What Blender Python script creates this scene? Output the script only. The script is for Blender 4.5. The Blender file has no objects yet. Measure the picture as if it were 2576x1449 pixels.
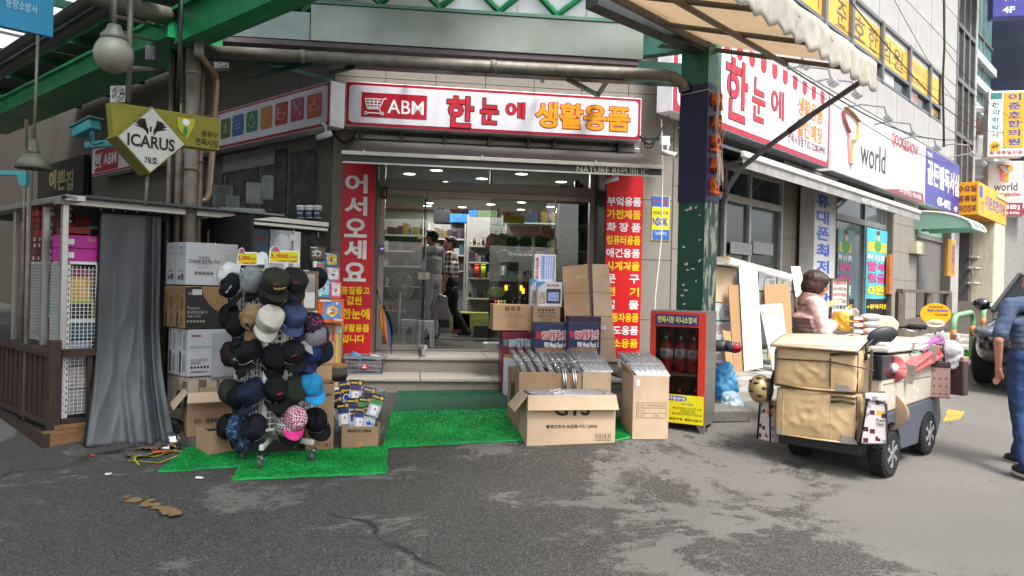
import bpy,bmesh,math,random
from mathutils import Vector,Matrix,noise
rnd=random.Random(7)
sc=bpy.context.scene
COL=sc.collection
V=Vector
pi=math.pi
# ------------------------------------------------------------------ camera, sky, sun, exposure
FPX,PHI=1935.0,0.024
CAM=V((0,0,1.5))
cd=bpy.data.cameras.new('camera');cam=bpy.data.objects.new('camera',cd);COL.objects.link(cam)
cd.sensor_width=36;cd.lens=FPX/2576*36;cd.clip_start=.05;cd.clip_end=600
_c,_s=math.cos(PHI),math.sin(PHI)
cam.matrix_world=Matrix(((_c,-_s,0,0),(0,0,-1,0),(_s,_c,0,1.5),(0,0,0,1)))
sc.camera=cam
SUN_EL,SUN_AZ=math.radians(58),math.radians(150) # azimuth from north (+Y), clockwise
w=bpy.data.worlds.new("World");sc.world=w;w.use_nodes=True
nt=w.node_tree;nt.nodes.clear()
sky=nt.nodes.new('ShaderNodeTexSky');sky.sky_type='NISHITA';sky.sun_disc=False
sky.sun_elevation=SUN_EL;sky.sun_rotation=SUN_AZ;sky.dust_density=4;sky.air_density=1.0
hs=nt.nodes.new('ShaderNodeHueSaturation');hs.inputs['Saturation'].default_value=.34
bg=nt.nodes.new('ShaderNodeBackground');bg.inputs['Strength'].default_value=.15
wo=nt.nodes.new('ShaderNodeOutputWorld')
nt.links.new(sky.outputs[0],hs.inputs['Color']);nt.links.new(hs.outputs[0],bg.inputs['Color']);nt.links.new(bg.outputs[0],wo.inputs[0])
sl=bpy.data.lights.new('sun','SUN');sl.energy=1.7;sl.angle=math.radians(15);sl.color=(1,.985,.955)
so=bpy.data.objects.new('sun',sl);COL.objects.link(so)
_sd=V((math.sin(SUN_AZ)*math.cos(SUN_EL),math.cos(SUN_AZ)*math.cos(SUN_EL),math.sin(SUN_EL)))
so.rotation_euler=_sd.to_track_quat('Z','Y').to_euler();so.location=(3,-8,20)
vs=sc.view_settings;vs.view_transform='Standard';vs.look='None';vs.gamma=1;vs.use_curve_mapping=False
vs.exposure=1.35
sc.cycles.max_bounces=8;sc.cycles.transparent_max_bounces=16;sc.cycles.caustics_reflective=False;sc.cycles.caustics_refractive=False
sc.cycles.use_denoising=True;sc.cycles.sample_clamp_indirect=6
# ------------------------------------------------------------------ where a picture point lies in the place
def ray(px,py):
    a=(px-1288)/FPX;b=(724.5-py)/FPX
    return V((a*_c-b*_s,1,a*_s+b*_c))
def at(px,py,Y): return CAM+ray(px,py)*Y
def gz(x,y):
    t=max(0,y-6.0)
    if t<.6: return .117*t*t/1.2
    t -= .3
    return .117*t if t<3 else .351+.05*(t-3)
def G(px,py,dz=0):
    r=ray(px,py);a,b=1.0,80.0
    for _ in range(50):
        m=(a+b)/2;p=CAM+r*m
        if p.z>gz(p.x,p.y)+dz: a=m
        else: b=m
    return CAM+r*a
class Plane:
    def __init__(s,x,y,ang):
        s.o=V((x,y,0));s.ang=ang;s.u=V((math.cos(ang),math.sin(ang),0));s.n=V((math.sin(ang),-math.cos(ang),0))
    def to(s,px,py,off=0):
        r=ray(px,py);t=((s.o+s.n*off-CAM).dot(s.n))/r.dot(s.n);p=CAM+r*t
        return (p-s.o).dot(s.u),p.z
    def w(s,x,off,z): return s.o+s.u*x+s.n*off+V((0,0,z))
# ------------------------------------------------------------------ materials
def hx(h):
    h=h.lstrip('#');c=[int(h[i:i+2],16)/255 for i in (0,2,4)]
    return [x/12.92 if x <= .04045 else ((x+.055)/1.055) ** 2.4 for x in c]
MATS={}
def N(nt,t,**k):
    n=nt.nodes.new(t)
    for a,b in k.items():
        if a in n.inputs: n.inputs[a].default_value=b
        else: setattr(n,a,b)
    return n
def mat(name,col='808080',rough=.55,metal=0,var=.12,vs=5,bump=0,bs=60,col2=None,spec=.4,alpha=1,trl=0,emit=0,stretch=None,sheen=0,coat=0):
    if name in MATS: return MATS[name]
    m=bpy.data.materials.new(name);m.use_nodes=True;MATS[name]=m
    nt=m.node_tree;b=nt.nodes['Principled BSDF'];L=nt.links.new
    c=hx(col) if isinstance(col,str) else list(col)
    b.inputs['Roughness'].default_value=rough;b.inputs['Metallic'].default_value=metal
    b.inputs['Specular IOR Level'].default_value=spec;b.inputs['Alpha'].default_value=alpha
    b.inputs['Base Color'].default_value=(*c,1)
    if coat: b.inputs['Coat Weight'].default_value=coat
    tc=N(nt,'ShaderNodeTexCoord');src=tc.outputs['Object']
    if stretch:
        mp=N(nt,'ShaderNodeMapping');mp.inputs['Scale'].default_value=stretch;L(src,mp.inputs[0]);src=mp.outputs[0]
    if var or col2:
        n=N(nt,'ShaderNodeTexNoise',Scale=vs,Detail=5,Roughness=.6);L(src,n.inputs['Vector'])
        r=N(nt,'ShaderNodeValToRGB');L(n.outputs['Fac'],r.inputs[0])
        c2=(hx(col2) if isinstance(col2,str) else col2) if col2 else [min(1,x*(1+var)) for x in c]
        c1=c if col2 else [x*(1-var) for x in c]
        r.color_ramp.elements[0].position=.32;r.color_ramp.elements[1].position=.68
        r.color_ramp.elements[0].color=(*c1,1);r.color_ramp.elements[1].color=(*c2,1)
        L(r.outputs[0],b.inputs['Base Color'])
        mr=N(nt,'ShaderNodeMapRange');mr.inputs[3].default_value=max(.02,rough-.12);mr.inputs[4].default_value=min(1,rough+.12)
        L(n.outputs['Fac'],mr.inputs[0]);L(mr.outputs[0],b.inputs['Roughness'])
    if bump:
        n2=N(nt,'ShaderNodeTexNoise',Scale=bs,Detail=4);L(src,n2.inputs['Vector'])
        bp=N(nt,'ShaderNodeBump',Strength=bump,Distance=.02);L(n2.outputs['Fac'],bp.inputs['Height']);L(bp.outputs[0],b.inputs['Normal'])
    if trl:
        o=nt.nodes['Material Output'];t=N(nt,'ShaderNodeBsdfTranslucent',Color=(*c,1));x=N(nt,'ShaderNodeMixShader',Fac=trl)
        L(b.outputs[0],x.inputs[1]);L(t.outputs[0],x.inputs[2]);L(x.outputs[0],o.inputs[0])
    if emit:
        b.inputs['Emission Color'].default_value=(*c,1);b.inputs['Emission Strength'].default_value=emit
    return m
def paint(h,rough=.45,**k): return mat('paint_'+h+(f'_{rough}' if rough != .45 else ''),h,rough,**k)
def glassmat(name,tint='ffffff',refl=1.45,rough=0.0,film=0):
    if name in MATS: return MATS[name]
    m=bpy.data.materials.new(name);m.use_nodes=True;MATS[name]=m
    nt=m.node_tree;nt.nodes.remove(nt.nodes['Principled BSDF']);o=nt.nodes['Material Output'];L=nt.links.new
    t=N(nt,'ShaderNodeBsdfTransparent',Color=(*hx(tint),1));g=N(nt,'ShaderNodeBsdfGlossy',Roughness=rough);f=N(nt,'ShaderNodeFresnel',IOR=refl)
    x=N(nt,'ShaderNodeMixShader');L(t.outputs[0],x.inputs[1]);L(g.outputs[0],x.inputs[2])
    if film:
        n=N(nt,'ShaderNodeTexNoise',Scale=14,Detail=5,Distortion=2.5);tc=N(nt,'ShaderNodeTexCoord');L(tc.outputs['Object'],n.inputs['Vector'])
        bp=N(nt,'ShaderNodeBump',Strength=.9,Distance=.05);L(n.outputs['Fac'],bp.inputs['Height']);L(bp.outputs[0],g.inputs['Normal']);L(bp.outputs[0],f.inputs['Normal'])
        d=N(nt,'ShaderNodeBsdfDiffuse',Color=(.8,.8,.8,1));x2=N(nt,'ShaderNodeMixShader',Fac=film);L(x.outputs[0],x2.inputs[1]);L(d.outputs[0],x2.inputs[2]);L(x2.outputs[0],o.inputs[0])
    else: L(x.outputs[0],o.inputs[0])
    gm_=N(nt,'ShaderNodeNewGeometry');iv=N(nt,'ShaderNodeMath',operation='SUBTRACT');iv.inputs[0].default_value=1;L(gm_.outputs['Backfacing'],iv.inputs[1]);mu=N(nt,'ShaderNodeMath',operation='MULTIPLY');L(f.outputs[0],mu.inputs[0]);L(iv.outputs[0],mu.inputs[1]);L(mu.outputs[0],x.inputs[0])
    return m
# ------------------------------------------------------------------ mesh builder
class MB:
    def __init__(s): s.v=[];s.f=[];s.m=[];s.M=None
    def add(s,vs,fs,mi=0):
        k=len(s.v);M=s.M
        s.v += [tuple(M @ V(p)) if M is not None else tuple(p) for p in vs]
        for i,f in enumerate(fs):
            s.f.append([k+j for j in f]);s.m.append(mi if isinstance(mi,int) else mi[i])
        return s
    def box(s,x0,y0,z0,x1,y1,z1,mi=0):
        return s.add([(x0,y0,z0),(x1,y0,z0),(x1,y1,z0),(x0,y1,z0),(x0,y0,z1),(x1,y0,z1),(x1,y1,z1),(x0,y1,z1)],
                     [(0,3,2,1),(4,5,6,7),(0,1,5,4),(1,2,6,5),(2,3,7,6),(3,0,4,7)],mi) # bottom top front right back left
    def cb(s,c,d,mi=0): return s.box(c[0]-d[0]/2,c[1]-d[1]/2,c[2]-d[2]/2,c[0]+d[0]/2,c[1]+d[1]/2,c[2]+d[2]/2,mi)
    def bar(s,a,b,w,h,mi=0): # rectangular bar from a to b
        a,b=V(a),V(b);d=(b-a).normalized();up=V((0,0,1)) if abs(d.z)<.95 else V((0,1,0))
        x=d.cross(up).normalized()*w/2;y=x.cross(d).normalized()*h/2
        return s.add([a-x-y,a+x-y,a+x+y,a-x+y,b-x-y,b+x-y,b+x+y,b-x+y],
                     [(0,1,2,3),(7,6,5,4),(0,4,5,1),(1,5,6,2),(2,6,7,3),(3,7,4,0)],mi)
    def tube(s,pts,r,n=8,mi=0,cap=True,sq=1):
        pts=[V(p) for p in pts];rs=r if isinstance(r,(list,tuple)) else [r]*len(pts)
        vs,fs=[],[];ref=None
        for i,p in enumerate(pts):
            d=(pts[min(i+1,len(pts)-1)]-pts[max(i-1,0)])
            d=d.normalized() if d.length>1e-9 else V((0,0,1))
            if ref is None: ref=d.orthogonal().normalized()
            x=(ref-d*ref.dot(d));x=x.normalized() if x.length>1e-6 else d.orthogonal().normalized();ref=x;y=d.cross(x)
            for k in range(n):
                t=2*pi*k/n;vs.append(p+(x*math.cos(t)+y*math.sin(t)*sq)*rs[i])
        for i in range(len(pts)-1):
            for k in range(n):
                a,b=i*n+k,i*n+(k+1) % n;fs.append((a,b,b+n,a+n))
        if cap: fs.append(tuple(range(n-1,-1,-1)));fs.append(tuple(range((len(pts)-1)*n,len(pts)*n)))
        return s.add(vs,fs,mi)
    def cyl(s,a,b,r,r2=None,n=12,mi=0): return s.tube([a,b],[r,r if r2 is None else r2],n,mi)
    def lathe(s,prof,n=16,o=(0,0,0),axis='z',mi=0,sx=1,sy=1,cap=True):
        vs,fs=[],[]
        for r,z in prof:
            for k in range(n):
                t=2*pi*k/n;p=(r*math.cos(t)*sx,r*math.sin(t)*sy,z)
                if axis=='x': p=(p[2],p[0],p[1])
                elif axis=='y': p=(p[0],p[2],p[1])
                vs.append((p[0]+o[0],p[1]+o[1],p[2]+o[2]))
        for i in range(len(prof)-1):
            for k in range(n):
                a,b=i*n+k,i*n+(k+1) % n;fs.append((a,b,b+n,a+n))
        if cap: fs.append(tuple(range(n-1,-1,-1)));fs.append(tuple(range((len(prof)-1)*n,len(prof)*n)))
        return s.add(vs,fs,mi)
    def ell(s,c,r,n=12,mi=0,m=8,z0=-1,z1=1):
        pr=[(max(1e-4,math.sqrt(max(0,1-t*t))),t) for t in [math.sin((z0+(z1-z0)*i/m)*pi/2) for i in range(m+1)]]
        vs,fs=[],[]
        for q,t in pr:
            for k in range(n): vs.append((c[0]+r[0]*q*math.cos(2*pi*k/n),c[1]+r[1]*q*math.sin(2*pi*k/n),c[2]+r[2]*t))
        for i in range(m):
            for k in range(n): a,b=i*n+k,i*n+(k+1) % n;fs.append((a,b,b+n,a+n))
        return s.add(vs,fs,mi)
    def prism(s,pts,a,b,axis='y',mi=0): # 2D outline pushed between a and b
        n=len(pts)
        f={'y': lambda p,t: (p[0],t,p[1]),'z': lambda p,t: (p[0],p[1],t),'x': lambda p,t: (t,p[0],p[1])}[axis]
        return s.add([f(p,a) for p in pts]+[f(p,b) for p in pts],[tuple(range(n)),tuple(range(2*n-1,n-1,-1))]+[(i,i+n,(i+1) % n+n,(i+1) % n) for i in range(n)],mi)
    def grid(s,fn,nu,nv,mi=0):
        vs=[fn(i/nu,j/nv) for j in range(nv+1) for i in range(nu+1)];w=nu+1
        return s.add(vs,[(j*w+i,j*w+i+1,(j+1)*w+i+1,(j+1)*w+i) for j in range(nv) for i in range(nu)],mi)
    def quad(s,a,b,c,d,mi=0): return s.add([a,b,c,d],[(0,1,2,3)],mi)
def rz(a): return Matrix.Rotation(a,4,'Z')
def T(*p): return Matrix.Translation(V(p))
def obj(name,mb,mats,parent=None,smooth=False,bev=0,solid=0,sub=0,loc=None,rot=None,remesh=0,sm=6):
    me=bpy.data.meshes.new(name)
    if isinstance(mb,MB):
        me.from_pydata(mb.v,[],mb.f)
        if any(mb.m): me.polygons.foreach_set('material_index',mb.m)
        bm=bmesh.new();bm.from_mesh(me);bmesh.ops.recalc_face_normals(bm,faces=bm.faces);bm.to_mesh(me);bm.free()
    else: me=mb
    o=bpy.data.objects.new(name,me);COL.objects.link(o)
    for m in (mats if isinstance(mats,(list,tuple)) else [mats]): me.materials.append(m)
    if smooth: me.polygons.foreach_set('use_smooth',[True]*len(me.polygons))
    if parent: o.parent=parent
    if loc is not None: o.location=loc
    if rot is not None: o.rotation_euler=rot
    if remesh:
        r=o.modifiers.new('r','REMESH');r.mode='VOXEL';r.voxel_size=remesh;r.use_smooth_shade=True
        s=o.modifiers.new('s','SMOOTH');s.iterations=sm;s.factor=.6
    if solid: q=o.modifiers.new('s','SOLIDIFY');q.thickness=solid;q.offset=0
    if bev: b=o.modifiers.new('b','BEVEL');b.width=bev;b.segments=2;b.limit_method='ANGLE';b.angle_limit=.6
    if sub: q=o.modifiers.new('u','SUBSURF');q.levels=sub;q.render_levels=sub
    me.update();return o
def tag(o,label,cat,group=None,kind=None):
    if label: o['label']=label
    if cat: o['category']=cat
    if group: o['group']=group
    if kind: o['kind']=kind
    return o
def thing(name,label,cat,loc=(0,0,0),r=0,group=None):
    o=bpy.data.objects.new(name,None);COL.objects.link(o);o.location=loc;o.rotation_euler=(0,0,r);o.empty_display_size=.1
    return tag(o,label,cat,group)
def single(name,label,cat,mb,mats,group=None,**k): return tag(obj(name,mb,mats,**k),label,cat,group)
def struct(name,mb,mats,**k): o=obj(name,mb,mats,**k);o['kind']='structure';return o
def dup(o,parent=None,label=None,loc=None,r=None):
    c=o.copy();COL.objects.link(c)
    if parent: c.parent=parent
    if label: c['label']=label
    if loc is not None: c.location=loc
    if r is not None: c.rotation_euler=r
    for ch in list(o.children): dup(ch,c)
    return c
TEXTS=[]
def text(parent,body,x,z,y,w,h,m,bold=.02,name='lettering',rot=(pi/2,0,0),ext=0,sp=1.0,lab=None,pair=None):
    bold=min(bold,.032)
    """lettering centred at x, z on the face at y, stretched to w by h"""
    cu=bpy.data.curves.new('t','FONT');cu.body=body;cu.align_x='CENTER';cu.size=1;cu.offset=bold;cu.resolution_u=3;cu.extrude=ext;cu.space_line=sp
    o=bpy.data.objects.new('t',cu);COL.objects.link(o);TEXTS.append([o,parent,V((x,y,z)),w,h,m,name,rot,lab,pair]);return len(TEXTS)-1
def flush_texts():
    bpy.context.view_layer.update();dg=bpy.context.evaluated_depsgraph_get()
    fit={}
    for i_,(o,parent,loc,w,h,m,name,rot,lab,pair) in enumerate(TEXTS):
        if pair is not None:
            src,H_=fit[pair];r_=H_*w*.01;k_=MB();vv=[tuple(v.co) for v in src.vertices];ff=[list(p.vertices) for p in src.polygons]
            for q in range(10): dx,dy=r_*math.cos(q*pi/5),r_*math.sin(q*pi/5);k_.add([(x+dx,y+dy,-.0003*q) for x,y,z in vv],ff)
            me=bpy.data.meshes.new(name);me.from_pydata(k_.v,[],k_.f);me.materials.append(m);n=bpy.data.objects.new(name,me);COL.objects.link(n);n.parent=parent;n.location=loc;n.rotation_euler=rot;continue
        me=bpy.data.meshes.new_from_object(o.evaluated_get(dg));me.materials.clear();me.materials.append(m);me.name=name
        xs=[v.co.x for v in me.vertices];ys=[v.co.y for v in me.vertices]
        if not xs: continue
        cx,cy=(min(xs)+max(xs))/2,(min(ys)+max(ys))/2;sx=w/max(1e-6,max(xs)-min(xs));sy=h/max(1e-6,max(ys)-min(ys))
        if w==0: sx=sy
        if h==0: sy=sx
        for v in me.vertices: v.co.x=(v.co.x-cx)*sx;v.co.y=(v.co.y-cy)*sy
        n=bpy.data.objects.new(name,me);COL.objects.link(n);n.parent=parent;n.location=loc;n.rotation_euler=rot;fit[i_]=(me,(max(ys)-min(ys))*sy)
        if lab: n['label']=lab
    for t in TEXTS: cu=t[0].data;bpy.data.objects.remove(t[0]);bpy.data.curves.remove(cu)
class WT:
    """a thing fixed on one of the walls: picture points become points of its own frame (x along the wall, y into it, z up)"""
    def __init__(s,PL,px,py,off,name,label,cat,group=None,root=None):
        s.P=PL;s.s0,s.z0=PL.to(px,py,off);s.off0=off
        s.o=root or thing(name,label,cat,PL.w(s.s0,off,s.z0),PL.ang,group)
    def p(s,px,py,off): a,z=s.P.to(px,py,off);return V((a-s.s0,s.off0-off,z-s.z0))
    def rect(s,x0,y0,x1,y1,off,xc=None):
        ym=(y0+y1)/2;xc=(x0+x1)/2 if xc is None else xc
        return s.p(x0,ym,off).x,s.p(xc,y1,off).z,s.p(x1,ym,off).x,s.p(xc,y0,off).z
    def box(s,name,x0,y0,x1,y1,f,b,m,xc=None,parent=None,bev=0,lab=None):
        X0,Z0,X1,Z1=s.rect(x0,y0,x1,y1,f,xc)
        o=obj(name,MB().box(X0,s.off0-f,Z0,X1,s.off0-b,Z1),m,parent or s.o,bev=bev)
        if lab: o['label']=lab
        return o
    def text(s,body,x0,y0,x1,y1,off,m,bold=.02,xc=None,name='lettering',ext=0,sp=1.0,under=None,ub=.05,ow=4):
        X0,Z0,X1,Z1=s.rect(x0,y0,x1,y1,off,xc)
        k_=text(s.o,body,(X0+X1)/2,(Z0+Z1)/2,s.off0-off,X1-X0,Z1-Z0,m,bold,name,ext=ext,sp=sp)
        if under: text(s.o,body,(X0+X1)/2,(Z0+Z1)/2,s.off0-off+.0012,ow,0,under,0,'lettering_outline',sp=sp,pair=k_)
    def print(s,name,rs,off,mats,parent=None): # flat printed patches (x0,y0,x1,y1,material index)
        mb=MB()
        for i,(x0,y0,x1,y1,k) in enumerate(rs):
            X0,Z0,X1,Z1=s.rect(x0,y0,x1,y1,off);y=s.off0-off-i*.0004;mb.quad((X0,y,Z0),(X1,y,Z0),(X1,y,Z1),(X0,y,Z1),k)
        return obj(name,mb,mats,parent or s.o)
# shared surfaces
white=paint('e4e4e6');black=paint('17171a');red=paint('c01f2a');yellow=paint('e8c81c');blue=paint('2a49a0')
galv=mat('galvanised','84827a',.55,.25,var=.3,vs=9,bump=.08,bs=30,col2='6d6558')
alu=mat('aluminium','b4b2ac',.35,.75,var=.15,vs=4,stretch=(1,1,30))
steel=mat('steel','9c9a96',.3,.85,var=.15,vs=6,stretch=(1,30,1))
chrome=mat('chrome','d4d4d4',.12,1,var=0)
card=mat('cardboard','a5876a',.8,var=.12,vs=3,bump=.06,bs=25,spec=.2)
card2=mat('cardboard_pale','bba389',.8,var=.1,vs=3,bump=.05,bs=25,spec=.2)
tape=mat('packing_tape','b98f55',.25,var=.1)
print_=mat('print_ink','2a2420',.7,var=0)
greensteel=mat('green_steel','259a5e',.35,var=.2,vs=3,bump=.05,bs=8,col2='1d7d4b')
darkgreen=mat('dark_green_steel','1b4a3a',.45,var=.25,vs=3,bump=.05,bs=8)
rubber=mat('rubber','1c1c1e',.8,var=.2,vs=20,bump=.2,bs=120)
wood=mat('dark_wood','3a2a22',.6,var=.35,vs=6,bump=.2,bs=20,stretch=(12,12,1))
film=glassmat('clear_film','f0f0f0',1.5,.12,film=.14)
glass=glassmat('shop_glass','e2e8e6',1.9);clearpane=glassmat('clear_pane','f4f6f5',1.16)
wireW=mat('white_wire','d8d8d4',.4,var=.05)
cable=mat('black_cable','141414',.6,var=0)
ropeW=mat('white_rope','cfcac0',.8,var=.2,vs=30)
# ================================================================== THE SETTING
def asphalt():
    m=bpy.data.materials.new('asphalt');m.use_nodes=True;nt=m.node_tree;L=nt.links.new;b=nt.nodes['Principled BSDF']
    tc=N(nt,'ShaderNodeTexCoord');O=tc.outputs['Object']
    def noise_(sc_,det=6,dist=0,rough=.6):
        n=N(nt,'ShaderNodeTexNoise',Scale=sc_,Detail=det,Distortion=dist,Roughness=rough);L(O,n.inputs['Vector']);return n.outputs['Fac']
    def ramp(src,p0,p1,c0=(0,0,0,1),c1=(1,1,1,1)):
        r=N(nt,'ShaderNodeValToRGB');L(src,r.inputs[0]);e=r.color_ramp.elements;e[0].position,e[1].position=p0,p1;e[0].color,e[1].color=c0,c1;return r.outputs[0]
    def mix(f,a,c,mode='MIX'):
        x=N(nt,'ShaderNodeMix',data_type='RGBA',blend_type=mode)
        if isinstance(f,float): x.inputs[0].default_value=f
        else: L(f,x.inputs[0])
        for i,q in ((6,a),(7,c)):
            if isinstance(q,tuple): x.inputs[i].default_value=q
            else: L(q,x.inputs[i])
        return x.outputs[2]
    def mth(op,a,c):
        x=N(nt,'ShaderNodeMath',operation=op)
        for i,q in ((0,a),(1,c)):
            if isinstance(q,(int,float)): x.inputs[i].default_value=q
            else: L(q,x.inputs[i])
        return x.outputs[0]
    sx=N(nt,'ShaderNodeSeparateXYZ');L(O,sx.inputs[0])
    # worn tarry patches: many in the middle, few further right
    bias=N(nt,'ShaderNodeMapRange',clamp=True);L(sx.outputs[0],bias.inputs[0])
    for i,q in zip((1,2,3,4),(.4,3.4,.045,-.13)): bias.inputs[i].default_value=q
    patch=mth('ADD',mth('ADD',mth('MULTIPLY',noise_(.75,8,.6,.68),.8),mth('ADD',mth('MULTIPLY',noise_(7,6,.3,.7),.26),mth('MULTIPLY',noise_(34,4,.2,.7),.12))),bias.outputs[0])
    pm=ramp(patch,.555,.60)
    fine=ramp(noise_(160,3),.36,.66,(.42,.42,.42,1),(1.5,1.5,1.5,1))
    big=ramp(noise_(.35,4),.3,.7,(.8,.8,.8,1),(1.14,1.12,1.08,1))
    vo=N(nt,'ShaderNodeTexVoronoi',Scale=120);L(O,vo.inputs['Vector'])
    chips=ramp(vo.outputs['Color'],.45,.98,(.042,.039,.037,1),(.158,.148,.135,1))
    smooth=mix(.8,(.150,.141,.129,1),fine,'MULTIPLY')
    rough_=mix(.6,chips,fine,'MULTIPLY')
    col=mix(pm,smooth,rough_)
    col=mix(.9,col,big,'MULTIPLY')
    # cracks
    wv=N(nt,'ShaderNodeTexNoise',Scale=2.2,Detail=5);L(O,wv.inputs['Vector'])
    vm=N(nt,'ShaderNodeVectorMath',operation='MULTIPLY_ADD');L(wv.outputs['Color'],vm.inputs[0]);vm.inputs[1].default_value=(.7,.7,0);L(O,vm.inputs[2])
    vc=N(nt,'ShaderNodeTexVoronoi',feature='DISTANCE_TO_EDGE',Scale=.21);L(vm.outputs[0],vc.inputs['Vector'])
    ck=mth('MULTIPLY',ramp(vc.outputs['Distance'],.0025,.0075,(1,1,1,1),(0,0,0,1)),ramp(noise_(.8,2),.43,.53))
    col=mix(ck,col,(.018,.017,.017,1))
    L(col,b.inputs['Base Color'])
    b.inputs['Specular IOR Level'].default_value=.35
    rr=ramp(patch,.47,.66,(.85,.85,.85,1),(.62,.62,.62,1));L(rr,b.inputs['Roughness'])
    hgt=mth('ADD',mth('MULTIPLY',vo.outputs['Distance'],pm),mth('SUBTRACT',mth('MULTIPLY',noise_(220,3),.7),mth('MULTIPLY',ck,3.0)))
    bp=N(nt,'ShaderNodeBump',Strength=.55,Distance=.012);L(hgt,bp.inputs['Height']);L(bp.outputs[0],b.inputs['Normal'])
    return m
xs=[-60,-30,-16,-10,-6,-3,0,2,4,6,9,12,18,30,60,120];ys=[-60,-25,-8,0,3,5]+[6+.2*i for i in range(22)]+[11,14,20,30,50,90,160]
mb=MB();vs_=[(x,y,gz(x,min(y,60))) for y in ys for x in xs];k=len(xs)
mb.add(vs_,[(j*k+i,j*k+i+1,(j+1)*k+i+1,(j+1)*k+i) for j in range(len(ys)-1) for i in range(k-1)])
struct('road',mb,asphalt(),smooth=True)

D=math.radians
PF=Plane(-.19,9.9,D(8));PD=PF
SL,SR=PF.to(832,600)[0],PF.to(1688,560)[0]
cR=PF.w(SR,0,0);cL=PF.w(SL,0,0)
PR=Plane(cR.x,cR.y,D(48.2));PW=Plane(cL.x,cL.y,D(-42.3)) # right street wall, left alley wall
granite=mat('granite','8d857a',.7,var=.3,vs=160,col2='5b544c',bump=.05,bs=120)
granite2=mat('granite_pale','9b9488',.7,var=.3,vs=150,col2='6c655c',bump=.05,bs=120)
graniteD=mat('granite_dark','6b645c',.65,var=.3,vs=140,col2='484139')
offwhite=mat('pale_stone','a3a19d',.6,var=.09,vs=2.5,bump=.03,bs=30)
paleg=mat('pale_stone_worn','b5b2ab',.65,var=.12,vs=14,bump=.04,bs=40)
joint=mat('joint','3f3b36',.9)
frameM=mat('window_frame','8e8c88',.4,.5,var=.1)
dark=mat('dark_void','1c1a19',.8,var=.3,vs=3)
pinkst=mat('pink_steel','b9aaa2',.35,.25,var=.06,vs=5)
# ---- kerb and pavement of the street on the right
KP=[V((1.55,7.75,0)),V((2.1,8.45,0)),V((2.78,8.79,0)),V((4.5,9.35,0)),V((6.1,10.4,0)),V((7.06,11.65,0)),V((9.8,14.7,0)),V((14,19.4,0)),V((27,33.9,0))]
WPT=[PF.w(SR-.9,.02,0),PF.w(SR-.2,.02,0),PR.w(.5,.0,0),PR.w(2.0,0,0),PR.w(3.8,0,0),PR.w(5.6,0,0),PR.w(9.5,0,0),PR.w(15.5,0,0),PR.w(36,0,0)]
def lerpl(P,t): i=min(int(t),len(P)-2);return P[i].lerp(P[i+1],t-i)
mb=MB();nn=40;mm=len(KP)-1
def pav(u,v): p=lerpl(KP,u*mm).lerp(lerpl(WPT,u*mm),.04+.96*v);return (p.x,p.y,gz(p.x,p.y)+.105)
mb.grid(pav,nn,6)
paveM=mat('paving','8c8880',.8,var=.2,vs=8,bump=.1,bs=60)
tileM=[mat('paving_tile_%d' % i,c,.75,var=.18,vs=14,bump=.08,bs=80) for i,c in enumerate(('a09c94','8f8b84','aaa69c','837f78'))]
pavement=struct('pavement',mb,joint,smooth=True)
tile_me={}
for i in range(-6,60):
    for j in range(-2,26):
        c=V((2.3,8.6,0))+PR.u*(i*.315)-PR.n*(-j*.315+1.6)
        # keep tiles between kerb and wall
        dw=(c-PR.o).dot(PR.n);s_=(c-PR.o).dot(PR.u)
        best=min((lerpl(KP,t/10)-c).length for t in range(0,mm*10+1));near=min((lerpl(KP,t/10) for t in range(0,mm*10+1)),key=lambda q: (q-c).length)
        side=(near-c).dot(PR.n)
        if dw<.05 or s_>9 or s_<-2 or (side<0) or best<.3: continue
        if s_<.1 and (c-PF.o).dot(PF.n)<.12: continue
        a=(c.x)/c.y
        if a<.26 or a>.63: continue
        q=(i*7+j*3+(i*j) % 5) % 4
        if q not in tile_me:
            o=obj('paving_tile',MB().box(-.15,-.15,-.03,.15,.15,0),tileM[q],pavement);tile_me[q]=o
        else:
            o=tile_me[q].copy();COL.objects.link(o)
        o.location=(c.x,c.y,gz(c.x,c.y)+.118+rnd.uniform(-.003,.003));o.rotation_euler=(Matrix.Rotation(math.atan(gz(0,c.y+.1)-gz(0,c.y-.1))*5+rnd.uniform(-.008,.008),3,'X') @ Matrix.Rotation(PR.ang,3,'Z')).to_euler()
kb=mat('kerb_stone','9a958c',.75,var=.2,vs=30,bump=.1,bs=60)
kerb=thing('kerb',None,None);kerb['kind']='structure'
t=0.0;L_=[]
while t<mm-.02: L_.append(t);t += .9/max(.3,(lerpl(KP,min(t+.5,mm))-lerpl(KP,t)).length/min(.5,mm-t))
for t0,t1 in zip(L_,L_[1:]):
    a,b=lerpl(KP,t0),lerpl(KP,t1);d=(b-a).normalized();a=a+d*.006;n_=V((-d.y,d.x,0))*.17;mb=MB()
    q=[a,b,b+n_,a+n_];vv=[(p.x,p.y,gz(p.x,p.y)+h) for h in (-.05,.125) for p in q]
    mb.add(vv,[(0,3,2,1),(4,5,6,7),(0,1,5,4),(1,2,6,5),(2,3,7,6),(3,0,4,7)])
    obj('kerb_stone',mb,kb,kerb,bev=.012)
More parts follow.
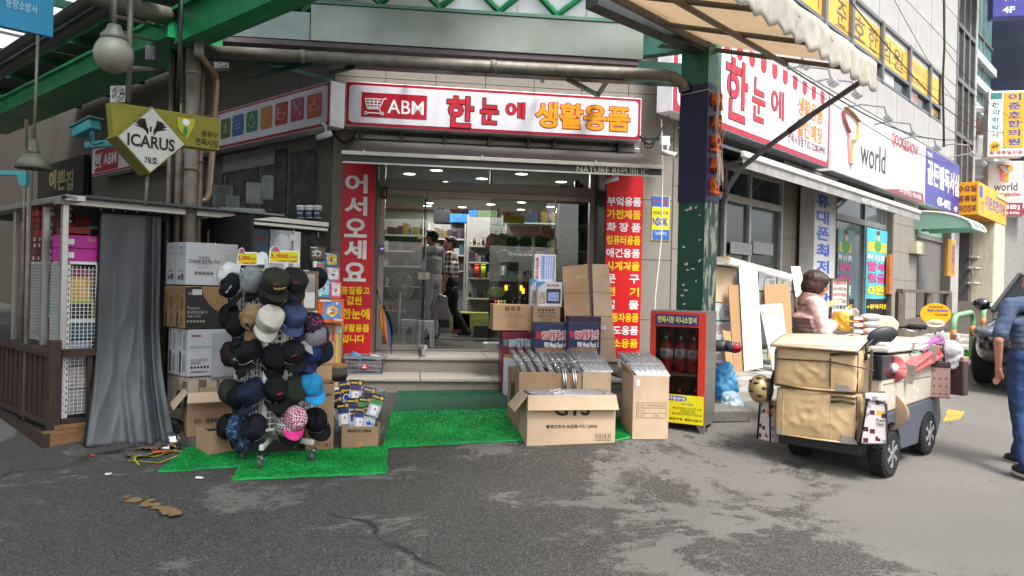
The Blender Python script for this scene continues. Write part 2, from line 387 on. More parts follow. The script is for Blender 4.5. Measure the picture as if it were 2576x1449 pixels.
# ================================================================== THE CORNER BUILDING
bld=thing('shop_building','grey granite corner building with the household goods shop behind wide glass doors','building',PF.w(0,0,0),0)
BO=bld.location.copy();bld.location=BO
def bobj(name,mb,m,**k): o=obj(name,mb,m,bld,**k);o.location=-BO+V((0,0,0));return o
def wbox(mb,P,s0,s1,o0,o1,z0,z1,mi=0):
    mb.M=T(P.o.x,P.o.y,0) @ rz(P.ang);mb.box(s0,-o1,z0,s1,-o0,z1,mi);mb.M=None;return mb
def tiles(P,s0,s1,z0,z1,tw,th,m,off=0,name='stone_tile',jit=0):
    nx,nz=max(1,round((s1-s0)/tw)),max(1,round((z1-z0)/th));tw,th=(s1-s0)/nx,(z1-z0)/nz;first=None
    for i in range(nx):
        for j in range(nz):
            if first is None:
                o=first=obj(name,MB().box(.004+jit,-.022,.004+jit,tw-.004-jit,-.0,th-.004-jit),m,bld)
            else: o=first.copy();COL.objects.link(o)
            p=P.w(s0+i*tw,off+rnd.uniform(0,.003),z0+j*th);o.location=p-BO;o.rotation_euler=(0,0,P.ang)
FZ=.635 # shop floor
OL,OR=PF.to(944,600)[0],PF.to(1523,640)[0]
mb=MB()
wbox(mb,PF,SL,OL,-.66,0,-.3,3.28);wbox(mb,PF,OR,SR,-.66,0,-.3,3.28);wbox(mb,PF,SL,SR,-.66,0,3.28,9)
bobj('wall',mb,graniteD)
tiles(PF,SL,OL-.003,.35,3.5,.3,.8,granite);tiles(PF,OR+.003,SR,.33,3.5,.4,.85,granite2)
tiles(PF,SL,SR,3.52,6.4,.6,.62,granite);tiles(PF,OL,OR,3.284,3.5,.6,.22,graniteD)
# jamb stones in the door recess
for a_ in (OL,OR-.02): mb=MB();wbox(mb,PF,a_,a_+.02,-.6,-.002,.6,3.5);bobj('jamb',mb,graniteD)
# shop interior: floor, ceiling, walls
ceilM=mat('ceiling','a8a8a4',.8,var=.04)
CZ=3.42
RP=[PF.w(SL+.35,-.5,0),PF.w(SR-.35,-.5,0),PR.w(13,-.52,0),PW.w(-13,-.62,0)]
RP=[(p.x,p.y) for p in RP]
bobj('floor',MB().prism(RP,FZ-.1,FZ,'z'),mat('shop_floor','56544f',.35,var=.15,vs=3))
RP2=[(p.x,p.y) for p in (PF.w(OL-.3,-.66,0),PF.w(OR+.3,-.66,0),PR.w(13,-.52,0),PW.w(-13,-.62,0))]
bobj('ceiling',MB().prism(RP2,CZ,CZ+.1,'z'),ceilM)
mb=MB();a_,b_=V((*RP[3],0)),V((*RP[2],0));mb.add([a_+V((0,0,FZ)),b_+V((0,0,FZ)),b_+V((0,0,CZ)),a_+V((0,0,CZ))],[(0,1,2,3)])
bobj('inner_wall',mb,mat('shop_wall','b9b6ae',.7))
lampM=mat('lamp_disc','fffaf0',emit=10,var=0)
rimM=paint('d0d0d0')
me_l=None
for px,py in ((1030,436),(1098,427),(1120,457),(1212,448),(1312,436),(1310,466),(1412,456),(1075,517),(1080,510),(1163,520),(1235,513),(1312,508),(1310,526),(1385,519),(1110,538),(1240,543),(1310,540),(1035,532)):
    p=CAM+ray(px,py)*((CZ-1.5)/ray(px,py).z)
    if me_l is None:
        l=thing('ceiling_lamp','round recessed downlight glowing in the shop ceiling','ceiling lamp',p,0,'downlights in the shop ceiling')
        obj('rim',MB().lathe([(.1,0),(.13,0),(.13,-.015),(.1,-.015)],20,cap=False),rimM,l);obj('diffuser',MB().lathe([(.001,-.01),(.1,-.01),(.1,-.006)],20),lampM,l);me_l=l
    else: dup(me_l,loc=p)
    ld=bpy.data.lights.new('downlight','AREA');ld.shape='DISK';ld.size=.18;ld.energy=9;ld.color=(1,.97,.92)
    lo=bpy.data.objects.new('downlight',ld);COL.objects.link(lo);lo.location=p-V((0,0,.03))
# ---- glazed entrance, recessed
DO=-.6
df=WT(PF,1220,700,DO,'glass_entrance','wide glazed shop entrance with pinkish steel frame and open glass doorway','entrance')
def bar(n,x0,y0,x1,y1,m=pinkst,f=DO+.03,b=DO-.04,**k): return df.box(n,x0,y0,x1,y1,f,b,m,**k)
z_b=df.p(1220,879,DO).z;zt0=df.p(1220,463,DO).z;zt1=df.p(1220,486,DO).z;ztop=3.27-df.z0
xs_={k: df.p(k,680,DO).x for k in (950,965,1062,1066,1071,1227,1230,1392,1395,1478,1491,1505,1519)}
for a_,b_ in ((950,965),(1478,1491)): obj('frame_post',MB().box(xs_[a_],-.05,z_b-.02,xs_[b_],.05,ztop),pinkst,df.o,bev=.004)
obj('lintel',MB().box(xs_[965],-.05,zt1,xs_[1478],.05,zt0),mat('lintel_steel','a89f99',.4,.2,var=.06),df.o,bev=.004)
obj('lintel_trim',MB().box(xs_[965],-.065,zt1-.07,xs_[1478],.04,zt1-.003),pinkst,df.o,bev=.004)
obj('head_rail',MB().box(xs_[965],-.05,ztop-.06,xs_[1478],.05,ztop),pinkst,df.o)
obj('transom_bar',MB().box(xs_[1227],-.03,zt0,xs_[1230]+.012,.03,ztop-.06),frameM,df.o)
obj('sill',MB().box(xs_[965],-.05,z_b-.02,xs_[1062],.05,z_b+.05),pinkst,df.o)
obj('threshold',MB().box(xs_[1071],-.05,z_b-.025,xs_[1491],.06,z_b-.005),pinkst,df.o)
for a,b_,z0,z1 in ((965,1062,z_b+.05,zt1-.07),(1230,1392,z_b,zt1-.07),(1395,1478,z_b,zt1-.07),(965,1227,zt0,ztop-.06),(1230,1478,zt0,ztop-.06)):
    obj('pane',MB().box(xs_[a]+.004,-.005,z0+.002,xs_[b_]-.004,.005,z1-.002),glass,df.o)
leaf=obj('door_leaf',MB().box(xs_[1066]-.006,-.95,z_b+.012,xs_[1066]+.006,-.03,zt1-.12),glass,df.o)
leaf.location=(0,0,0)
# the open leaf stands almost edge-on to the street: rail, push plates and clamp
for nm,b,m in (('edge_seal',(xs_[1066]-.012,-.03,z_b,xs_[1066]+.012,-.012,zt1-.1),mat('seal','2a2d2c',.4)),('bottom_rail',(xs_[1066]-.02,-.95,z_b-.01,xs_[1066]+.02,-.04,z_b+.05),alu),
                 ('lock',(xs_[1062]-.02,-.1,z_b-.01,xs_[1071]+.04,-.04,z_b+.06),chrome)):
    obj(nm,MB().box(*b),m,df.o)
for x0,x1 in ((1052,1065),(1068,1081)): df.box('push_plate',x0,685,x1,703,DO+.08,DO+.06,mat('plate_cream','cfc2b0',.35))
hd=MB();q=df.p(1066,668,DO+.08)
for k in range(7): hd.box(q.x-.035+.007*abs(k-3),q.y-.02,q.z-.09+k*.026,q.x+.035-.007*abs(k-3),q.y+.02,q.z-.07+k*.026)
obj('handle',hd,mat('handle_plastic','c9ced0',.2),df.o,bev=.003)
df.box('door_sensor',960,471,975,499,DO+.12,DO+.03,mat('sensor_case','2b2f4a',.4));df.box('sensor_face',964,476,971,494,DO+.13,DO+.12,mat('amber','c98a1c',.4))
df.box('keypad',955,616,967,640,DO+.09,DO+.06,mat('keypad_grey','8d8a90',.35));df.box('keypad_display',958,624,964,627,DO+.094,DO+.091,mat('blue_led','6a63ff',emit=1.5,var=0))
df.box('floor_lock',1219,865,1249,881,DO+.05,DO-.03,alu)
# ---- steps
stepM=mat('step_granite','857d71',.7,var=.25,vs=70,col2='655e54',bump=.08,bs=80)
nose=mat('step_nosing','978f84',.6,var=.2,vs=60,bump=.05,bs=80)
for nm,f0,f1,z0,z1 in (('lower_step',1.0,-.05,.1,.445),('upper_step',.38,-.62,.3,.632)):
    mb=MB();wbox(mb,PF,OL-.25,OR+.1,f1,f0,z0,z1-.04);s=struct('entrance_step' if nm=='lower_step' else 'doorway_step',mb,stepM,bev=.006)
    n_=4;w_=(OR-OL+.35)/n_
    for i in range(n_):
        mb=MB();wbox(mb,PF,OL-.25+i*w_+.003,OL-.25+(i+1)*w_-.003,f1,f0+.025,z1-.038,z1);obj('step_slab',mb,nose,s,bev=.008)
# ================================================================== LEFT ALLEY WALL, RIGHT STREET WALL
mb=MB();wbox(mb,PW,-15,0,-.6,0,-.2,9);bobj('alley_wall',mb,graniteD)
tiles(PW,-2.2,-.005,3.6,6.0,.72,.8,graniteD);tiles(PW,-9,-2.2,3.9,6.3,1.1,1.2,graniteD)
# shop window with goods in the alley wall
aw=WT(PW,650,470,.02,'alley_window','large dim side window full of stored goods beneath the icon sign','window')
aw.box('frame',480,372,792,560,.03,.0,mat('window_grey','65615d',.5));
for x0,x1 in ((488,560),(566,648),(655,720),(726,790)): aw.box('pane',x0,380,x1,552,.045,.034,mat('dim_glass','3b3d3e',.12,var=.5,vs=5))
aw.box('blind',560,380,690,424,.06,.048,mat('grey_blind','6f6b68',.6))
tiles(PW,-1.1,-.55,.4,3.5,.28,.8,granite)
L14=18.4
# street wall is built in pieces round the real openings
def Rz(px,py): return PR.to(px,py,0)
GT=3.75 # top of the ground-floor openings
S={k: PR.to(k,640)[0] for k in (1730,1815,1962,1985,2038,2100,2243,2292,2305,2391,2410,2455)}
for a_,b_,z_ in ((0,.35,GT),(S[1962],S[2100],GT),(S[2243],S[2305],GT),(S[2391],S[2410],GT),(.35,S[1962],.55)):
    mb=MB();wbox(mb,PR,a_+.001,b_-.001,-.5,0,-.2,z_);bobj('pier',mb,graniteD)
tiles(PR,0,.35,.4,GT,.35,.85,granite2);tiles(PR,S[1962]+.01,S[2100],.5,GT,.45,.62,granite);tiles(PR,S[2243]+.02,S[2305],.6,GT+.1,.5,.62,granite2,name='stone_tile');tiles(PR,S[2391],S[2410],.9,GT+.1,.5,.8,offwhite)
# upper wall with its window strip
def RT(px,py): return PR.to(px,py)
w1=RT(2368,187);w0=RT(2145,3)
zt_=w1[1];zb_=PR.to(2365,312)[1];sw0,sw1=PR.to(1985,0)[0]-1.2,PR.to(2366,240)[0]
st0,st1=PR.to(2404,200)[0],PR.to(2449,200)[0];S_END=PR.to(2456,200)[0]
TOPZ=17
mb=MB();wbox(mb,PR,0,st0,-.5,0,GT,zb_);wbox(mb,PR,0,sw0,-.5,0,zb_,zt_);wbox(mb,PR,sw1,st0,-.5,0,zb_,zt_);wbox(mb,PR,0,st0,-.5,0,zt_,TOPZ);wbox(mb,PR,st1,S_END,-.5,0,1,TOPZ)
wbox(mb,PR,st0,st1,-.5,0,GT,GT+.9);wbox(mb,PR,S_END-.3,S_END,-8,-.5,0,TOPZ)
bobj('upper_wall',mb,mat('joint_pale','55534f',.8))
for z0,z1,a,b_ in ((GT+.02,zb_,0,st0),(zb_,zt_,sw1+.02,st0),(zt_,TOPZ,0,st0)): tiles(PR,a,b_,z0,z1,1.35,.95,offwhite,name="facing_panel",jit=.008)
tiles(PR,st1,S_END,GT,TOPZ,.4,1.3,offwhite,name="facing_panel",jit=.008)
mb=MB();wbox(mb,PR,0,S_END,-9,-.5,TOPZ,TOPZ+.2);wbox(mb,PF,SL,SR,-9,-.3,9,9.1);wbox(mb,PW,-15,0,-9,-.3,9,9.12);bobj('roof',mb,offwhite)
mb=MB();wbox(mb,PR,0,S_END,-5,-4.8,GT+.6,TOPZ);bobj('back_wall',mb,dark)
# window strip of the clinic on the first floor
cw=WT(PR,2300,240,0,'clinic_window','long upper window strip of the clinic with yellow lettered film','window')
X0,X1=sw0-cw.s0,sw1-cw.s0;Z0,Z1=zb_-cw.z0,zt_-cw.z0;Zm=Z0+(Z1-Z0)*.33
ye=mat('yellow_film','e2a62a',.35,var=.05);grF=mat('grey_window_frame','6f7072',.45,.3);dgl=mat('dark_window_glass','3a3e42',.06,var=.3,vs=2,spec=.8)
mb=MB()
for z0,z1 in ((Z0,Z0+.06),(Z1-.06,Z1),(Zm-.07,Zm)): mb.box(X0,-.03,z0,X1,.12,z1)
obj('frame',mb,grF,cw.o)
cuts=[PR.to(k,150)[0]-cw.s0 for k in (2072,2140,2218,2288,2340)];cuts=[X0]+cuts+[X1]
for a,b_ in zip(cuts,cuts[1:]):
    obj('mullion',MB().box(a-.07,-.045,Z0,a+.07,.1,Z1),grF,cw.o)
    obj('film_pane',MB().box(a+.08,.03,Zm,b_-.08,.05,Zm+(Z1-Zm)*.8),ye,cw.o);obj('pane',MB().box(a+.08,.03,Zm+(Z1-Zm)*.8+.003,b_-.08,.05,Z1-.06),mat('bright_glass','d4d6d4',.1),cw.o)
    m_=(a+b_)/2
    obj('lower_pane',MB().box(a+.08,.03,Z0+.06,m_-.03,.05,Zm-.07),mat('pale_pane','b4b2ac',.2,var=.2,vs=3),cw.o);obj('sliding_sash',MB().box(m_,.05,Z0+.06,b_-.08,.07,Zm-.07),dgl,cw.o)
ink=mat('film_ink','5c5646',.5)
for ch,x0,x1 in (('이',2045,2062),('준',2108,2132),('호',2150,2180),('한',2188,2212),('의',2224,2244),('원',2252,2276)):
    a,b_=PR.to(x0,100)[0]-cw.s0,PR.to(x1,100)[0]-cw.s0;text(cw.o,ch,(a+b_)/2,Zm+(Z1-Zm)*.42,.027,(b_-a),(Z1-Zm)*.55,ink,.01)
a,b_=PR.to(2292,200)[0]-cw.s0,PR.to(2333,200)[0]-cw.s0
text(cw.o,'일·공휴일 진료',(a+b_)/2,Zm+.72*(Z1-Zm)*.8,.027,(b_-a)*.9,(Z1-Zm)*.2,mat('pale_red','c98a72',.5),.01);text(cw.o,'☎2209-0768',(a+b_)/2,Zm+.3*(Z1-Zm)*.8,.027,(b_-a)*.95,(Z1-Zm)*.2,ink,.005)
text(cw.o,'수요일휴진',(a+(b_-a)*.3),Z0+(Zm-Z0)*.5,.027,(b_-a)*.5,(Zm-Z0)*.4,mat('sash_red','a03a34',.5),.02)
text(cw.o,'통증진료',X1-.45,Z0+(Zm-Z0)*.5,.027,.7,(Zm-Z0)*.4,mat('sash_ochre','c08a2a',.5),.02)
# stairwell glazing at the far end of the wall
sg=WT(PR,2426,200,0,'stairwell_window','tall stairwell glazing with one hinged pane at the far end of the white wall','window')
a,b_=st0-sg.s0,st1-sg.s0;z0,z1=GT+.9-sg.z0,TOPZ-sg.z0-.3
mb=MB();n_=3
for i in range(n_+1): x=a+(b_-a)*i/n_;mb.box(x-.06,-.04,z0,x+.06,.1,z1)
zz=z0
while zz<z1: mb.box(a,-.045,zz-.06,b_,.1,zz+.06);zz += 1.55
obj('frame',mb,mat('bronze_frame','6c6a66',.4,.4),sg.o)
zz=z0;r_=0
while zz<z1-1:
    for i in range(n_):
        x=a+(b_-a)*i/n_;obj('pane',MB().box(x+.07,.02,zz+.07,x+(b_-a)/n_-.07,.03,min(z1,zz+1.5)),[dgl,mat('sky_glass','8f979c',.08,spec=.9),dgl][(r_+i) % 3 if r_>3 else 0],sg.o)
    zz += 1.55;r_ += 1
mb=MB();zz=z0+1.55*4;mb.M=T(0,-.06,zz+1.4) @ Matrix.Rotation(-.5,4,'X');mb.box(a+.05,-.02,-1.4,b_-.05,.02,0);obj('open_sash',mb,mat('sash_glass','565b5e',.1,spec=.8),sg.o)
# ================================================================== SIGNS AND AWNINGS ON THE SHOP
signW=mat('sign_face','d2d1d9',.32,var=.09,vs=2,stretch=(3,1,.6));signR=mat('sign_red','a3182c',.35,var=.05);ltr=mat('letter_red','b22232',.4);lto=mat('letter_orange','e2941a',.4);ltk=mat('letter_black','1d1a1e',.4);ltw=mat('letter_white','e6e6e6',.4);lty=mat('letter_yellow','f2d016',.4);ltb=mat('letter_blue','27479c',.4);ltp=mat('letter_plum','6a2038',.4)
def rrect(x0,z0,x1,z1,r,n=5):
    p=[]
    for cx,cz,a in ((x1-r,z1-r,0),(x0+r,z1-r,90),(x0+r,z0+r,180),(x1-r,z0+r,270)):
        for i in range(n+1): t=D(a+90*i/n);p.append((cx+r*math.cos(t),cz+r*math.sin(t)))
    return p
def cart_logo(mb,x,z,w,y,mi=0): # outline of a shopping trolley
    h=w*.8;t=w*.035
    def ln(a,b): mb.bar((x+a[0]*w,y,z+a[1]*h),(x+b[0]*w,y,z+b[1]*h),t*1.4,t*1.4,mi)
    for a,b in (((0,1),(.82,1)),((0,1),(.08,.48)),((.08,.48),(.72,.48)),((.72,.48),(.9,1)),((.88,1.02),(1.05,1.05)),((.02,.83),(.77,.83)),((.05,.65),(.75,.65)),((.2,1),(.24,.48)),((.42,1),(.42,.48)),((.62,1),(.58,.48)),((.1,.38),(.7,.38)),((.7,.38),(.78,.16)),((.12,.12),(.76,.12))): ln(a,b)
    for cx in (.04,.84):
        for k in range(10): a,b=2*pi*k/10,2*pi*(k+1)/10;mb.bar((x+w*(cx+.07*math.cos(a)),y,z+h*(.1+.09*math.sin(a))),(x+w*(cx+.07*math.cos(b)),y,z+h*(.1+.09*math.sin(b))),t,t,mi)
def signbox(wt,x0,y0,x1,y1,off,depth,xc,face,edge,border=None,bw=.05,r=.06,casem=white):
    X0,Z0,X1,Z1=wt.rect(x0,y0,x1,y1,off,xc);y=wt.off0-off
    obj('case',MB().box(X0,y+.012,Z0,X1,y+depth,Z1),casem,wt.o,bev=.006)
    obj('border' if border else 'face',MB().box(X0+.012,y+.004,Z0+.012,X1-.012,y+.0118,Z1-.012),border or face,wt.o)
    if border: obj('face',MB().prism(rrect(X0+bw,Z0+bw,X1-bw,Z1-bw,r),y,y+.004),face,wt.o)
    return X0,Z0,X1,Z1
OFS=.28
fs=WT(PF,1242,275,OFS,'shop_sign','white and red sign box over the entrance with trolley logo and orange Korean letters','sign')
xa,_,xb,_=fs.rect(868,259,1616,301,OFS);zt,zb=fs.p(1242,225,OFS).z,fs.p(1242,335,OFS).z
signbox(fs,868,225,1614,335,OFS,.24,1242,signW,signR,signR,.045,.05)
fs.box('logo_panel',909,236,1074,297,OFS+.004,OFS,signR,xc=991)
mb=MB();q=fs.p(918,288,OFS+.007);cart_logo(mb,q.x,q.z,.245,q.y);obj('logo',mb,ltw,fs.o)
fs.text('ABM',975,253,1066,287,OFS+.006,ltw,.009,xc=1020)
for b_,x0,y0,x1,y1 in (('한',1124,242,1192,321),('눈',1208,247,1255,313),('에',1272,257,1321,298)): fs.text(b_,x0,y0,x1,y1,OFS+.006,ltr,.03,under=ltk,ow=2.6)
fs.text('생활용품',1347,262,1585,326,OFS+.006,lto,.032,under=ltr,ow=3.2,xc=1466)
# sign brackets below
for px in (905,1010,1120,1232,1330,1395,1560): fs.box('bracket',px-4,325+(px-900)*.05,px+4,352+(px-900)*.05,OFS-.06,.0,black)
ls=WT(PW,700,290,OFS,'icon_sign','long white sign box with coloured household icons on the alley side','sign')
signbox(ls,232,250,828,352,OFS,.22,660,signW,signR,signR,.045,.05)
icn=[('c0562c',773,810,236,296),('a03a5c',732,765,247,304),('a8302c',693,724,258,314),('c07a22',656,685,268,323),('2a7a4e',620,648,280,331),('3a6a9a',585,613,289,341),('6a6a22',556,580,299,348)]
IC={0: [((.5,.8),(.5,.65)),((.5,.65),(.12,.35)),((.12,.35),(.88,.35)),((.88,.35),(.5,.65)),((.5,.8),(.58,.88))],1: [((.2,.2),(.75,.8)),((.8,.2),(.25,.8)),((.2,.8),(.35,.85)),((.7,.85),(.85,.7))],
      2: [((.12,.5),(.88,.5)),((.18,.42),(.3,.25)),((.3,.25),(.7,.25)),((.7,.25),(.82,.42)),((.25,.5),(.25,.8)),((.25,.8),(.38,.72))],3: [((.3,.25),(.75,.85)),((.25,.2),(.4,.3)),((.3,.15),(.45,.28))],
      4: [((.5,.85),(.3,.55)),((.5,.85),(.7,.55)),((.2,.45),(.4,.2)),((.8,.45),(.6,.2)),((.4,.2),(.6,.2))],5: [((.2,.35),(.8,.35)),((.25,.5),(.75,.55)),((.3,.7),(.5,.7))],6: [((.3,.3),(.7,.3)),((.5,.3),(.5,.75)),((.35,.6),(.65,.6))]}
for i,(c,x0,x1,y0,y1) in enumerate(icn):
    X0,Z0,X1,Z1=ls.rect(x0,y0,x1,y1,OFS);y=-.004;o=obj('icon',MB().prism(rrect(X0,Z0,X1,Z1,.03,3),y,.0),paint(c,.4),ls.o);mb=MB()
    for a,b_ in IC[i]: mb.bar((X0+a[0]*(X1-X0),y-.002,Z0+a[1]*(Z1-Z0)),(X0+b_[0]*(X1-X0),y-.002,Z0+b_[1]*(Z1-Z0)),.012,.004)
    obj('pictogram',mb,ltw,o)
X0,Z0,X1,Z1=ls.rect(240,372,297,428,OFS);obj('logo_panel',MB().box(X0,-.004,Z0,X1,0,Z1),signR,ls.o);mb=MB();cart_logo(mb,X0+.03,Z0+.06,(X1-X0)*.3,-.007);obj('logo',mb,ltw,ls.o)
text(ls.o,'ABM',X0+(X1-X0)*.66,(Z0+Z1)/2,-.006,(X1-X0)*.55,(Z1-Z0)*.5,ltw)
# grey retractable awning over the entrance
aw=WT(PF,1250,400,0,'entrance_awning','dark grey awning with white front bar above the shop doors','awning')
FO=1.0;fl,fr=aw.p(862,390,FO),aw.p(1664,420,FO);bl,br=aw.p(893,345,.1),aw.p(1610,385,.1);zf=aw.p(1263,401,FO).z;zbk=aw.p(1250,366,.1).z;zv=aw.p(1263,425,FO).z
awM=mat('awning_grey','4f4a47',.75,var=.12,vs=2,bump=.05,bs=120);y0,y1=aw.off0-FO,aw.off0-.1
mb=MB();mb.grid(lambda u,v: (bl.x+(br.x-bl.x)*u+(fl.x-bl.x)*v*(1-u)+(fr.x-br.x)*v*u,y1+(y0-y1)*v,zbk+(zf-zbk)*v-.03*math.sin(pi*v)*(.5+.5*abs(math.sin(u*9)))),28,6);obj('fabric',mb,awM,aw.o,smooth=True,solid=.008)
obj('valance',MB().box(fl.x,y0-.006,zv,fr.x,y0+.002,zf-.02),mat('valance_grey','3c3a39',.7,var=.1),aw.o)
barW=mat('bar_white','c2c0b8',.4,var=.1);mb=MB().box(fl.x-.01,y0-.03,zf-.03,fr.x+.01,y0+.02,zf+.015);obj('front_bar',mb,barW,aw.o,bev=.006);obj('valance_hem',MB().box(fl.x,y0-.009,zv-.012,fr.x,y0+.004,zv+.006),barW,aw.o)
obj('cassette',MB().box(bl.x,y1,zbk-.06,br.x,y1+.1,zbk+.06),frameM,aw.o,bev=.01)
for f in (.06,.42,.78): x=fl.x+(fr.x-fl.x)*f;obj('clip',MB().prism([(x,zf-.03),(x+.05,zf+.0),(x,zf+.04)],y0-.036,y0-.03),barW,aw.o)
for f in (.12,.86):
    x=fl.x+(fr.x-fl.x)*f;obj('folding_arm',MB().tube([(x,y1,zbk-.08),(x+.25,(y0+y1)/2,(zbk+zf)/2-.07),(x,y0,zf-.03)],.02),frameM,aw.o)
aw.text('NATURE REPUBLIC',1451,421,1631,437,FO+.012,mat('awning_print','bdbab4',.6),.0,xc=1541)
# red banners beside the door
bl_=WT(PF,898,640,.03,'red_banner','tall red welcome banner on the stone pier by the umbrella','banner')
bl_.box('panel',857,404,939,905,.032,.022,mat('banner_red','c8202a',.42,var=.08,vs=2,bump=.25,bs=2.5),xc=898)
for i,ch in enumerate('어서오세요'): y=[438,494,549,604,660][i];bl_.text(ch,868-i,y,925-i,y+48,.034,ltw,.035)
for b_,x0,x1,y0_,y1_ in (('품질좋고',858,930,721,741),('값싼',872,911,745,767),('한눈에',860,930,776,803),('생활용품',858,929,815,835),('입니다',860,917,842,862)): bl_.text(b_,x0,y0_,x1,y1_,.034,lty,.03)
br_=WT(PF,1570,660,.03,'product_banner','red banner listing product lines in white and yellow beside the metal racks','banner')
br_.box('panel',1522,432,1614,900,.032,.022,mat('banner_red2','cf151d',.42,var=.08,vs=2,bump=.25,bs=2.5),xc=1569)
for i,b_ in enumerate(('부엌용품','가전제품','화 장 품','컴퓨터용품','애견용품','시계거울','문    구','전    기','철    물','자동차용품','제도용품','청소용품')):
    y=507+i*32.4;s_=-i*.8;br_.text(b_,1528+s_,y-11.5,1613+s_,y+11.5,.034,(ltw,lty)[i % 2],.03)
ns=WT(PF,1662,550,.03,'security_sign','small yellow and blue security company sign on the corner pier','sign')
ns.box('panel',1640,493,1684,605,.035,.02,mat('ns_yellow','e0d21e',.35))
[ns.print('print',[q_],.0365,[mat('ns_blue','2860b0',.35)]) for q_ in ((1641,494,1683,520,0),(1641,578,1683,604,0))]
ns.text('CCTV 작동중',1644,502,1680,515,.038,ltr,.02);ns.text('전자경비감시구역',1643,531,1681,541,.038,ltk,.01);ns.text('NSOK',1642,547,1681,568,.038,ltb,.05);ns.text('Tel:1588-9112',1648,583,1676,591,.038,ltw,.01)
# ================================================================== SIGNS ALONG THE STREET WALL
def RX(wt,px,off): return wt.p(px,400,off).x
r1=WT(PR,1900,250,OFS,'discount_sign','large white sign box with red rim facing the street, phone number at its end','sign')
q=r1.p(2086,235,OFS);q2=r1.p(2086,423,OFS)
X0,X1=RX(r1,1690,OFS),RX(r1,2086,OFS)
obj('case',MB().box(X0,.012,q2.z,X1,.24,q.z),white,r1.o,bev=.006);obj('border',MB().box(X0+.012,.004,q2.z+.012,X1-.012,.0118,q.z-.012),signR,r1.o)
obj('face',MB().prism(rrect(X0+.1,q2.z+.09,X1-.1,q.z-.02,.08),0,.004),mat('sign_face_bright','dedde4',.3,var=.06,vs=2,stretch=(3,1,.6)),r1.o)
n_=26;mb=MB()
for i in range(n_):
    a,b_=X0+.1+(X1-X0-.2)*i/n_,X0+.1+(X1-X0-.2)*(i+1)/n_;m_=(a+b_)/2;rr=(b_-a)/2;zc=q.z-.16
    mb.prism([(a,q.z-.03),(b_,q.z-.03),(b_,zc)]+[(m_+rr*math.cos(t*pi/6),zc-rr*math.sin(t*pi/6)) for t in range(1,6)]+[(a,zc)],-.003,-.0005,mi=i % 2)
obj('scalloped_trim',mb,[ltr,mat('trim_white','d8d2d8',.4)],r1.o)
for b_,x0,y0_,x1,y1_ in (('한',1826,150,1882,305),('눈',1893,198,1926,308),('에',1940,226,1973,298)): r1.text(b_,x0,y0_,x1,y1_,OFS+.006,ltr,.02,under=ltk,ow=1.6)
r1.text('생활용품',2008,256,2070,300,OFS+.006,lto,.012,under=ltr,ow=2);r1.text('할인매장',2006,310,2070,352,OFS+.006,lto,.012,under=ltr,ow=2);r1.text('면목시장점 T.02-2208-0990',1982,350,2076,374,OFS+.006,ltp,.01,xc=2030)
r2=WT(PR,2200,350,.2,'phone_shop_sign','pale grey phone shop sign with a ribbon letter and the word world','sign')
q=r2.p(2329,368,.2);q2=r2.p(2329,515,.2);X0,X1=RX(r2,2092,.2),RX(r2,2328,.2)
obj('case',MB().box(X0+.01,.01,q2.z,X1,.18,q.z),white,r2.o);obj('face',MB().box(X0+.02,0,q2.z+.01,X1-.01,.0098,q.z-.01),mat('world_face','bdbcbd',.35,var=.12,vs=2.5,stretch=(3,1,.5)),r2.o)
mb=MB();H=q.z-q2.z;z0=q2.z;Lx=X1-X0
mb.prism([(X0+.5*Lx,z0+.01)]+[(X0+(.5+.48*i/10)*Lx,z0+.01+H*.16*math.sin(pi*i/20)) for i in range(1,11)]+[(X1-.02,z0+.01)],-.002,-.0005);obj('maroon_arc',mb,mat('maroon','8c3844',.4),r2.o)
def ribbon(o,pts,wd,y,m,name='ribbon'):
    mb=MB()
    for a,b_ in zip(pts,pts[1:]): mb.bar((a[0],y,a[1]),(b_[0],y,b_[1]),wd,.003)
    obj(name,mb,m,o)
def tlogo(wt,off,x0,x1,yt,yb,k=.12):
    a=wt.p(x0,(yt+yb)/2,off);b_=wt.p(x1,(yt+yb)/2,off);xm=(x0+x1)/2;zt=wt.p(xm,yt,off).z;zb=wt.p(xm,yb,off).z;W=b_.x-a.x;Hh=zt-zb;f=lambda u,v: (a.x+u*W,zb+v*Hh)
    ribbon(wt.o,[f(0,.88),f(.08,.75),f(.4,.55),f(.42,.35),f(.5,0),f(.62,.0)],k,a.y-.004,mat('pink_ribbon','d8707a',.4));ribbon(wt.o,[f(.12,.98),f(.5,.95),f(.95,.85),f(.92,.6),f(.62,.45),f(.6,0)],k,a.y-.005,mat('gold_ribbon','cf9c34',.4))
tlogo(r2,.2,2115,2160,275,412)
r2.text('world',2165,362,2228,428,.204,ltk,.0,xc=2200);r2.text('QOOK&SHOW',2243,350,2310,384,.204,ltr,.015);r2.text('소리정보통신 436-0436',2262,478,2318,494,.206,ltw,.01)
r3=WT(PR,2372,460,.2,'study_room_sign','violet blue study room sign with white Korean letters','sign')
q=r3.p(2415,417,.2);q2=r3.p(2415,543,.2);X0,X1=RX(r3,2330,.2),RX(r3,2415,.2)
obj('case',MB().box(X0,.01,q2.z,X1,.18,q.z),white,r3.o);obj('face',MB().box(X0+.01,0,q2.z+.01,X1-.01,.0098,q.z-.01),mat('violet_face','3c3a8c',.35),r3.o)
r3.text('면목',2333,383,2346,396,.204,ltw,.02);r3.text('골든벨독서실',2333,420,2413,480,.204,ltw,.04,xc=2373);r3.text('435-4092',2357,500,2391,522,.204,ltw,.03);r3.text('4F',2399,519,2409,533,.204,ltw,.03)
r4=WT(PR,2500,510,.62,'clinic_box_sign','yellow box sign of the clinic sticking out from the wall','sign')
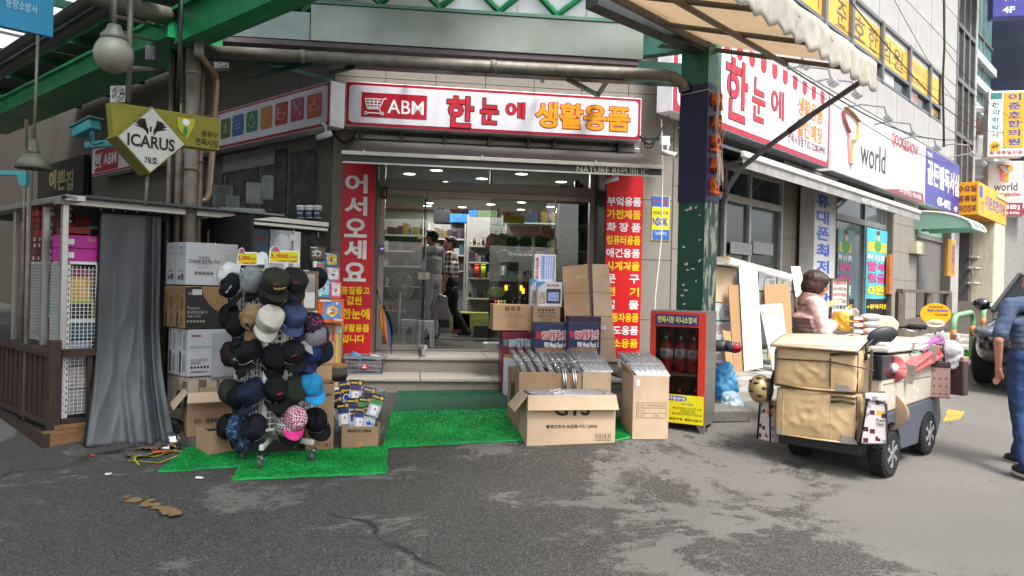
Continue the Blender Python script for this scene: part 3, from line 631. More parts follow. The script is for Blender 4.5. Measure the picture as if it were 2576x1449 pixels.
X0,X1=RX(r4,2464,.62),RX(r4,2535,.62);zt,zb=r4.p(2464,457,.62).z,r4.p(2464,541,.62).z;yl=mat('clinic_yellow','e0a01e',.4,var=.04)
obj('case',MB().box(X0,0,zb,X1,.55,zt),yl,r4.o,bev=.01);q=X0-.004
for b_,z_ in (('수요일',.8),('공휴일',.5),('야간진료',.2)): text(r4.o,b_,q,zb+(zt-zb)*z_,.28,.46,(zt-zb)*.2,ltp,.03,rot=(pi/2,0,-pi/2))
text(r4.o,'이준호한의원',X0+(X1-X0)*.58,(zt+zb)/2,-.004,(X1-X0)*.72,(zt-zb)*.4,ltb,.02);text(r4.o,'한의학\n박사',X0+(X1-X0)*.13,zb+.3*(zt-zb),-.004,(X1-X0)*.12,(zt-zb)*.3,ltb,.0)
obj('emblem',MB().prism(rrect(X0+.1,zb+(zt-zb)*.55,X0+.1+.4,zb+(zt-zb)*.9,.05),-.006,-.002),ltb,r4.o)
# flood lights on bent arms above the street signs
lampG=mat('flood_grey','9a9b9c',.4,.4)
def flood(px,py,off,label,L=.9,P=PR):
    f=WT(P,px,py,off,'flood_light',label,'flood light','flood lights above the street signs')
    obj('arm',MB().tube([(-L*.7,off,.12),(-L*.5,off*.4,.2),(-.1,0,.18),(0,-.02,.02)],.018,6),lampG,f.o);obj('housing',MB().box(-.11,-.09,-.09,.11,.03,0),lampG,f.o,bev=.015,rot=(-.5,0,0));obj('lens',MB().box(-.095,-.075,-.1,.095,.015,-.091),mat('flood_lens','d8dadc',.15),f.o,rot=(-.5,0,0))
for i,(px,py) in enumerate(((2018,160),(2088,205),(2148,235),(2228,295),(2292,335),(2352,370),(2440,385),(2470,410))):
    flood(px,py,.75,['flood light on a bent arm above the discount sign nearest the beige awning','flood light above the middle of the discount sign','flood light above the joint of the discount and phone shop signs','flood light above the word world','flood light above the end of the phone shop sign','flood light above the study room sign','flood light at the foot of the stairwell window','flood light beyond the stairwell window by the clinic box sign'][i])
# long street awning below the signs
sa=WT(PR,2080,450,.1,'street_awning','long dark street awning with a pale front bar under the signs','awning')
A,B=sa.p(1868,372,.95),sa.p(2312,541,.95);zf=(A.z+B.z)/2;y0,y1=sa.off0-.95,sa.off0-.05
mb=MB();mb.grid(lambda u,v: (A.x+(B.x-A.x)*u,y1+(y0-y1)*v,zf+.42*(1-v)-.03*math.sin(pi*v)),30,5);obj('fabric',mb,mat('awning_dark','3a3c42',.75,var=.2,vs=2),sa.o,smooth=True,solid=.01)
obj('front_bar',MB().box(A.x,y0-.04,zf-.05,B.x,y0+.03,zf+.03),mat('awning_bar','cfccc4',.4,var=.15,vs=3),sa.o,bev=.015);obj('valance',MB().box(A.x,y0-.012,zf-.18,B.x,y0-.004,zf-.05),mat('valance_silver','8d8b88',.6,var=.25,vs=4),sa.o)
for i in range(6): x=A.x+.3+(B.x-A.x-.6)*i/5;obj('arm',MB().tube([(x,y1,zf+.3),(x+.2,(y0+y1)/2,zf-.02),(x,y0,zf-.02)],.025,6),frameM,sa.o)
q=sa.p(2205,488,.97);text(sa.o,'NATURE REPUBLIC',q.x,zf-.115,y0-.014,1.5,.075,mat('awning_print2','d8d5cf',.6),0)
# ground floor of the street wall: window, plate, vertical sign, phone shop, gate, stair hall, glass shop
gwin=WT(PR,1890,560,0,'street_window','big street window in grey metal frames behind the stacked boards','window')
X0,X1=.36-gwin.s0,S[1962]-.01-gwin.s0;zt,zb=GT-.35-gwin.z0,.55-gwin.z0;mb=MB();ms=[X0,X0+(X1-X0)*.14,X0+(X1-X0)*.36,X0+(X1-X0)*.62,X1];ze=gwin.p(1900,512,0).z
for x in ms: mb.box(x-.04,-.03,zb,x+.04,.08,zt)
for z in (zb,ze,zt): mb.box(X0,-.035,z-.05,X1,.085,z+.05)
obj('frame',mb,mat('pale_frame','a3a09a',.4,.4),gwin.o)
gd=mat('street_glass','2b3134',.05,var=.5,vs=.8,spec=.9)
for a,b_ in zip(ms,ms[1:]):
    for z0,z1 in ((zb,ze),(ze,zt)): obj('pane',MB().box(a+.045,.02,z0+.055,b_-.045,.03,z1-.055),gd,gwin.o)
gwin.box('notice',1838,610,1892,640,.06,.05,mat('notice_grey','8b8d8c',.6));gwin.box('notice',1895,610,1945,640,.06,.05,mat('notice_grey','8b8d8c',.6))
npl=WT(PR,2033,590,.03,'number_plate','small house number 47 plate on the granite pier','sign');npl.box('plate',2026,575,2040,604,.04,.02,mat('plate_grey','b4b6b4',.4));npl.print('print',[(2026,591,2040,604,0)],.042,[ltb]);npl.text('47',2029,578,2038,588,.043,ltk,.02)
vsn=WT(PR,2070,640,.35,'vertical_sign','tall pale vertical sign with blue Korean letters about cheap mobile phones','sign')
vsn.box('case',2046,465,2099,905,.35,.1,mat('vsign_grey','b4b2ae',.4),xc=2072)
for i,ch in enumerate('휴대폰최저가남문'[:8]): y=488+i*41.5;vsn.text(ch,2054,y,2086,y+34,.354,mat('vsign_blue','2a4fae',.4),.06)
ps=WT(PR,2170,640,-.15,'shop_window_front','glass phone shop front with turquoise posters','shop front')
X0,X1=S[2100]+.02-ps.s0,S[2243]-.02-ps.s0;zt,zb=GT-.1-ps.z0,.75-ps.z0;mb=MB();xd=ps.p(2172,640,-.15).x
for x in (X0,xd,X1): mb.box(x-.05,-.03,zb,x+.05,.07,zt)
ztr=ps.p(2190,565,-.15).z
for z in (zb,ztr,zt): mb.box(X0,-.035,z-.06,X1,.075,z+.06)
obj('frame',mb,frameM,ps.o)
for a,b_ in ((X0,xd),(xd,X1)):
    for z0,z1 in ((zb,ztr),(ztr,zt)): obj('pane',MB().box(a+.055,.02,z0+.065,b_-.055,.03,z1-.065),mat('phone_glass','56646a',.06,var=.3,vs=1,spec=.9),ps.o)
tq=mat('turquoise','4fb4c4',.4);pk=mat('letter_pink','cf3f86',.4)
for k,(x0,x1,fade) in enumerate(((2106,2148,1),(2178,2236,0))):
    po=ps.box('poster',x0,577,x1,800,-.1,-.115,tq if not fade else mat('turquoise_dim','47808a',.2,var=.3,vs=2));
    if not fade: po['label']='bright turquoise poster with pink letters'
    ps.print('poster_foot',[(x0,752,x1,800,0)],-.098,[black]);ps.print('star',[(x0+6,610,x1-6,634,0)],-.098,[mat('poster_gold','d8b83a',.4)])
    mb=MB();c=ps.p((x0+x1)/2+2,612,-.094);mb.ell((c.x,c.y,c.z+.14),(.1,.004,.12),10,0);mb.ell((c.x,c.y,c.z-.06),(.24,.004,.13),10,1);mb.ell((c.x,c.y-.003,c.z+.22),(.105,.004,.06),10,2);obj('figure_print',mb,[mat('print_skin','d8a888',.5),mat('print_green','4a9a4a',.5),mat('print_brown','6a3a20',.5)],ps.o)
    ps.text('최신폰',x0+2,641,x1-4,655,-.094,ltw,.05,under=ltk,ub=.05);ps.text('할부',x0+4,660,x1-5,683,-.094,pk,.05,under=ltk,ub=.06);ps.text('원금',x0+4,688,x1-5,711,-.094,pk,.05,under=ltk,ub=.06);ps.text('0원',x0+4,717,x1-8,742,-.094,lty if k else ltw,.05,under=ltk,ub=.06);ps.text('+위약지원',x0+2,765,x1-4,778,-.094,lty,.03)
ps.box('door_post',2238,640,2246,740,.02,-.06,mat('orange_wood','a8622c',.5,var=.2))
gt=WT(PR,2348,680,-.25,'grey_gate','plain grey metal door under the green curved canopy','door');gt.box('panel',2308,607,2386,792,-.25,-.3,mat('gate_grey','6d6b68',.5,var=.06,vs=2),xc=2348);gt.box('frame_head',2305,596,2391,606,-.2,-.3,frameM,xc=2348);gt.box('transom_panel',2305,540,2391,595,-.22,-.3,mat('mint_panel','8fb8a0',.45),xc=2348);gt.box('meter_box',2306,609,2336,640,.2,.02,mat('meter_cream','b4aa90',.5))
cc=WT(PR,2345,560,0,'door_canopy','curved translucent green canopy over the grey door','canopy')
A,B=cc.p(2303,577,.05),cc.p(2471,596,1.2);mg=mat('green_acrylic','b9d8cc',.15,var=.05,trl=.6)
mb=MB();mb.grid(lambda u,v: (A.x+(B.x-A.x)*u,cc.off0-1.25*math.sin(v*pi/2),A.z+.42*math.cos(v*pi/2)),12,10);obj('sheet',mb,mg,cc.o,smooth=True,solid=.01)
for f in (0,.5,1):
    x=A.x+(B.x-A.x)*f;obj('rib',MB().tube([(x,cc.off0-1.27*math.sin(v*pi/16),A.z+.43*math.cos(v*pi/16)) for v in range(9)],.03,6),barW,cc.o);obj('end_panel',MB().prism([(cc.off0-1.22*math.sin(v*pi/16),A.z+.4*math.cos(v*pi/16)) for v in range(9)]+[(cc.off0,A.z)],x-.004,x+.004,'x'),mg,cc.o)
obj('front_rail',MB().tube([(A.x,cc.off0-1.25,A.z),(B.x,cc.off0-1.25,A.z)],.03,6),barW,cc.o)
ysn=WT(PR,2396,650,.5,'yellow_blade_sign','narrow yellow blade sign of the clinic hanging beside the grey door','sign');ysn.box('case',2384,602,2403,695,.5,.44,yl);ysn.text('이준호한의원',2395,610,2402,690,.503,ltb,.02)
gsh=WT(PR,2432,670,-.2,'glass_stair_hall','bluish glass stair hall front with stickers and a big number 5','shop front')
gsh.box('wall',2408,560,2456,762,-.6,-.7,mat('blue_glass','4f6068',.08,var=.3,vs=1,spec=.8),xc=2432);gsh.box('post',2421,580,2427,755,-.5,-.58,frameM);gsh.box('post',2440,580,2444,755,-.5,-.58,frameM)
gsh.box('blue_strip',2427,620,2440,740,-.48,-.5,mat('strip_blue','9cc4d4',.4));gsh.print('strip_foot',[(2427,705,2440,730,0)],-.478,[ltb]);gsh.text('5',2430,683,2438,700,-.477,ltk,.03);gsh.text('프\n리\n랜\n스',2429,625,2438,680,-.477,ltk,.02)
gsh.box('yellow_notice',2432,640,2456,657,-.3,-.32,lty);gsh.box('white_notice',2432,621,2456,639,-.3,-.32,white);gsh.box('arched_notice',2423,604,2462,616,-.2,-.22,yl);gsh.text('이준호한의원',2425,606,2460,614,-.197,ltb,.02)
for (x,y) in ((2455,648),(2452,675),(2450,713)): q=gsh.p(x,y,.1);obj('valve_pipe',MB().tube([q+V((-.5,.1,0)),q,q+V((.1,-.12,0))],.045,8),frameM,gsh.o)
hs_=MB();wbox(hs_,PR,S[2410],S_END,-.5,.9,.6,1.42);wbox(hs_,PR,S[2410]+.0,S_END+.5,.9,1.5,.5,1.2);struct('stair_hall_step',hs_,stepM)
# ================================================================== BUILDINGS BEYOND
E=V((PR.w(S_END,0,0).x,PR.w(S_END,0,0).y,0))
PB=Plane(E.x,E.y,PR.ang)
lb=thing('corner_annexe','low cream rendered wall end with rust streaks past the glass stair hall','building',(E.x,E.y,0),PR.ang);rend=mat('cream_render','c8c3b2',.7,var=.15,vs=3,stretch=(6,6,1),col2='b7a88c')
obj('wall',MB().box(.05,-.6,.8,1.6,1.5,4.6),rend,lb,bev=.05);obj('coping',MB().box(0,-.65,4.6,1.65,1.5,4.7),rend,lb)
tg=thing('teal_tower','teal glass office block with pale band mouldings behind the stairwell','building',PB.w(3.5,0,0),PR.ang)
tealg=mat('teal_glass','5f8788',.1,var=.25,vs=.6,spec=.8);obj('wall',MB().box(0,1.5,0,7,12,40),tealg,tg)
for z in [7.8+1.02*k for k in range(4)]+[14+.8*k for k in range(4)]+[26+k for k in range(4)]: obj('band',MB().box(-.15,1.3,z,7.1,12,z+.32),mat('band_grey','b0b4b2',.5),tg)
for z in range(2,40,2): obj('mullion',MB().box(-.02,1.44,z,7.02,1.499,z+.08),frameM,tg)
for x in (1.7,3.4,5.2): obj('mullion',MB().box(x,1.43,0,x+.08,1.499,40),frameM,tg)
dt=thing('dark_tower','tall dark blue grey tower rising behind the clinic signs','building',PB.w(14,2,0),PR.ang);obj('wall',MB().box(0,0,0,12,14,55),mat('dark_cladding','3a3f52',.4,var=.2,vs=.5),dt)
for k in range(18): obj('window_band',MB().box(-.03,-.05,3+k*2.9,12.03,.0,4.6+k*2.9),mat('tower_glass','5a6680',.1,spec=.8,var=.2,vs=.4),dt)
sb=thing('song_room_house','grey street house with a karaoke fascia and dark doorway','building',PB.w(2.2,0,0),PR.ang);obj('wall',MB().box(0,.4,.6,10,9,7),mat('house_grey','8a8782',.7,var=.2),sb)
obj('doorway',MB().box(.5,.34,1.1,2.4,.399,4.7),dark,sb);obj('fascia',MB().box(-.3,-.2,5.0,8,.39,6.1),mat('fascia_white','d0ced0',.4),sb);text(sb,'노래방',2.6,5.55,-.205,3.2,.75,ltr,.03);obj('notice',MB().box(.7,.3,4.3,1.9,.335,4.65),mat('notice_cream','b8b09c',.6),sb);obj('notice',MB().box(.7,.3,3.8,1.9,.335,4.2),mat('notice_white','bdbcb8',.6),sb);obj('step',MB().box(.3,-.5,.5,2.8,.34,1.15),stepM,sb)
ob=thing('street_end_block','pale block of flats far up the street','building',V((40,62,0)),PR.ang);obj('wall',MB().box(-8,0,0,30,12,22),mat('far_grey','a5a6a8',.7),ob)
for k in range(6):
    for i in range(8): obj('window',MB().box(-7+i*4,-.06,3+k*3.1,-4.6+i*4,-.001,4.8+k*3.1),dgl,ob)
# projecting signs over the street
def proj(px0,py0,px1,py1,Y,name,label,mcase,d=.4):
    c=at((px0+px1)/2,(py0+py1)/2,Y);k=Y/FPX;t=thing(name,label,'sign',c,D(-12));w_,h_=(px1-px0)*k,(py1-py0)*k;obj('case',MB().box(-w_/2,0,-h_/2,w_/2,d,h_/2),mcase,t,bev=.02);obj('bracket',MB().box(-w_/2-.9,.15,h_*.2,-w_/2,.25,h_*.26),frameM,t);return t,w_,h_
t,w_,h_=proj(2490,228,2574,394,24,'clinic_blade_sign','upright sign with yellow half and green Korean letters above the world sign',white)
obj('yellow_half',MB().box(-w_*.08,-.02,-h_*.36,w_*.46,0,h_*.47),yl,t)
for i,ch in enumerate('이준호한의원'): text(t,ch,w_*.2,h_*(.4-i*.135),-.025,w_*.34,h_*.1,ltb,.02)
for i,ch in enumerate('한의학박사'): text(t,ch,-w_*.3,h_*(.29-i*.115),-.005,w_*.2,h_*.08,mat('letter_teal','2a7a78',.4),.02)
obj('emblem',MB().box(-w_*.44,-.015,h_*.38,-w_*.14,0,h_*.47),mat('letter_teal','2a7a78',.4),t);obj('badge',MB().lathe([(.001,0),(w_*.15,0),(w_*.15,.01)],18,(-w_*.3,-.01,-h_*.34),'y'),yl,t);text(t,'2F',-w_*.3,-h_*.34,-.02,w_*.2,h_*.05,ltk);text(t,'일·공휴일진료',0,-h_*.435,-.005,w_*.9,h_*.06,ltr,.03)
t,w_,h_=proj(2489,405,2570,545,24.6,'phone_blade_sign','square white world sign with ribbon letter under the clinic blade sign',mat('blade_white','bfbdbd',.4))
ribbon(t,[(-w_*.25,h_*.42),(-w_*.1,h_*.3),(-w_*.08,h_*.15)],.16,-.01,mat('pink_ribbon','d8707a',.4));ribbon(t,[(-w_*.2,h_*.44),(w_*.1,h_*.41),(w_*.12,h_*.33),(0,h_*.27),(0,h_*.13)],.16,-.012,mat('gold_ribbon','cf9c34',.4));text(t,'world',0,h_*.04,-.005,w_*.66,h_*.15,ltk,0);text(t,'QOOK&SHOW',0,-h_*.11,-.005,w_*.85,h_*.07,ltr,.04);obj('maroon_foot',MB().box(-w_*.49,-.006,-h_*.49,w_*.49,0,-h_*.25),mat('maroon','8c3844',.4),t);text(t,'[휴대폰]',0,-h_*.33,-.012,w_*.8,h_*.09,ltw,.03);text(t,'통신 436-0436',0,-h_*.43,-.012,w_*.8,h_*.06,ltw,.01)
t,w_,h_=proj(2502,-40,2590,42,23.6,'study_blade_sign','violet blue blade sign reading 4F at the top of the picture',mat('violet_face','3c3a8c',.35));text(t,'4F',-w_*.08,-h_*.28,-.005,w_*.32,h_*.2,ltw,.03);text(t,'독서실',0,h_*.2,-.005,w_*.7,h_*.4,ltw,.04)
rv=at(2475,317,25.5);single('rusty_duct','rusty square duct end between the stairwell and the blade signs','duct',MB().box(-.22,-.2,rv.z-.27,.2,.6,rv.z+.27),mat('rust_sheet','a89c90',.7,var=.2,vs=4,stretch=(3,3,.6),col2='6a3a22'),loc=(rv.x,rv.y,0),rot=(0,0,PR.ang),bev=.02)
# ================================================================== MARKET ARCADE OVERHEAD
U=PW.u;NW=PW.n # U runs towards the viewer's right along the alley, NW out of the alley wall
arc=thing('market_arcade','green steel market arcade with translucent roof panels over the alley','arcade',(0,0,0))
polyc=mat('polycarbonate','e6ecee',.25,var=.04,trl=.8);_n=polyc.node_tree;_o=_n.nodes['Material Output'];_x=N(_n,'ShaderNodeMixShader',Fac=.45);_t=N(_n,'ShaderNodeBsdfTransparent',Color=(.86,.92,.94,1));_l=_o.inputs[0].links[0].from_socket;_n.links.new(_l,_x.inputs[1]);_n.links.new(_t.outputs[0],_x.inputs[2]);_n.links.new(_x.outputs[0],_o.inputs[0]);roofD=mat('roof_sheet','39413c',.6,.2,var=.25,vs=2)
def beam(name,a,b,web,wd,m=greensteel,fl=.03): # a box girder with lips; a, b are the lower near edge
    a,b=V(a),V(b);d=(b-a).normalized();n=V((-d.y,d.x,0)).normalized();n=n if n.y>0 else-n;L=(b-a).length;up=V((0,0,1))
    mb=MB();P=lambda t,u,z: a+d*t+n*u+up*z
    def bx(u0,u1,z0,z1): q=[P(t,u,z) for z in (z0,z1) for t,u in ((0,u0),(L,u0),(L,u1),(0,u1))];mb.add(q,[(0,3,2,1),(4,5,6,7),(0,1,5,4),(1,2,6,5),(2,3,7,6),(3,0,4,7)])
    bx(0,wd,0,web);bx(-.05,wd+.05,web+.001,web+.03)
    return obj(name,mb,m,arc)
a=at(383,109,7.6);b=at(437,110,7.45)
beam('girder',a-U*7,a+U*.35,.18,.55);beam('girder',b-U*.0,b+U*5.2,.3,.24)
pipeM=mat('roof_pipe','4d514b',.5,.3,var=.25,vs=3)
for px,py,Y,r in ((100,80,8.6,.06),(150,92,8.7,.09)):
    p=at(px,py,Y);obj('roof_pipe',MB().tube([p-U*6,p+U*7],r,10),pipeM,arc,smooth=True)
p=at(330,18,7.0);q=at(440,45,7.5);obj('roof_pipe',MB().tube([at(100,-60,6.2),p,q],.085,12),galv,arc,smooth=True)
# roof sheets: strips along the alley (d = distance out of the alley wall), a slit of light between two of them
def rsheet(t0,t1,d0,d1,z,m,name='roof_panel',th=.02):
    o=PW.o;q=[o+U*t+NW*d+V((0,0,z+h)) for h in (0,th) for t,d in ((t0,d0),(t1,d0),(t1,d1),(t0,d1))]
    return obj(name,MB().add(q,[(0,3,2,1),(4,5,6,7),(0,1,5,4),(1,2,6,5),(2,3,7,6),(3,0,4,7)]),m,arc)
for t0 in (-9,-5,-1): rsheet(t0,t0+3.98,.05,1.75,4.95,roofD)
for t0 in (-10.5,-9.2,-7.9,-6.6,-5.3,-4.0,-2.7): rsheet(t0+.22,t0+1.3,1.85,2.75,5.1,polyc)
for t0 in (-10,-6,-2): rsheet(t0,t0+3.98,2.8,4.9,4.95,roofD);rsheet(t0,t0+3.98,4.95,6.4,5.0,polyc)
for t0 in (-10,-6,-2): rsheet(t0,t0+3.98,6.5,9.5,5.3,polyc)
for t0 in (2.2,4.6,7.0): rsheet(t0,t0+2.38,2.3,9.5,5.6,polyc)
for i in range(12): t0=-10+i*1.5;obj('purlin',MB().bar(PW.o+U*t0+NW*.1+V((0,0,4.9)),PW.o+U*t0+NW*9.5+V((0,0,4.9)),.06,.1),darkgreen,arc)
# translucent slope with a lattice over the gutter
c0,c1=at(760,30,8.15),at(1640,60,8.6);z0=c0.z=c1.z=4.43;dv=V((.1,-1.0,1.05));du=c1-c0
for i in range(5): q0=c0+du*(i/5+.004);q1=c0+du*((i+1)/5-.004);obj('roof_panel',MB().add([q0,q1,q1+dv,q0+dv],[(0,1,2,3)]),polyc,arc,solid=.012)
for i in range(-1,7):
    f=lambda s,t: c0+du*s+dv*t-V((0,-.05,.05))
    for s0,s1 in ((i/6,i/6+.26),(i/6+.26,i/6)): obj('lattice_bar',MB().bar(f(s0,.0),f(s1,.62),.05,.055),greensteel,arc)
obj('ridge_bar',MB().bar(c0+dv*.7,c1+dv*.7,.08,.1),greensteel,arc)
P1,P2=at(780,102,8.0),at(1618,150,8.4);gd_=(P2-P1);gd_.z=0;gl=gd_.length;gd_.normalize();ga=math.atan2(gd_.y,gd_.x);zc=(P1.z+P2.z)/2
gut=obj('gutter',MB().box(0,0,0,gl,.36,.385),mat('gutter_zinc','8d938b',.35,.6,var=.2,vs=1.2,bump=.03,bs=3,col2='75796f'),arc,loc=(P1.x,P1.y,zc),rot=(0,0,ga),bev=.006)
obj('gutter_lip',MB().box(0,-.02,.385,gl,.38,.42),mat('gutter_lip','5e8470',.4,.3),arc,loc=(P1.x,P1.y,zc),rot=(0,0,ga));obj('gutter',MB().box(-1.0,.03,.01,-.012,.36,.30),mat('gutter_zinc2','7d8886',.35,.6,var=.2,vs=1.5),arc,loc=(P1.x,P1.y,zc),rot=(0,0,ga))
obj('soffit',MB().box(-1,.02,-.055,gl-.05,.55,-.004),mat('soffit_mauve','5c5254',.6,var=.2),arc,loc=(P1.x,P1.y,zc),rot=(0,0,ga))
obj('girder',MB().box(-1.4,.56,-.08,gl+.8,.72,.16),darkgreen,arc,loc=(P1.x,P1.y,zc),rot=(0,0,ga))
for a,b in (((900,165,8.3),(830,185,9.4)),((1060,115,8.3),(1030,160,9.5)),((1345,125,8.3),(1365,205,9.55)),((1430,200,8.6),(1505,240,9.7)),((1560,155,8.5),(1505,238,9.7)),((560,130,8.4),(840,205,9.5)),((640,190,8.9),(820,150,8.4))): obj('brace',MB().bar(at(*a),at(*b),.045,.045),darkgreen,arc)
obj('girder',MB().bar(at(1606,112,8.6),at(1760,92,8.5),.14,.3),mat('teal_steel','2c6656',.45,var=.2),arc);obj('rafter',MB().bar(at(1490,-15,7.1),at(1775,112,8.28),.16,.24),mat('dark_steel','3d403e',.5,.3,var=.2),arc);obj('gusset',MB().prism([(-.35,0),(.02,0),(.02,.28),(-.1,.25)],-.06,.06),darkgreen,arc,loc=at(1735,122,8.3),rot=(0,0,D(10)))
# long galvanised pipe from the pole to the pillar
hp=single('overhead_pipe','long galvanised pipe spanning from the alley pole to the green pillar','pipe',MB().tube([at(500,128,7.62),at(1100,160,7.95),at(1660,188,8.22),at(1692,194,8.24),at(1716,208,8.26),at(1722,230,8.27)],.061,14),galv,smooth=True)
for x in (760,1240,1665): q=at(x,128+(x-500)*.0527,7.62+(x-500)*.00053);obj('coupling',MB().tube([q-V((.03,.006,0)),q+V((.03,.006,0))],.068,14),galv,hp,smooth=True)
# pillar
pc=at(1757,500,8.36);pil=thing('green_pillar','square green steel pillar with peeling paint and a navy wrap with orange letters','pillar',(pc.x,pc.y,gz(pc.x,pc.y)+.1),D(-40));pz=pil.location.z
peel=mat('peeling_paint','2a4a3c',.6,var=.3,vs=14,bump=.5,bs=22,stretch=(1,1,.35));nt_=peel.node_tree;rp=[n for n in nt_.nodes if n.type=='VALTORGB'][0];rp.color_ramp.elements[0].position=.49;rp.color_ramp.elements[1].position=.56;rp.color_ramp.elements[0].color=(*hx('29483b'),1);rp.color_ramp.elements[1].color=(*hx('9a9c90'),1)
h_=.155
obj('shaft',MB().box(-h_,-h_,0,h_,h_,4.3-pz,mi=[0,0,0,1,0,0]),[darkgreen,peel],pil);obj('upper_shaft',MB().box(-h_-.003,-h_-.003,3.7-pz,h_+.003,h_+.003,4.32-pz),mat('pillar_green','2f6e50',.4,var=.15,vs=2),pil)
obj('wrap',MB().box(-h_-.008,-h_-.008,2.47-pz,h_+.008,h_+.008,3.72-pz),mat('navy_wrap','26244a',.45,var=.15,vs=2,bump=.04,bs=6),pil)
for i,ch in enumerate('어서오세요'): text(pil,ch,h_+.035,(3.55-.225*i)-pz,0,.17,.18,mat('orange_foam','e0702a',.6),.05,rot=(pi/2,0,pi/2),ext=.03);TEXTS[-1][2].x,TEXTS[-1][2].y=h_+.03,0
for i in range(7):
    y_=rnd.uniform(-.12,.12);z_=3.72-pz;pts=[(h_+.05,y_*.3,z_+.05)]+[(h_+.06+rnd.uniform(-.02,.03),y_+rnd.uniform(-.03,.03),z_-k*.2) for k in range(1,4+i % 3)];obj('twine',MB().tube(pts,.004,5),ropeW,pil)
for i in range(18):
    y_=rnd.uniform(-.04,.04);obj('twine_tassel',MB().tube([(h_+.07,y_,3.0-pz),(h_+.09,y_*1.6,2.8-pz),(h_+.08,y_*2.2+.02,2.62-pz+rnd.uniform(0,.1))],.003,4),ropeW,pil)
obj('twine',MB().tube([(-h_-.012,-h_-.012,3.63-pz),(h_+.012,-h_-.012,3.65-pz),(h_+.012,h_+.012,3.6-pz)],.005,5),ropeW,pil)
for i in range(16):
    x_,z_=rnd.uniform(-.12,.13),rnd.uniform(1.35,2.4)-pz;obj('paper_scrap',MB().prism([(x_,z_),(x_+rnd.uniform(.01,.05),z_+.005),(x_+rnd.uniform(.01,.04),z_+rnd.uniform(.01,.04)),(x_-.005,z_+.02)],-h_-.004,-h_-.001),ropeW,pil)
# beige street awning at the upper right
A1=at(1795,113,8.3);B1=at(2196,168,7.55);back=-PR.u*5.2
ba=thing('beige_awning','beige fabric awning on pipe ribs with a scalloped grey edge, reaching over the street','awning',A1);e=B1-A1
tan=mat('awning_tan','d3c4b0',.8,var=.1,vs=3,trl=.6)
obj('fabric',MB().grid(lambda u,v: e*u+back*v+V((0,0,-.05*math.sin(pi*u)*abs(math.sin(v*14)))),10,40),tan,ba,smooth=True,solid=.006)
ribM=mat('awning_rib','6a6258',.5,.3)
obj('rail',MB().tube([V((0,0,-.05)),e+V((0,0,-.05))],.025,8),ribM,ba);obj('rail',MB().tube([V((0,0,-.05)),back+V((0,0,-.05))],.04,8),ribM,ba);obj('rail',MB().tube([e+V((0,0,-.05)),e+back+V((0,0,-.05))],.03,8),ribM,ba);obj('rail',MB().tube([e*.48+V((0,0,-.1)),e*.48+back+V((0,0,-.1))],.028,8),ribM,ba)
for v in (.2,.4,.6,.8): obj('rib',MB().tube([back*v+V((0,0,-.06)),e+back*v+V((0,0,-.06))],.026,8),ribM,ba)
val=mat('valance_offwhite','b9b3a6',.85,var=.25,vs=5,bump=.2,bs=12,trl=.25);on=PR.n
obj('valance',MB().grid(lambda u,v: e+back*u+on*(.035+.05*math.sin(u*130)*v*.2+.008*math.sin(u*47))+V((0,0,.03-(.26+.05*abs(math.sin(u*62)))*v)),200,5),val,ba,smooth=True,solid=.006)
sp_=[at(1815,522,8.25),at(1832,470,8.25),at(1862,425,8.2),at(1930,370,8.05),at(2040,290,7.85),at(2192,188,7.58)]
obj('support_arm',MB().tube([p-A1 for p in sp_],.028,8),mat('arm_grey','55565a',.45,.4),ba,smooth=True);obj('arm_sleeve',MB().tube([sp_[3]+(sp_[4]-sp_[3])*.5-A1,sp_[4]-A1],.034,8),mat('arm_grey','55565a',.45,.4),ba,smooth=True)
ab_=thing('sky_light_block','dark market building closing the alley behind the kiosk','building',PW.w(-15,4,0),PW.ang)  # block added to shut sky light out of the alley and dim the kiosk
obj('wall',MB().box(-.5,-14,0,0,4,8),mat('block_wall','2c2927',.8,var=.2),ab_);obj('side_wall',MB().box(-.5,-14.3,0,9.5,-14,8),mat('block_wall','2c2927',.8,var=.2),ab_)
for k in range(5): obj('shutter',MB().box(0.001,-12+k*2.8,.3,.06,-9.6+k*2.8,3),mat('shutter_grey','3a3a3a',.6,var=.3),ab_)
# ================================================================== POLES, LAMPS, ALLEY SIGNS
def pole(px,Y,r,z1,label,m=galv,z0=None,n=12,name='steel_pole',rings=()):
    p=at(px,700,Y);g=gz(p.x,p.y) if z0 is None else z0;o=single(name,label,'pole',MB().tube([(0,0,0),(0,0,z1-g)],r,n),m,'poles at the alley corner',loc=(p.x,p.y,g),smooth=True)
    for z in rings: obj('collar',MB().tube([(0,0,z-g-.02),(0,0,z-g+.02)],r*1.12,n),m,o,smooth=True)
    return o
pole(474,7.6,.066,4.3,'thick grey galvanised pole behind the fan boxes',rings=(3.55,2.6));brown=mat('rusty_pipe','8a7a68',.5,.4,var=.3,vs=5,col2='5f5348')
pole(444,7.7,.037,4.2,'brownish rusty pipe beside the thick grey pole',brown,rings=(3.3,));pole(419,7.8,.022,4.0,'thin brown pipe left of the rusty pipe',brown);pole(496,7.75,.03,3.7,'tan pipe just right of the thick grey pole',brown,rings=(2.7,));pole(431,7.85,.02,4.1,'black conduit between the thin pipes',black)
q=at(455,0,6.9);single('hanging_conduit','dark grey conduit dropping in front of the thick pole from the roof','pipe',MB().tube([at(456,-30,6.9),at(452,150,7.0),at(446,290,7.3)],.022,8),mat('conduit','3f4647',.4,.5),smooth=True)
br_m=mat('bronze_pipe','94806c',.3,.7,var=.2,vs=5,stretch=(8,8,1))
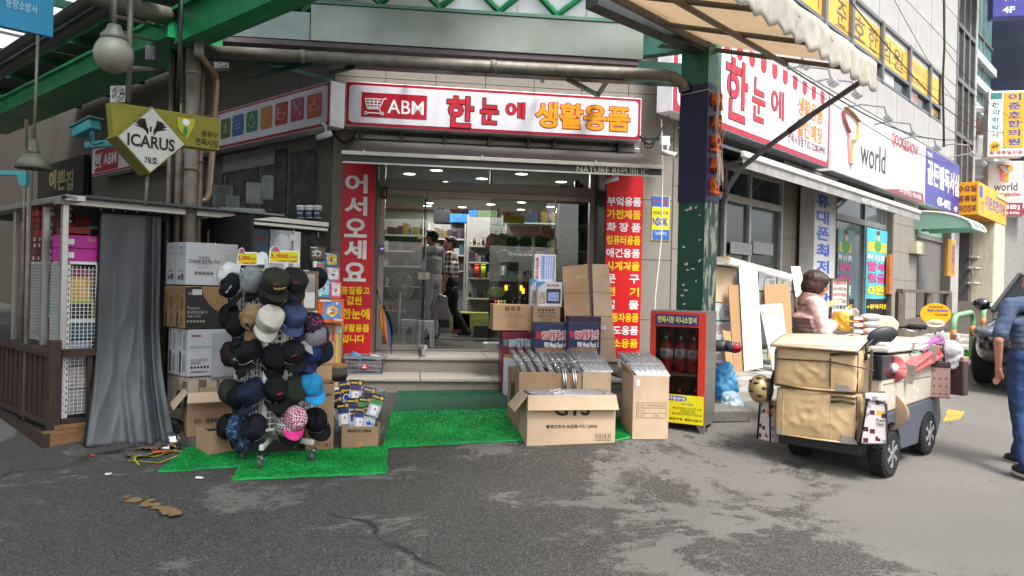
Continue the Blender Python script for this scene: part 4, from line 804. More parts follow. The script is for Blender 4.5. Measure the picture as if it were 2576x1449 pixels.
dp=single('downpipe','bronze rainwater pipe with a curved foot beside the pole cluster','pipe',MB().tube([at(503,118,7.5),at(505,140,7.5),at(512,150,7.55),at(541,190,7.9),at(544,205,7.95),at(538,330,7.95),at(529,455,7.95),at(527,487,7.95),at(519,502,7.95),at(500,507,7.9),at(488,500,7.8)],.034,12),br_m,smooth=True)
hp_=thing('rain_hopper','grey plastic rain hopper box under the green girder','hopper',at(501,92,7.4),D(-30));obj('body',MB().add([(x*(.095 if z>0 else .075),y*(.095 if z>0 else .075),z*.06) for z in (-1,1) for x,y in ((-1,-1),(1,-1),(1,1),(-1,1))],[(0,3,2,1),(4,5,6,7),(0,1,5,4),(1,2,6,5),(2,3,7,6),(3,0,4,7)]),mat('hopper_grey','6f7076',.5),hp_);obj('rim',MB().box(-.105,-.105,.06,.105,.105,.08),mat('hopper_grey','6f7076',.5),hp_,bev=.005);obj('spout',MB().tube([(0,0,-.06),(0,0,-.14),(.02,-.02,-.17)],.045,10),mat('cream_pipe','a39c90',.5),hp_,smooth=True)
jb=single('junction_box','small grey violet junction box on the alley pole bracket','box',MB().box(-.05,-.04,-.07,.05,.04,.07),mat('hopper_grey','6f7076',.5),loc=at(382,135,7.6),bev=.006)
for a,b,r in (((295,42,6.6),(408,68,7.7),.018),((295,76,6.6),(408,110,7.7),.014),((335,172,7.2),(410,178,7.75),.026)): single('cross_pipe',{.018: 'upper thin cross pipe behind the globe lamp',.014: 'lower thin cross pipe behind the globe lamp',.026: 'short thick cross pipe right of the globe lamp'}[r],'pipe',MB().tube([at(*a),at(*b)],r,8),galv,'cross pipes by the globe lamp',smooth=True)
gl_=thing('globe_lamp','round milky globe lamp hanging from a pipe in the alley','lamp',at(286,137,6.2));R_=.15
obj('globe',MB().ell((0,0,0),(R_,R_,R_),24,0,16),mat('milky_glass','8f8c80',.3,var=.25,vs=5,bump=.03,bs=9),gl_,smooth=True);obj('neck',MB().lathe([(.105,.11),(.1,.15),(.06,.2),(.05,.235),(.02,.24)],18),mat('lamp_neck','7c7b72',.5,.3),gl_,smooth=True);obj('rod',MB().tube([(0,0,.23),(0,0,.62)],.017,8),galv,gl_,smooth=True);obj('rod',MB().tube([(-.07,.1,.18),(-.06,.1,.7)],.026,8),mat('conduit','3f4647',.4,.5),gl_,smooth=True)
cl_=thing('cone_lamp','dusty grey cone lamp shade on a long rod at the left','lamp',at(84,425,6.2));lm=mat('dusty_shade','6e6b60',.6,.3,var=.25,vs=6)
obj('shade',MB().lathe([(.04,.13),(.06,.11),(.1,.07),(.135,.0),(.128,.0),(.095,.065),(.04,.105)],24),lm,cl_,smooth=True);obj('neck',MB().lathe([(.045,.125),(.045,.15),(.035,.16),(.032,.22),(.015,.24)],16),lm,cl_,smooth=True);obj('rod',MB().tube([(0,0,.23),(.012,0,1.12)],.012,8),galv,cl_,smooth=True)
pole(70,7.2,.024,2.9,'bright thin pipe behind the cone lamp',galv);pole(58,7.35,.018,3.0,'second thin pipe behind the cone lamp',brown)
PI=Plane(*at(420,320,6.6).xy,PR.ang)
ic=WT(PI,420,320,0,'alley_shop_sign','mustard yellow hanging sign with a white diamond reading ICARUS','sign');must=mat('mustard','837c26',.5,var=.15,vs=3,bump=.03,bs=10)
pa,pb,pc_,pd=(ic.p(*k,0) for k in ((281,254),(556,298),(555,378),(290,345)));obj('case',MB().prism([(k.x,k.z) for k in (pa,pb,pc_,pd)],.02,.14),must,ic.o,bev=.008)
dm=[ic.p(*k,.04) for k in ((383,267),(468,364),(377,438),(292,342))];obj('diamond_case',MB().prism([(k.x,k.z) for k in dm],-.04,.18),mat('mustard_dark','6f6a22',.5,var=.2),ic.o,bev=.006)
dc=sum(dm,V())/4;obj('diamond_face',MB().prism([(dc.x+(k.x-dc.x)*.94,dc.z+(k.z-dc.z)*.94) for k in dm],-.044,-.0405),mat('diamond_white','b9b8b0',.45,var=.08,vs=4),ic.o)
ic.text('ICARUS',320,342,440,374,.0465,ltk,.05);ic.text('78호',363,394,397,412,.0465,ltk,.02)
mb=MB();c=ic.p(380,326,.0465);s_=.13
for sg_ in (-1,1):
    for k in range(4): a_=.25+.28*k;mb.prism([(c.x+sg_*.025,c.z-.05+k*.012),(c.x+sg_*(.03+s_*math.sin(a_+.35)*.9),c.z-.03+s_*math.cos(a_)*.85),(c.x+sg_*(.03+s_*math.sin(a_)*.6),c.z-.035+s_*math.cos(a_)*.95),(c.x+sg_*.02,c.z-.03+k*.012)],c.y,c.y+.001)
obj('wing_emblem',mb,ltk,ic.o);ic.text('I',377,318,382,332,.0465,ltk,0)
q=[ic.p(*k,.0) for k in ((447,293),(493,300),(490,318),(472,350),(450,322))];obj('badge',MB().prism([(k.x,k.z) for k in q],.012,.019),mat('badge_yellow','b0b030',.5),ic.o)
mb=MB();c=ic.p(469,318,0);mb.ell((c.x,.008,c.z+.035),(.035,.004,.03),10,0);mb.ell((c.x-.005,.008,c.z-.04),(.02,.004,.04),10,1);obj('flower_print',mb,[ltw,mat('print_green2','3a7a3a',.5)],ic.o)
ic.text('중랑구',507,331,549,346,-.017,ltk,.02);ic.text('면목시장',492,350,549,368,-.017,ltk,.02)
obj('hanger',MB().tube([ic.p(322,258,-.06),ic.p(330,-40,-.06)],.024,8),mat('hanger_grey','6f7069',.5,.3),ic.o,smooth=True);obj('strut',MB().tube([ic.p(372,432,-.1),ic.p(366,520,-.1)],.015,8),galv,ic.o,smooth=True)
PBs=Plane(*at(70,40,5.6).xy,PR.ang);bs_=WT(PBs,70,40,0,'fire_station_sign','plain blue hanging sign with white Korean letters at the upper left','sign');q=[bs_.p(*k,0) for k in ((-60,-120),(138,-100),(134,94),(-60,52))]
obj('panel',MB().prism([(k.x,k.z) for k in q],0,.03),mat('cyan_blue','1b7aa0',.45,var=.06),bs_.o,bev=.004);bs_.text('중랑소방서',15,3,93,26,.004,mat('letter_paleblue','a9c8d4',.5),.0)
tl=mat('teal_camera','3f8f98',.45,var=.15);cv=thing('teal_camera','teal painted security camera housing on a bracket arm','camera',at(222,322,7.2),D(-25))
obj('body',MB().cb((-.03,0,0),(.26,.12,.09),0),tl,cv,bev=.012,rot=(0,-.28,0));obj('hood',MB().cb((-.02,0,.055),(.31,.15,.014)),mat('teal_hood','5b8480',.6,var=.2),cv,bev=.004,rot=(0,-.28,0));obj('arm',MB().box(-.02,-.02,-.19,.32,.03,-.13),tl,cv,bev=.004);obj('neck',MB().tube([(.06,0,-.04),(.06,0,-.15)],.018,8),tl,cv);obj('cord',MB().tube([(.1,-.03,-.06),(.1,-.05,-.15),(.16,-.05,-.18),(.24,-.03,-.15)],.006,6),cable,cv)
single('teal_bracket','teal steel bracket at the left edge below the cone lamp','bracket',MB().prism([(-.35,0),(.18,0),(.18,-.13),(.12,-.13),(.1,-.04),(-.35,-.03)],-.03,.03),tl,loc=at(20,430,6.8))
for px,py,Y,s_,lb_ in ((296,236,8.6,.2,'square chrome exhaust fan cover above the mustard sign'),(556,152,9.6,.21,'square chrome exhaust fan cover behind the overhead pipe'),(554,120,9.9,.12,'small bright fan cover just under the girder')):
    v=thing('vent_cover',lb_,'vent',at(px,py,Y),D(-10),'exhaust fan covers');obj('box',MB().cb((0,.05,0),(s_,.1,s_)),mat('vent_chrome','8d8984',.25,.8,var=.2),v,bev=.01)
    for k in (.16,.27,.38): obj('ring',MB().tube([(s_*k*math.cos(t*pi/10),-.006,s_*k*math.sin(t*pi/10)) for t in range(21)],.006,6),chrome,v,smooth=True)
dk=WT(PW,150,450,.15,'dark_shop_fascia','dark fascia with dull gold Korean letters deep in the alley','sign');dk.box('panel',95,405,210,505,.15,.05,mat('fascia_dark','23211f',.6));
for ch,x0,x1 in (('예',124,142),('쁜',144,165),('집',166,184)): dk.text(ch,x0,428,x1,478,.16,mat('dull_gold','8d8456',.5),.03)
def cam_w(px,py,Y,ang,label,P=None):
    c=thing('security_camera',label,'camera',at(px,py,Y),ang,'white security cameras');obj('body',MB().tube([(-.09,0,.03),(.09,0,-.02)],.035,12),white,c,smooth=True);obj('lens',MB().tube([(.088,0,-.02),(.096,0,-.022)],.03,12),black,c);obj('mount',MB().tube([(-.03,.0,.03),(-.02,.02,.13),(-.02,.1,.13)],.014,8),white,c,smooth=True)
cam_w(1684,388,9.7,-.4,'white bullet camera on the corner pier by the security sign');cam_w(815,342,9.2,2.9,'white bullet camera under the end of the icon sign');cam_w(1538,452,9.8,3.0,'small camera tucked under the awning by the product banner')
single('white_conduit','thin white conduit running down the corner pier to the red cabinet','pipe',MB().tube([at(1664,300,9.85),at(1667,420,9.82),at(1664,600,9.8),at(1649,740,9.78),at(1646,830,9.76)],.008,6),white);single('camera_box','white plastic cable box beside the corner camera','box',MB().box(-.06,-.04,-.06,.06,.04,.06),white,loc=at(1672,355,9.9),bev=.01)
def wire(pts,r=.008,label='',m=cable): return single('cable',label,'cable',MB().tube(pts,r,5),m,'loose cables')
def sag(a,b,s_,n=10): return [a.lerp(b,i/n)-V((0,0,s_*math.sin(pi*i/n))) for i in range(n+1)]
wire(sag(at(832,320,9.45),at(890,345,9.5),.12),.018,'thick black cable drooping between the two sign boxes');wire(sag(at(1608,342,9.6),at(1668,318,9.7),.16),.012,'black cable bundle hanging beside the sign end')
wire([at(1632+12*math.cos(t),360+12*math.sin(t),9.7) for t in [k*.5 for k in range(14)]],.009,'coil of spare black cable beside the sign');wire(sag(at(835,345,9.5),at(836,388,9.5),-.0),.005,'thin wire hanging down the left pier');wire(sag(at(1900,115,9.5),at(2460,345,22),.5),.012,'street wire slung along the white wall')
wire(sag(at(2140,5,13),at(2560,330,26),.8),.012,'street wire crossing towards the blade signs');wire([at(2375,0,17.0),at(2376,120,17.0),at(2372,200,17.0),at(2375,370,17.1)],.025,'bundle of cables running down the white wall');wire(sag(at(1680,290,9.4),at(1720,300,8.6),.1),.007,'thin wire from the sign corner to the pillar');wire(sag(at(1840,110,8.4),at(1838,240,8.2),.0),.005,'thin line hanging from the beige awning')
for k_,(p_,q_,s_,l_) in enumerate(((at(1990,190,10.2),at(2480,420,24),.4,'thin wire above the discount sign running up the street'),(at(2100,60,12),at(2576,250,30),.7,'thin wire crossing before the clinic window strip'),(at(2250,0,14),at(2500,330,24),.5,'thin wire dropping towards the clinic blade sign'),(at(2376,120,17),at(2576,310,20),.3,'slack wire from the cable bundle across the street'))): wire(sag(p_,q_,s_),.006,l_)
for k_ in range(3): wire(sag(at(1690+6*k_,300,9.6),at(1716,318+10*k_,8.5),.08),.006,['upper thin wire between the pier and the pillar','middle thin wire between the pier and the pillar','lower thin wire between the pier and the pillar'][k_])
# ---- a market stall awning across the street, seen only as a reflection in the shop glass
for i,c_ in enumerate(('cfd4d6','2f6fc0','8fae3a','e0782a','7fb04a')):
    pass
# ================================================================== GOODS BEFORE THE SHOP, LEFT HALF
def wbx(PL,x0,y0,x1,y1,off,depth,m,name,label,cat='box',group=None,xc=None,bev=.006):
    w_=WT(PL,(x0+x1)/2,(y0+y1)/2,off,name,label,cat,group);X0,Z0,X1,Z1=w_.rect(x0,y0,x1,y1,off,xc)
    w_.b=obj('body',MB().box(X0,0,Z0,X1,depth,Z1),m,w_.o,bev=bev);w_.R=(X0,Z0,X1,Z1);w_.d=depth;return w_
def ltext(w_,body,f,zf,wd,ht,m,bold=.01,vert=False): # lettering on the left side of a box; f runs back along the depth
    X0,Z0,X1,Z1=w_.R;text(w_.o,body,X0-.0025,Z0+(Z1-Z0)*zf,w_.d*f,wd,ht,m,bold,rot=(pi/2,0,-pi/2) if not vert else (pi/2,-pi/2,-pi/2))
def lprint(w_,f0,f1,z0,z1,m):
    X0,Z0,X1,Z1=w_.R;obj('print',MB().quad((X0-.0015,w_.d*f0,Z0+(Z1-Z0)*z0),(X0-.0015,w_.d*f1,Z0+(Z1-Z0)*z0),(X0-.0015,w_.d*f1,Z0+(Z1-Z0)*z1),(X0-.0015,w_.d*f0,Z0+(Z1-Z0)*z1)),m,w_.o)
# ---- kiosk with brown railing
K=G(107,1129);KL=Plane(K.x,K.y,PW.ang);KR=Plane(K.x,K.y,PR.ang)
kio=thing('market_kiosk','brown railed market kiosk with clear panes and aluminium frame at the left edge','kiosk',(K.x,K.y,gz(K.x,K.y)),0);KO=kio.location.copy()
def kbox(name,P,s0,s1,o0,o1,z0,z1,m,bev=.004): mb=MB();wbox(mb,P,s0,s1,o0,o1,z0,z1);return obj(name,mb,m,kio,bev=bev,loc=-KO)
rawwood=mat('raw_wood','7d5c3c',.65,var=.3,vs=4,bump=.15,bs=18,stretch=(1,1,8))
kbox('base_board',KL,-4,-.0,-.06,0,.01,.16,wood);kbox('base_board',KR,.005,.62,-.06,.0,.02,.17,rawwood);kbox('ledge',KR,.1,.62,-.1,-.005,.172,.21,rawwood)
kbox('corner_post',KR,.06,.15,-.14,-.05,.15,.95,wood,.008)
kbox('rail',KL,-4,-.08,-.15,-.05,.8,.865,wood);kbox('rail',KL,-4,-.08,-.14,-.06,.2,.245,wood);kbox('rail',KR,.16,.43,-.14,-.06,.80,.865,wood);kbox('rail',KR,.16,.43,-.13,-.07,.21,.25,wood)
for i in range(26): kbox('baluster',KL,-.17-.145*i,-.17-.145*i+.1,-.125,-.085,.245,.8,wood,.003)
kbox('baluster',KR,.37,.415,-.12,-.08,.25,.8,wood,.003)
for s_ in (-.12,-.62,-1.5): kbox('aluminium_post',KL,s_-.055,s_+.005,-.2,-.15,.866,2.15,alu)
kbox('top_rail',KL,-4,.1,-.26,-.1,2.16,2.21,alu);kbox('top_rail',KR,.1,1.75,-.2,-.08,2.14,2.2,alu);kbox('rail_cap',KL,.0,.1,-.2,-.1,2.165,2.205,black)
for s0,s1 in ((-.61,-.18),(-1.49,-.68)): kbox('pane',KL,s0,s1,-.185,-.18,.87,2.14,clearpane,0)
kbox('roof_sheet',KL,-4,.1,-2.2,-.26,2.2,2.22,mat('roof_vinyl','55585a',.5),0)
# wire rack with goods inside the kiosk
wr=thing('wire_rack','white slotted wire rack full of goods behind the kiosk panes','rack',(K.x,K.y,.1));WO=wr.location.copy()
def panel(P,s0,s1,off,z0,z1,step,slots=False,parent=wr,O=WO,name='wire_mesh',r=.0028,m=wireW):
    mb=MB();mb.M=T(P.o.x,P.o.y,0) @ rz(P.ang);s=s0
    while s <= s1+1e-4: mb.cb((s,-off,(z0+z1)/2),(r*2,r*2,z1-z0));s += step
    z=z0
    while z <= z1+1e-4: mb.cb(((s0+s1)/2,-off-r,z),(s1-s0,r*2,r*2));z += step
    return obj(name,mb,m,parent,loc=-O)
def wpost(P,s,off,z0,z1,wd=.045):
    mb=MB();wbox(mb,P,s,s+wd,off-.02,off,z0,z1);o=obj('slotted_upright',mb,wireW,wr,loc=-WO);sl=MB();z=z0+.04
    while z<z1: wbox(sl,P,s+wd*.62,s+wd*.82,off,off+.0015,z,z+.022);wbox(sl,P,s+wd*.2,s+wd*.36,off,off+.0015,z+.025,z+.034);z += .055
    obj('slot_mesh',sl,black,o)
panel(KR,.22,.47,-.16,.28,1.6,.034,r=.0023);panel(KL,-.6,-.17,-.215,.9,1.62,.03,r=.0034);panel(KL,-1.3,-.66,-.215,.9,1.62,.03,r=.0034)
for s in (.19,.45): wpost(KR,s,-.15,.25,1.62)
for s0,s1,z in ((-.62,-.17,1.62),(-.62,-.17,1.1),(-1.3,-.66,1.62),(-1.3,-.66,1.12)): mb=MB();wbox(mb,KL,s0,s1,-.47,-.225,z,z+.025);obj('shelf',mb,wireW,wr,loc=-WO)
def gbox(P,s0,s1,o0,o1,z0,z1,m,name,label,cat='box',group=None): mb=MB();c=P.w((s0+s1)/2,(o0+o1)/2,z0);mb.box(-(s1-s0)/2,-(o1-o0)/2,0,(s1-s0)/2,(o1-o0)/2,z1-z0);return single(name,label,cat,mb,m,group,loc=c,rot=(0,0,P.ang),bev=.004)
pinkb=mat('magenta_box','b0258a',.4,var=.08)
for i,z in enumerate((1.645,1.765)):
    o=gbox(KR,.17,.47,-.42,-.18,z,z+.115,pinkb,'shoe_box',['lower magenta box on top of the wire rack','upper magenta box on top of the wire rack'][i],'box','magenta boxes in the kiosk');obj('tag_label',MB().box(-.1,-.1215,.03,-.05,-.1203,.08),white,o)
    if i: text(o,'Gold',.09,.08,-.1225,.07,.025,mat('gold_ink','c9a43a',.4),.0)
redb=[mat('red_box_%d' % i,c,.45,var=.15,vs=9) for i,c in enumerate(('7e2320','96302a','6c2626'))];n=0
for P_,s0,o0,cols,rows,zb in ((KL,-.58,-.46,2,5,1.65),(KL,-.95,-.46,2,6,1.65),(KL,-1.45,-.46,3,6,1.65),(KR,.14,-.95,3,5,1.88)):
    for i in range(cols):
        for j in range(rows):
            if (i*3+j*5+n) % 9==8: n += 1;continue
            z=zb+j*.062;s_=s0+i*.155+rnd.uniform(-.008,.008);o=gbox(P_,s_,s_+.148,o0+rnd.uniform(-.01,.02),o0+.22,z,z+.058,redb[n % 3],'red_box','small dark red goods box stacked inside the kiosk','box','red boxes stacked in the kiosk')
            obj('label_print',MB().box(.02,.1105-.2225,.012,.06,.1105-.2215,.046),ltw,o);n += 1
goods=[(KR,.23,.42,1.30,1.50,'d8a418','yellow box with print behind the wire mesh'),(KR,.24,.42,1.51,1.58,'8a2a4a','pink bundle at the top of the mesh rack'),(KR,.23,.43,1.12,1.27,'232428','black folded goods on the rack'),(KR,.23,.42,.95,1.1,'2b5566','teal blue bag folded on the rack'),(KR,.23,.43,.72,.93,'8b8aa4','lilac shoe bag box low on the rack'),(KR,.24,.42,.5,.7,'b09a98','pale pink bundle at rail height'),(KR,.24,.42,.28,.49,'9a96a0','grey white bundle at the foot of the rack'),
         (KL,-.3,-.06,1.3,1.55,'9a8f4a','olive yellow package behind the pane'),(KL,-.28,-.05,.98,1.09,'7c8790','grey blue packet low behind the pane'),(KL,-.16,-.03,1.13,1.3,'a8ae2e','lime green cloth hanging in the rack'),(KL,-.3,-.18,1.13,1.3,'b9b4ac','pale bundle beside the lime cloth'),(KL,-1.0,-.72,1.3,1.55,'b0523a','orange red package behind the far pane'),(KL,-.68,-.45,1.15,1.45,'8f8a80','grey package behind the far pane'),(KL,-1.0,-.5,.96,1.1,'8a2f2c','red packets low behind the far pane')]
for P_,s0,s1,z0,z1,c,lb_ in goods: o=(gbox(P_,s0,s1,-.42,-.19,z0,z1,paint(c,.6,var=.3,vs=12),'packed_goods',lb_,'goods','goods in the wire rack') if P_ is KR else gbox(P_,s0-.17,s1-.17,-.45,-.25,z0,z1,paint(c,.6,var=.3,vs=12),'packed_goods',lb_,'goods','goods in the wire rack'))
o=[x for x in COL.objects if x.name.startswith('packed_goods')][4];text(o,'EXCELLENT\nSHOES BAG',0,.12,-.117,.16,.08,mat('lilac_ink','c4c2d8',.5),.0)
single('kiosk_inner_wall','dark back partition inside the kiosk','partition',MB().box(-4,0,0,.5,.03,2.1),dark,loc=KL.w(0,-1.6,.05),rot=(0,0,KL.ang))
# heat glow of an orange heater is only a red lamp in the kiosk
# grey vinyl curtain
q0,q1=at(256,536,7.0),at(405,545,7.45);g0,g1=G(212,1128),G(430,1120)
def cur(u,v):
    a=q0.lerp(q1,u);b=g0.lerp(g1,u);w_=max(0,v-.45)/.55;w_=w_*w_;p=V((a.x+(b.x-a.x)*(w_*.85+.12*v),a.y+(b.y-a.y)*(w_*.75+.1*v),a.z+(b.z+.01-a.z)*v))
    f=.013*math.sin(u*11+1.5*math.sin(v*3))+.05*math.exp(-((u-.72)/.05) ** 2)-.06*math.exp(-((u-.80)/.03) ** 2)+.05*math.exp(-((u-.88)/.03) ** 2)
    f *= .5+.5*v;f += .07*noise.noise((u*3.4,v*2.6,1))*(v ** 2)+.02*(1-abs(noise.noise((u*4,v*3,4)))) ** 5*v+.1*math.exp(-((u-.45-.25*(v-.85))/.05) ** 2)*max(0,v-.6)
    return p+V((.3,-1,0))*f
cu=single('vinyl_curtain','grey vinyl curtain hanging from the kiosk rail down to the road','curtain',MB().grid(cur,90,70),mat('grey_vinyl','4c4e52',.46,var=.15,vs=3,bump=.05,bs=150),smooth=True,solid=.006)
obj('black_hem',MB().grid(lambda u,v: V(cur(0,v))+V((-.05*(1-u),.04*(1-u),0)),2,40),mat('hem_black','1a1b1e',.4),cu,smooth=True,solid=.006)
for i in range(6): q=q0.lerp(q1,i/5)+V((0,-.02,.02));obj('hook',MB().tube([q,q+V((.01,-.01,.03)),q+V((0,0,.06))],.005,5),chrome,cu)
# ---- the fan boxes
PC=Plane(*at(468,720,7.2).xy,PR.ang);wb=mat('white_carton','b4b4b8',.6,var=.06,vs=4);kraft=mat('kraft_box','8b6c48',.75,var=.1,vs=4);kblack=mat('box_black','1f1d1d',.5,var=.1)
s1=wbx(PC,468,609,618,717,0,.42,wb,'fan_box','white electric fan boxes tied with string, top of the left stack',group='stacked fan boxes',xc=480)
lprint(s1,.495,.505,0,1,print_);s1.text('SAFIRE',501,645,527,653,.003,mat('grey_ink','5c5a5c',.6),0);s1.text('COOLING ELECTRIC FAN',474,654,552,663,.003,print_,.015);s1.text('14인치스탠드선풍기',494,664,528,669,.003,mat('grey_ink','5c5a5c',.6),0);s1.text('NJ-14K3_GRAY',498,672,526,676,.003,print_,0)
mb=MB()
for i in range(5): c=s1.p(493+i*10.2,686.5+i*.4,.003);mb.tube([(c.x+.018*math.cos(t*pi/8),c.y,c.z+.018*math.sin(t*pi/8)) for t in range(17)],.0016,4);mb.ell((c.x,c.y,c.z),(.009,.001,.009),8)
obj('icon_print',mb,print_,s1.o);c=s1.p(572,648,.003);mb=MB()
for rr in (.07,.02): mb.tube([(c.x+rr*math.cos(t*pi/12),c.y,c.z+rr*math.sin(t*pi/12)) for t in range(25)],.0015,4)
mb.box(c.x-.004,c.y-.001,c.z-.15,c.x+.004,c.y,c.z-.07);obj('fan_print',mb,mat('pale_ink','8f9196',.6),s1.o)
for f in (532,541): q=s1.p(f,610,.004);q2=s1.p(f+6,716,.004);obj('string',MB().tube([q,q2],.003,5),ropeW,s1.o)
ltext(s1,'COOLING FAN',.25,.74,.1,.014,mat('grey_ink','5c5a5c',.6));ltext(s1,'COOLING FAN',.75,.74,.1,.014,mat('grey_ink','5c5a5c',.6))
for f in (.1,.6): lprint(s1,f,f+.14,.12,.26,mat('barcode_ink','55555a',.6));lprint(s1,f+.17,f+.28,.12,.22,mat('barcode_ink','55555a',.6));lprint(s1,f+.02,f+.26,.3,.36,mat('pale_ink','8f9196',.6));lprint(s1,f+.08,f+.2,.85,.9,mat('pale_ink','8f9196',.6))
s2=wbx(PC,465,720,598,826,.01,.44,kraft,'fan_box','brown and black fan boxes in the middle of the left stack',group='stacked fan boxes',xc=478)
q=[s2.p(*k,.0125) for k in ((466,723),(507,721),(513,745),(528,768),(545,782),(598,795),(598,824),(466,824))];obj('black_print',MB().prism([(k.x,k.z) for k in q],q[0].y,q[0].y+.001),kblack,s2.o)
ik=mat('beige_ink','9c9184',.6);s2.text('HAAN',474,734,494,742,.015,ik,.03);s2.text('Premium',472,769,502,779,.015,ik,.0);s2.text('한경희선풍기',470,782,521,790,.015,ik,.02);s2.text('HEF-1700',471,793,505,799,.015,ik,.02);s2.print('price_slip',[(484,728,508,742,0)],.016,[wb])
for i in range(6): s2.print('icon_print',[(470+i*8,806,475+i*8,811,0)],.014,[ik])
lprint(s2,.494,.506,0,1,print_)
for f in (.62,.08): ltext(s2,'HEF-1700',f+.25,.62,.17,.028,print_,.02,True);lprint(s2,f+.22,f+.3,.02,.36,kblack);ltext(s2,'HAAN',f+.08,.88,.05,.03,mat('haan_red','7a3428',.6),.04)
for f in (.05,.55): lprint(s2,f+.03,f+.17,.42,.74,mat('kraft_ink','6a5238',.7));lprint(s2,f+.03,f+.17,.06,.3,mat('kraft_ink','6a5238',.7))
s3=wbx(PC,473,829,640,948,0,.42,wb,'fan_box','white wall fan boxes low in the left stack',group='stacked fan boxes',xc=485)
s3.text('QUEENSENSE',481,842,507,849,.003,mat('haan_red','7a3428',.6),.03);s3.text('QSF-K430',480,912,504,918,.003,print_,.01);s3.text('퀸센스 벽걸이 선풍기',480,902,522,910,.003,print_,.0);s3.text('ETSHIN SEISHIN CO.,LTD',479,933,522,939,.003,print_,.02);s3.print('print',[(506,836,532,850,0)],.004,[wb]);s3.print('fan_print',[(532,836,640,946,0),(476,870,530,876,0)],.0025,[mat('pale_grey','9a9da0',.5)])
mb=MB()
for i in range(6): c=s3.p(482+i*8.2,925-i*.5,.003);mb.ell((c.x,c.y,c.z),(.012,.001,.012),10)
obj('icon_print',mb,print_,s3.o);lprint(s3,.494,.506,0,1,print_)
for f in (.08,.58): ltext(s3,'QSF-K430',f+.3,.8,.15,.026,print_,.02,True);lprint(s3,f+.26,f+.34,.06,.52,kblack);lprint(s3,f+.04,f+.18,.55,.9,mat('pale_ink','8f9196',.6));lprint(s3,f+.04,f+.18,.1,.45,mat('pale_ink','8f9196',.6))
s4=wbx(PC,474,950,640,1062,-.02,.45,mat('floral_box','b5a894',.7,var=.3,vs=6),'floral_box','cream box with grey floral print under the fan boxes',xc=480);s4.print('print',[(500,955,520,985,0),(545,955,552,975,0)],-.016,[mat('floral_ink','6f5e50',.7)]);q=s4.p(441,990,0);obj('hole_print',MB().ell((s4.R[0]-.003,.2,s4.R[1]+.2),(.003,.06,.09),14),black,s4.o);lprint(s4,.1,.3,.6,.9,mat('floral_ink','6f5e50',.7))
PC2=Plane(*at(700,640,8.3).xy,PR.ang);tb=mat('pale_blue_box','9fa9b2',.5,var=.1);nav=mat('navy_print','2c3444',.5,var=.15,vs=3)
for i,(x0,x1,y0,m,lb_) in enumerate(((556,578,576,tb,'thin pale box at the near end of the back row'),(581,605,574,tb,'second pale box of the back row'),(609,632,573,black,'black box end reading QSF-514RK in the back row'),(634,676,576,nav,'blue fan box face behind the price cards'),(679,735,579,mat('grey_print','84888d',.5,var=.1),'grey fan box face with a round fan picture'),(738,756,583,wb,'white box end at the far end of the back row'))):
    b_=wbx(PC2,x0,y0,x1,690,0,.3,m,'back_box',lb_,group='back row of fan boxes')
    if i==2: text(b_.o,'QSF-514RK',(b_.R[0]+b_.R[2])/2,(b_.R[1]+b_.R[3])/2+.03,-.003,.3,.045,ltw,.02,rot=(pi/2,-pi/2,0))
    if i<2: b_.print('print',[(x0+5,y0+8,x1-4,y0+14,0),(x0+5,y0+20,x1-4,y0+50,1)],.003,[print_,mat('pale_ink','8f9196',.6)])
    if i==3: b_.text('QUEENSENSE',640,597,672,605,.003,mat('haan_red','7a3428',.6),.03)
    if i==4: c=b_.p(711,612,.003);obj('fan_print',MB().ell((c.x,c.y,c.z),(.1,.001,.1),20),mat('fan_grey','a4a8ac',.4),b_.o);b_.print('price_slip',[(729,590,752,606,0)],.006,[wb])
# alley counter: aluminium rail, dark cloth, tubs
PA=Plane(*at(655,550,9.1).xy,PW.ang+D(84));ar=WT(PA,655,545,0,'display_counter_rail','aluminium counter rail with a dark cloth hung below it beside the shop corner','counter')
qa,qb=at(490,534,8.3),at(820,566,9.25);ar.o.location=qa;ar.o.rotation_euler=(0,0,0);e=qb-qa
obj('rail',MB().bar((0,0,0),e,.16,.05),alu,ar.o);obj('lower_rail',MB().bar((0,0,-.06),e-V((0,0,.06)),.1,.03),alu,ar.o)
obj('cloth',MB().grid(lambda u,v: e*u+V((0,.05+.03*math.sin(u*40),-.08-1.1*v)),50,4),mat('dark_cloth','33312f',.85,var=.15),ar.o,smooth=True,solid=.004)
for i in range(5): q=e*(.15+.2*i)+V((0,-.06,-.1));obj('hook',MB().tube([q,q+V((0,-.01,-.05)),q+V((.02,-.01,-.07))],.006,5),chrome,ar.o)
for i,px in enumerate((756,778,799)):
    q=at(px,550,9.1);t=thing('cleaner_tub',['white cleaner tub, first of three on the counter rail','middle white cleaner tub on the counter rail','white cleaner tub nearest the stone pier on the rail'][i],'tub',q,0,'white tubs on the counter rail');obj('body',MB().lathe([(.048,0),(.048,.12),(.044,.125)],18),wb,t,smooth=True);obj('lid',MB().lathe([(.05,.125),(.05,.15),(.046,.155)],18),white,t,smooth=True);obj('label_print',MB().lathe([(.0488,.015),(.0488,.1)],18),mat('tub_blue','2a3450',.4),t);text(t,'크리너',0,.06,-.0495,.06,.022,ltw,.02)
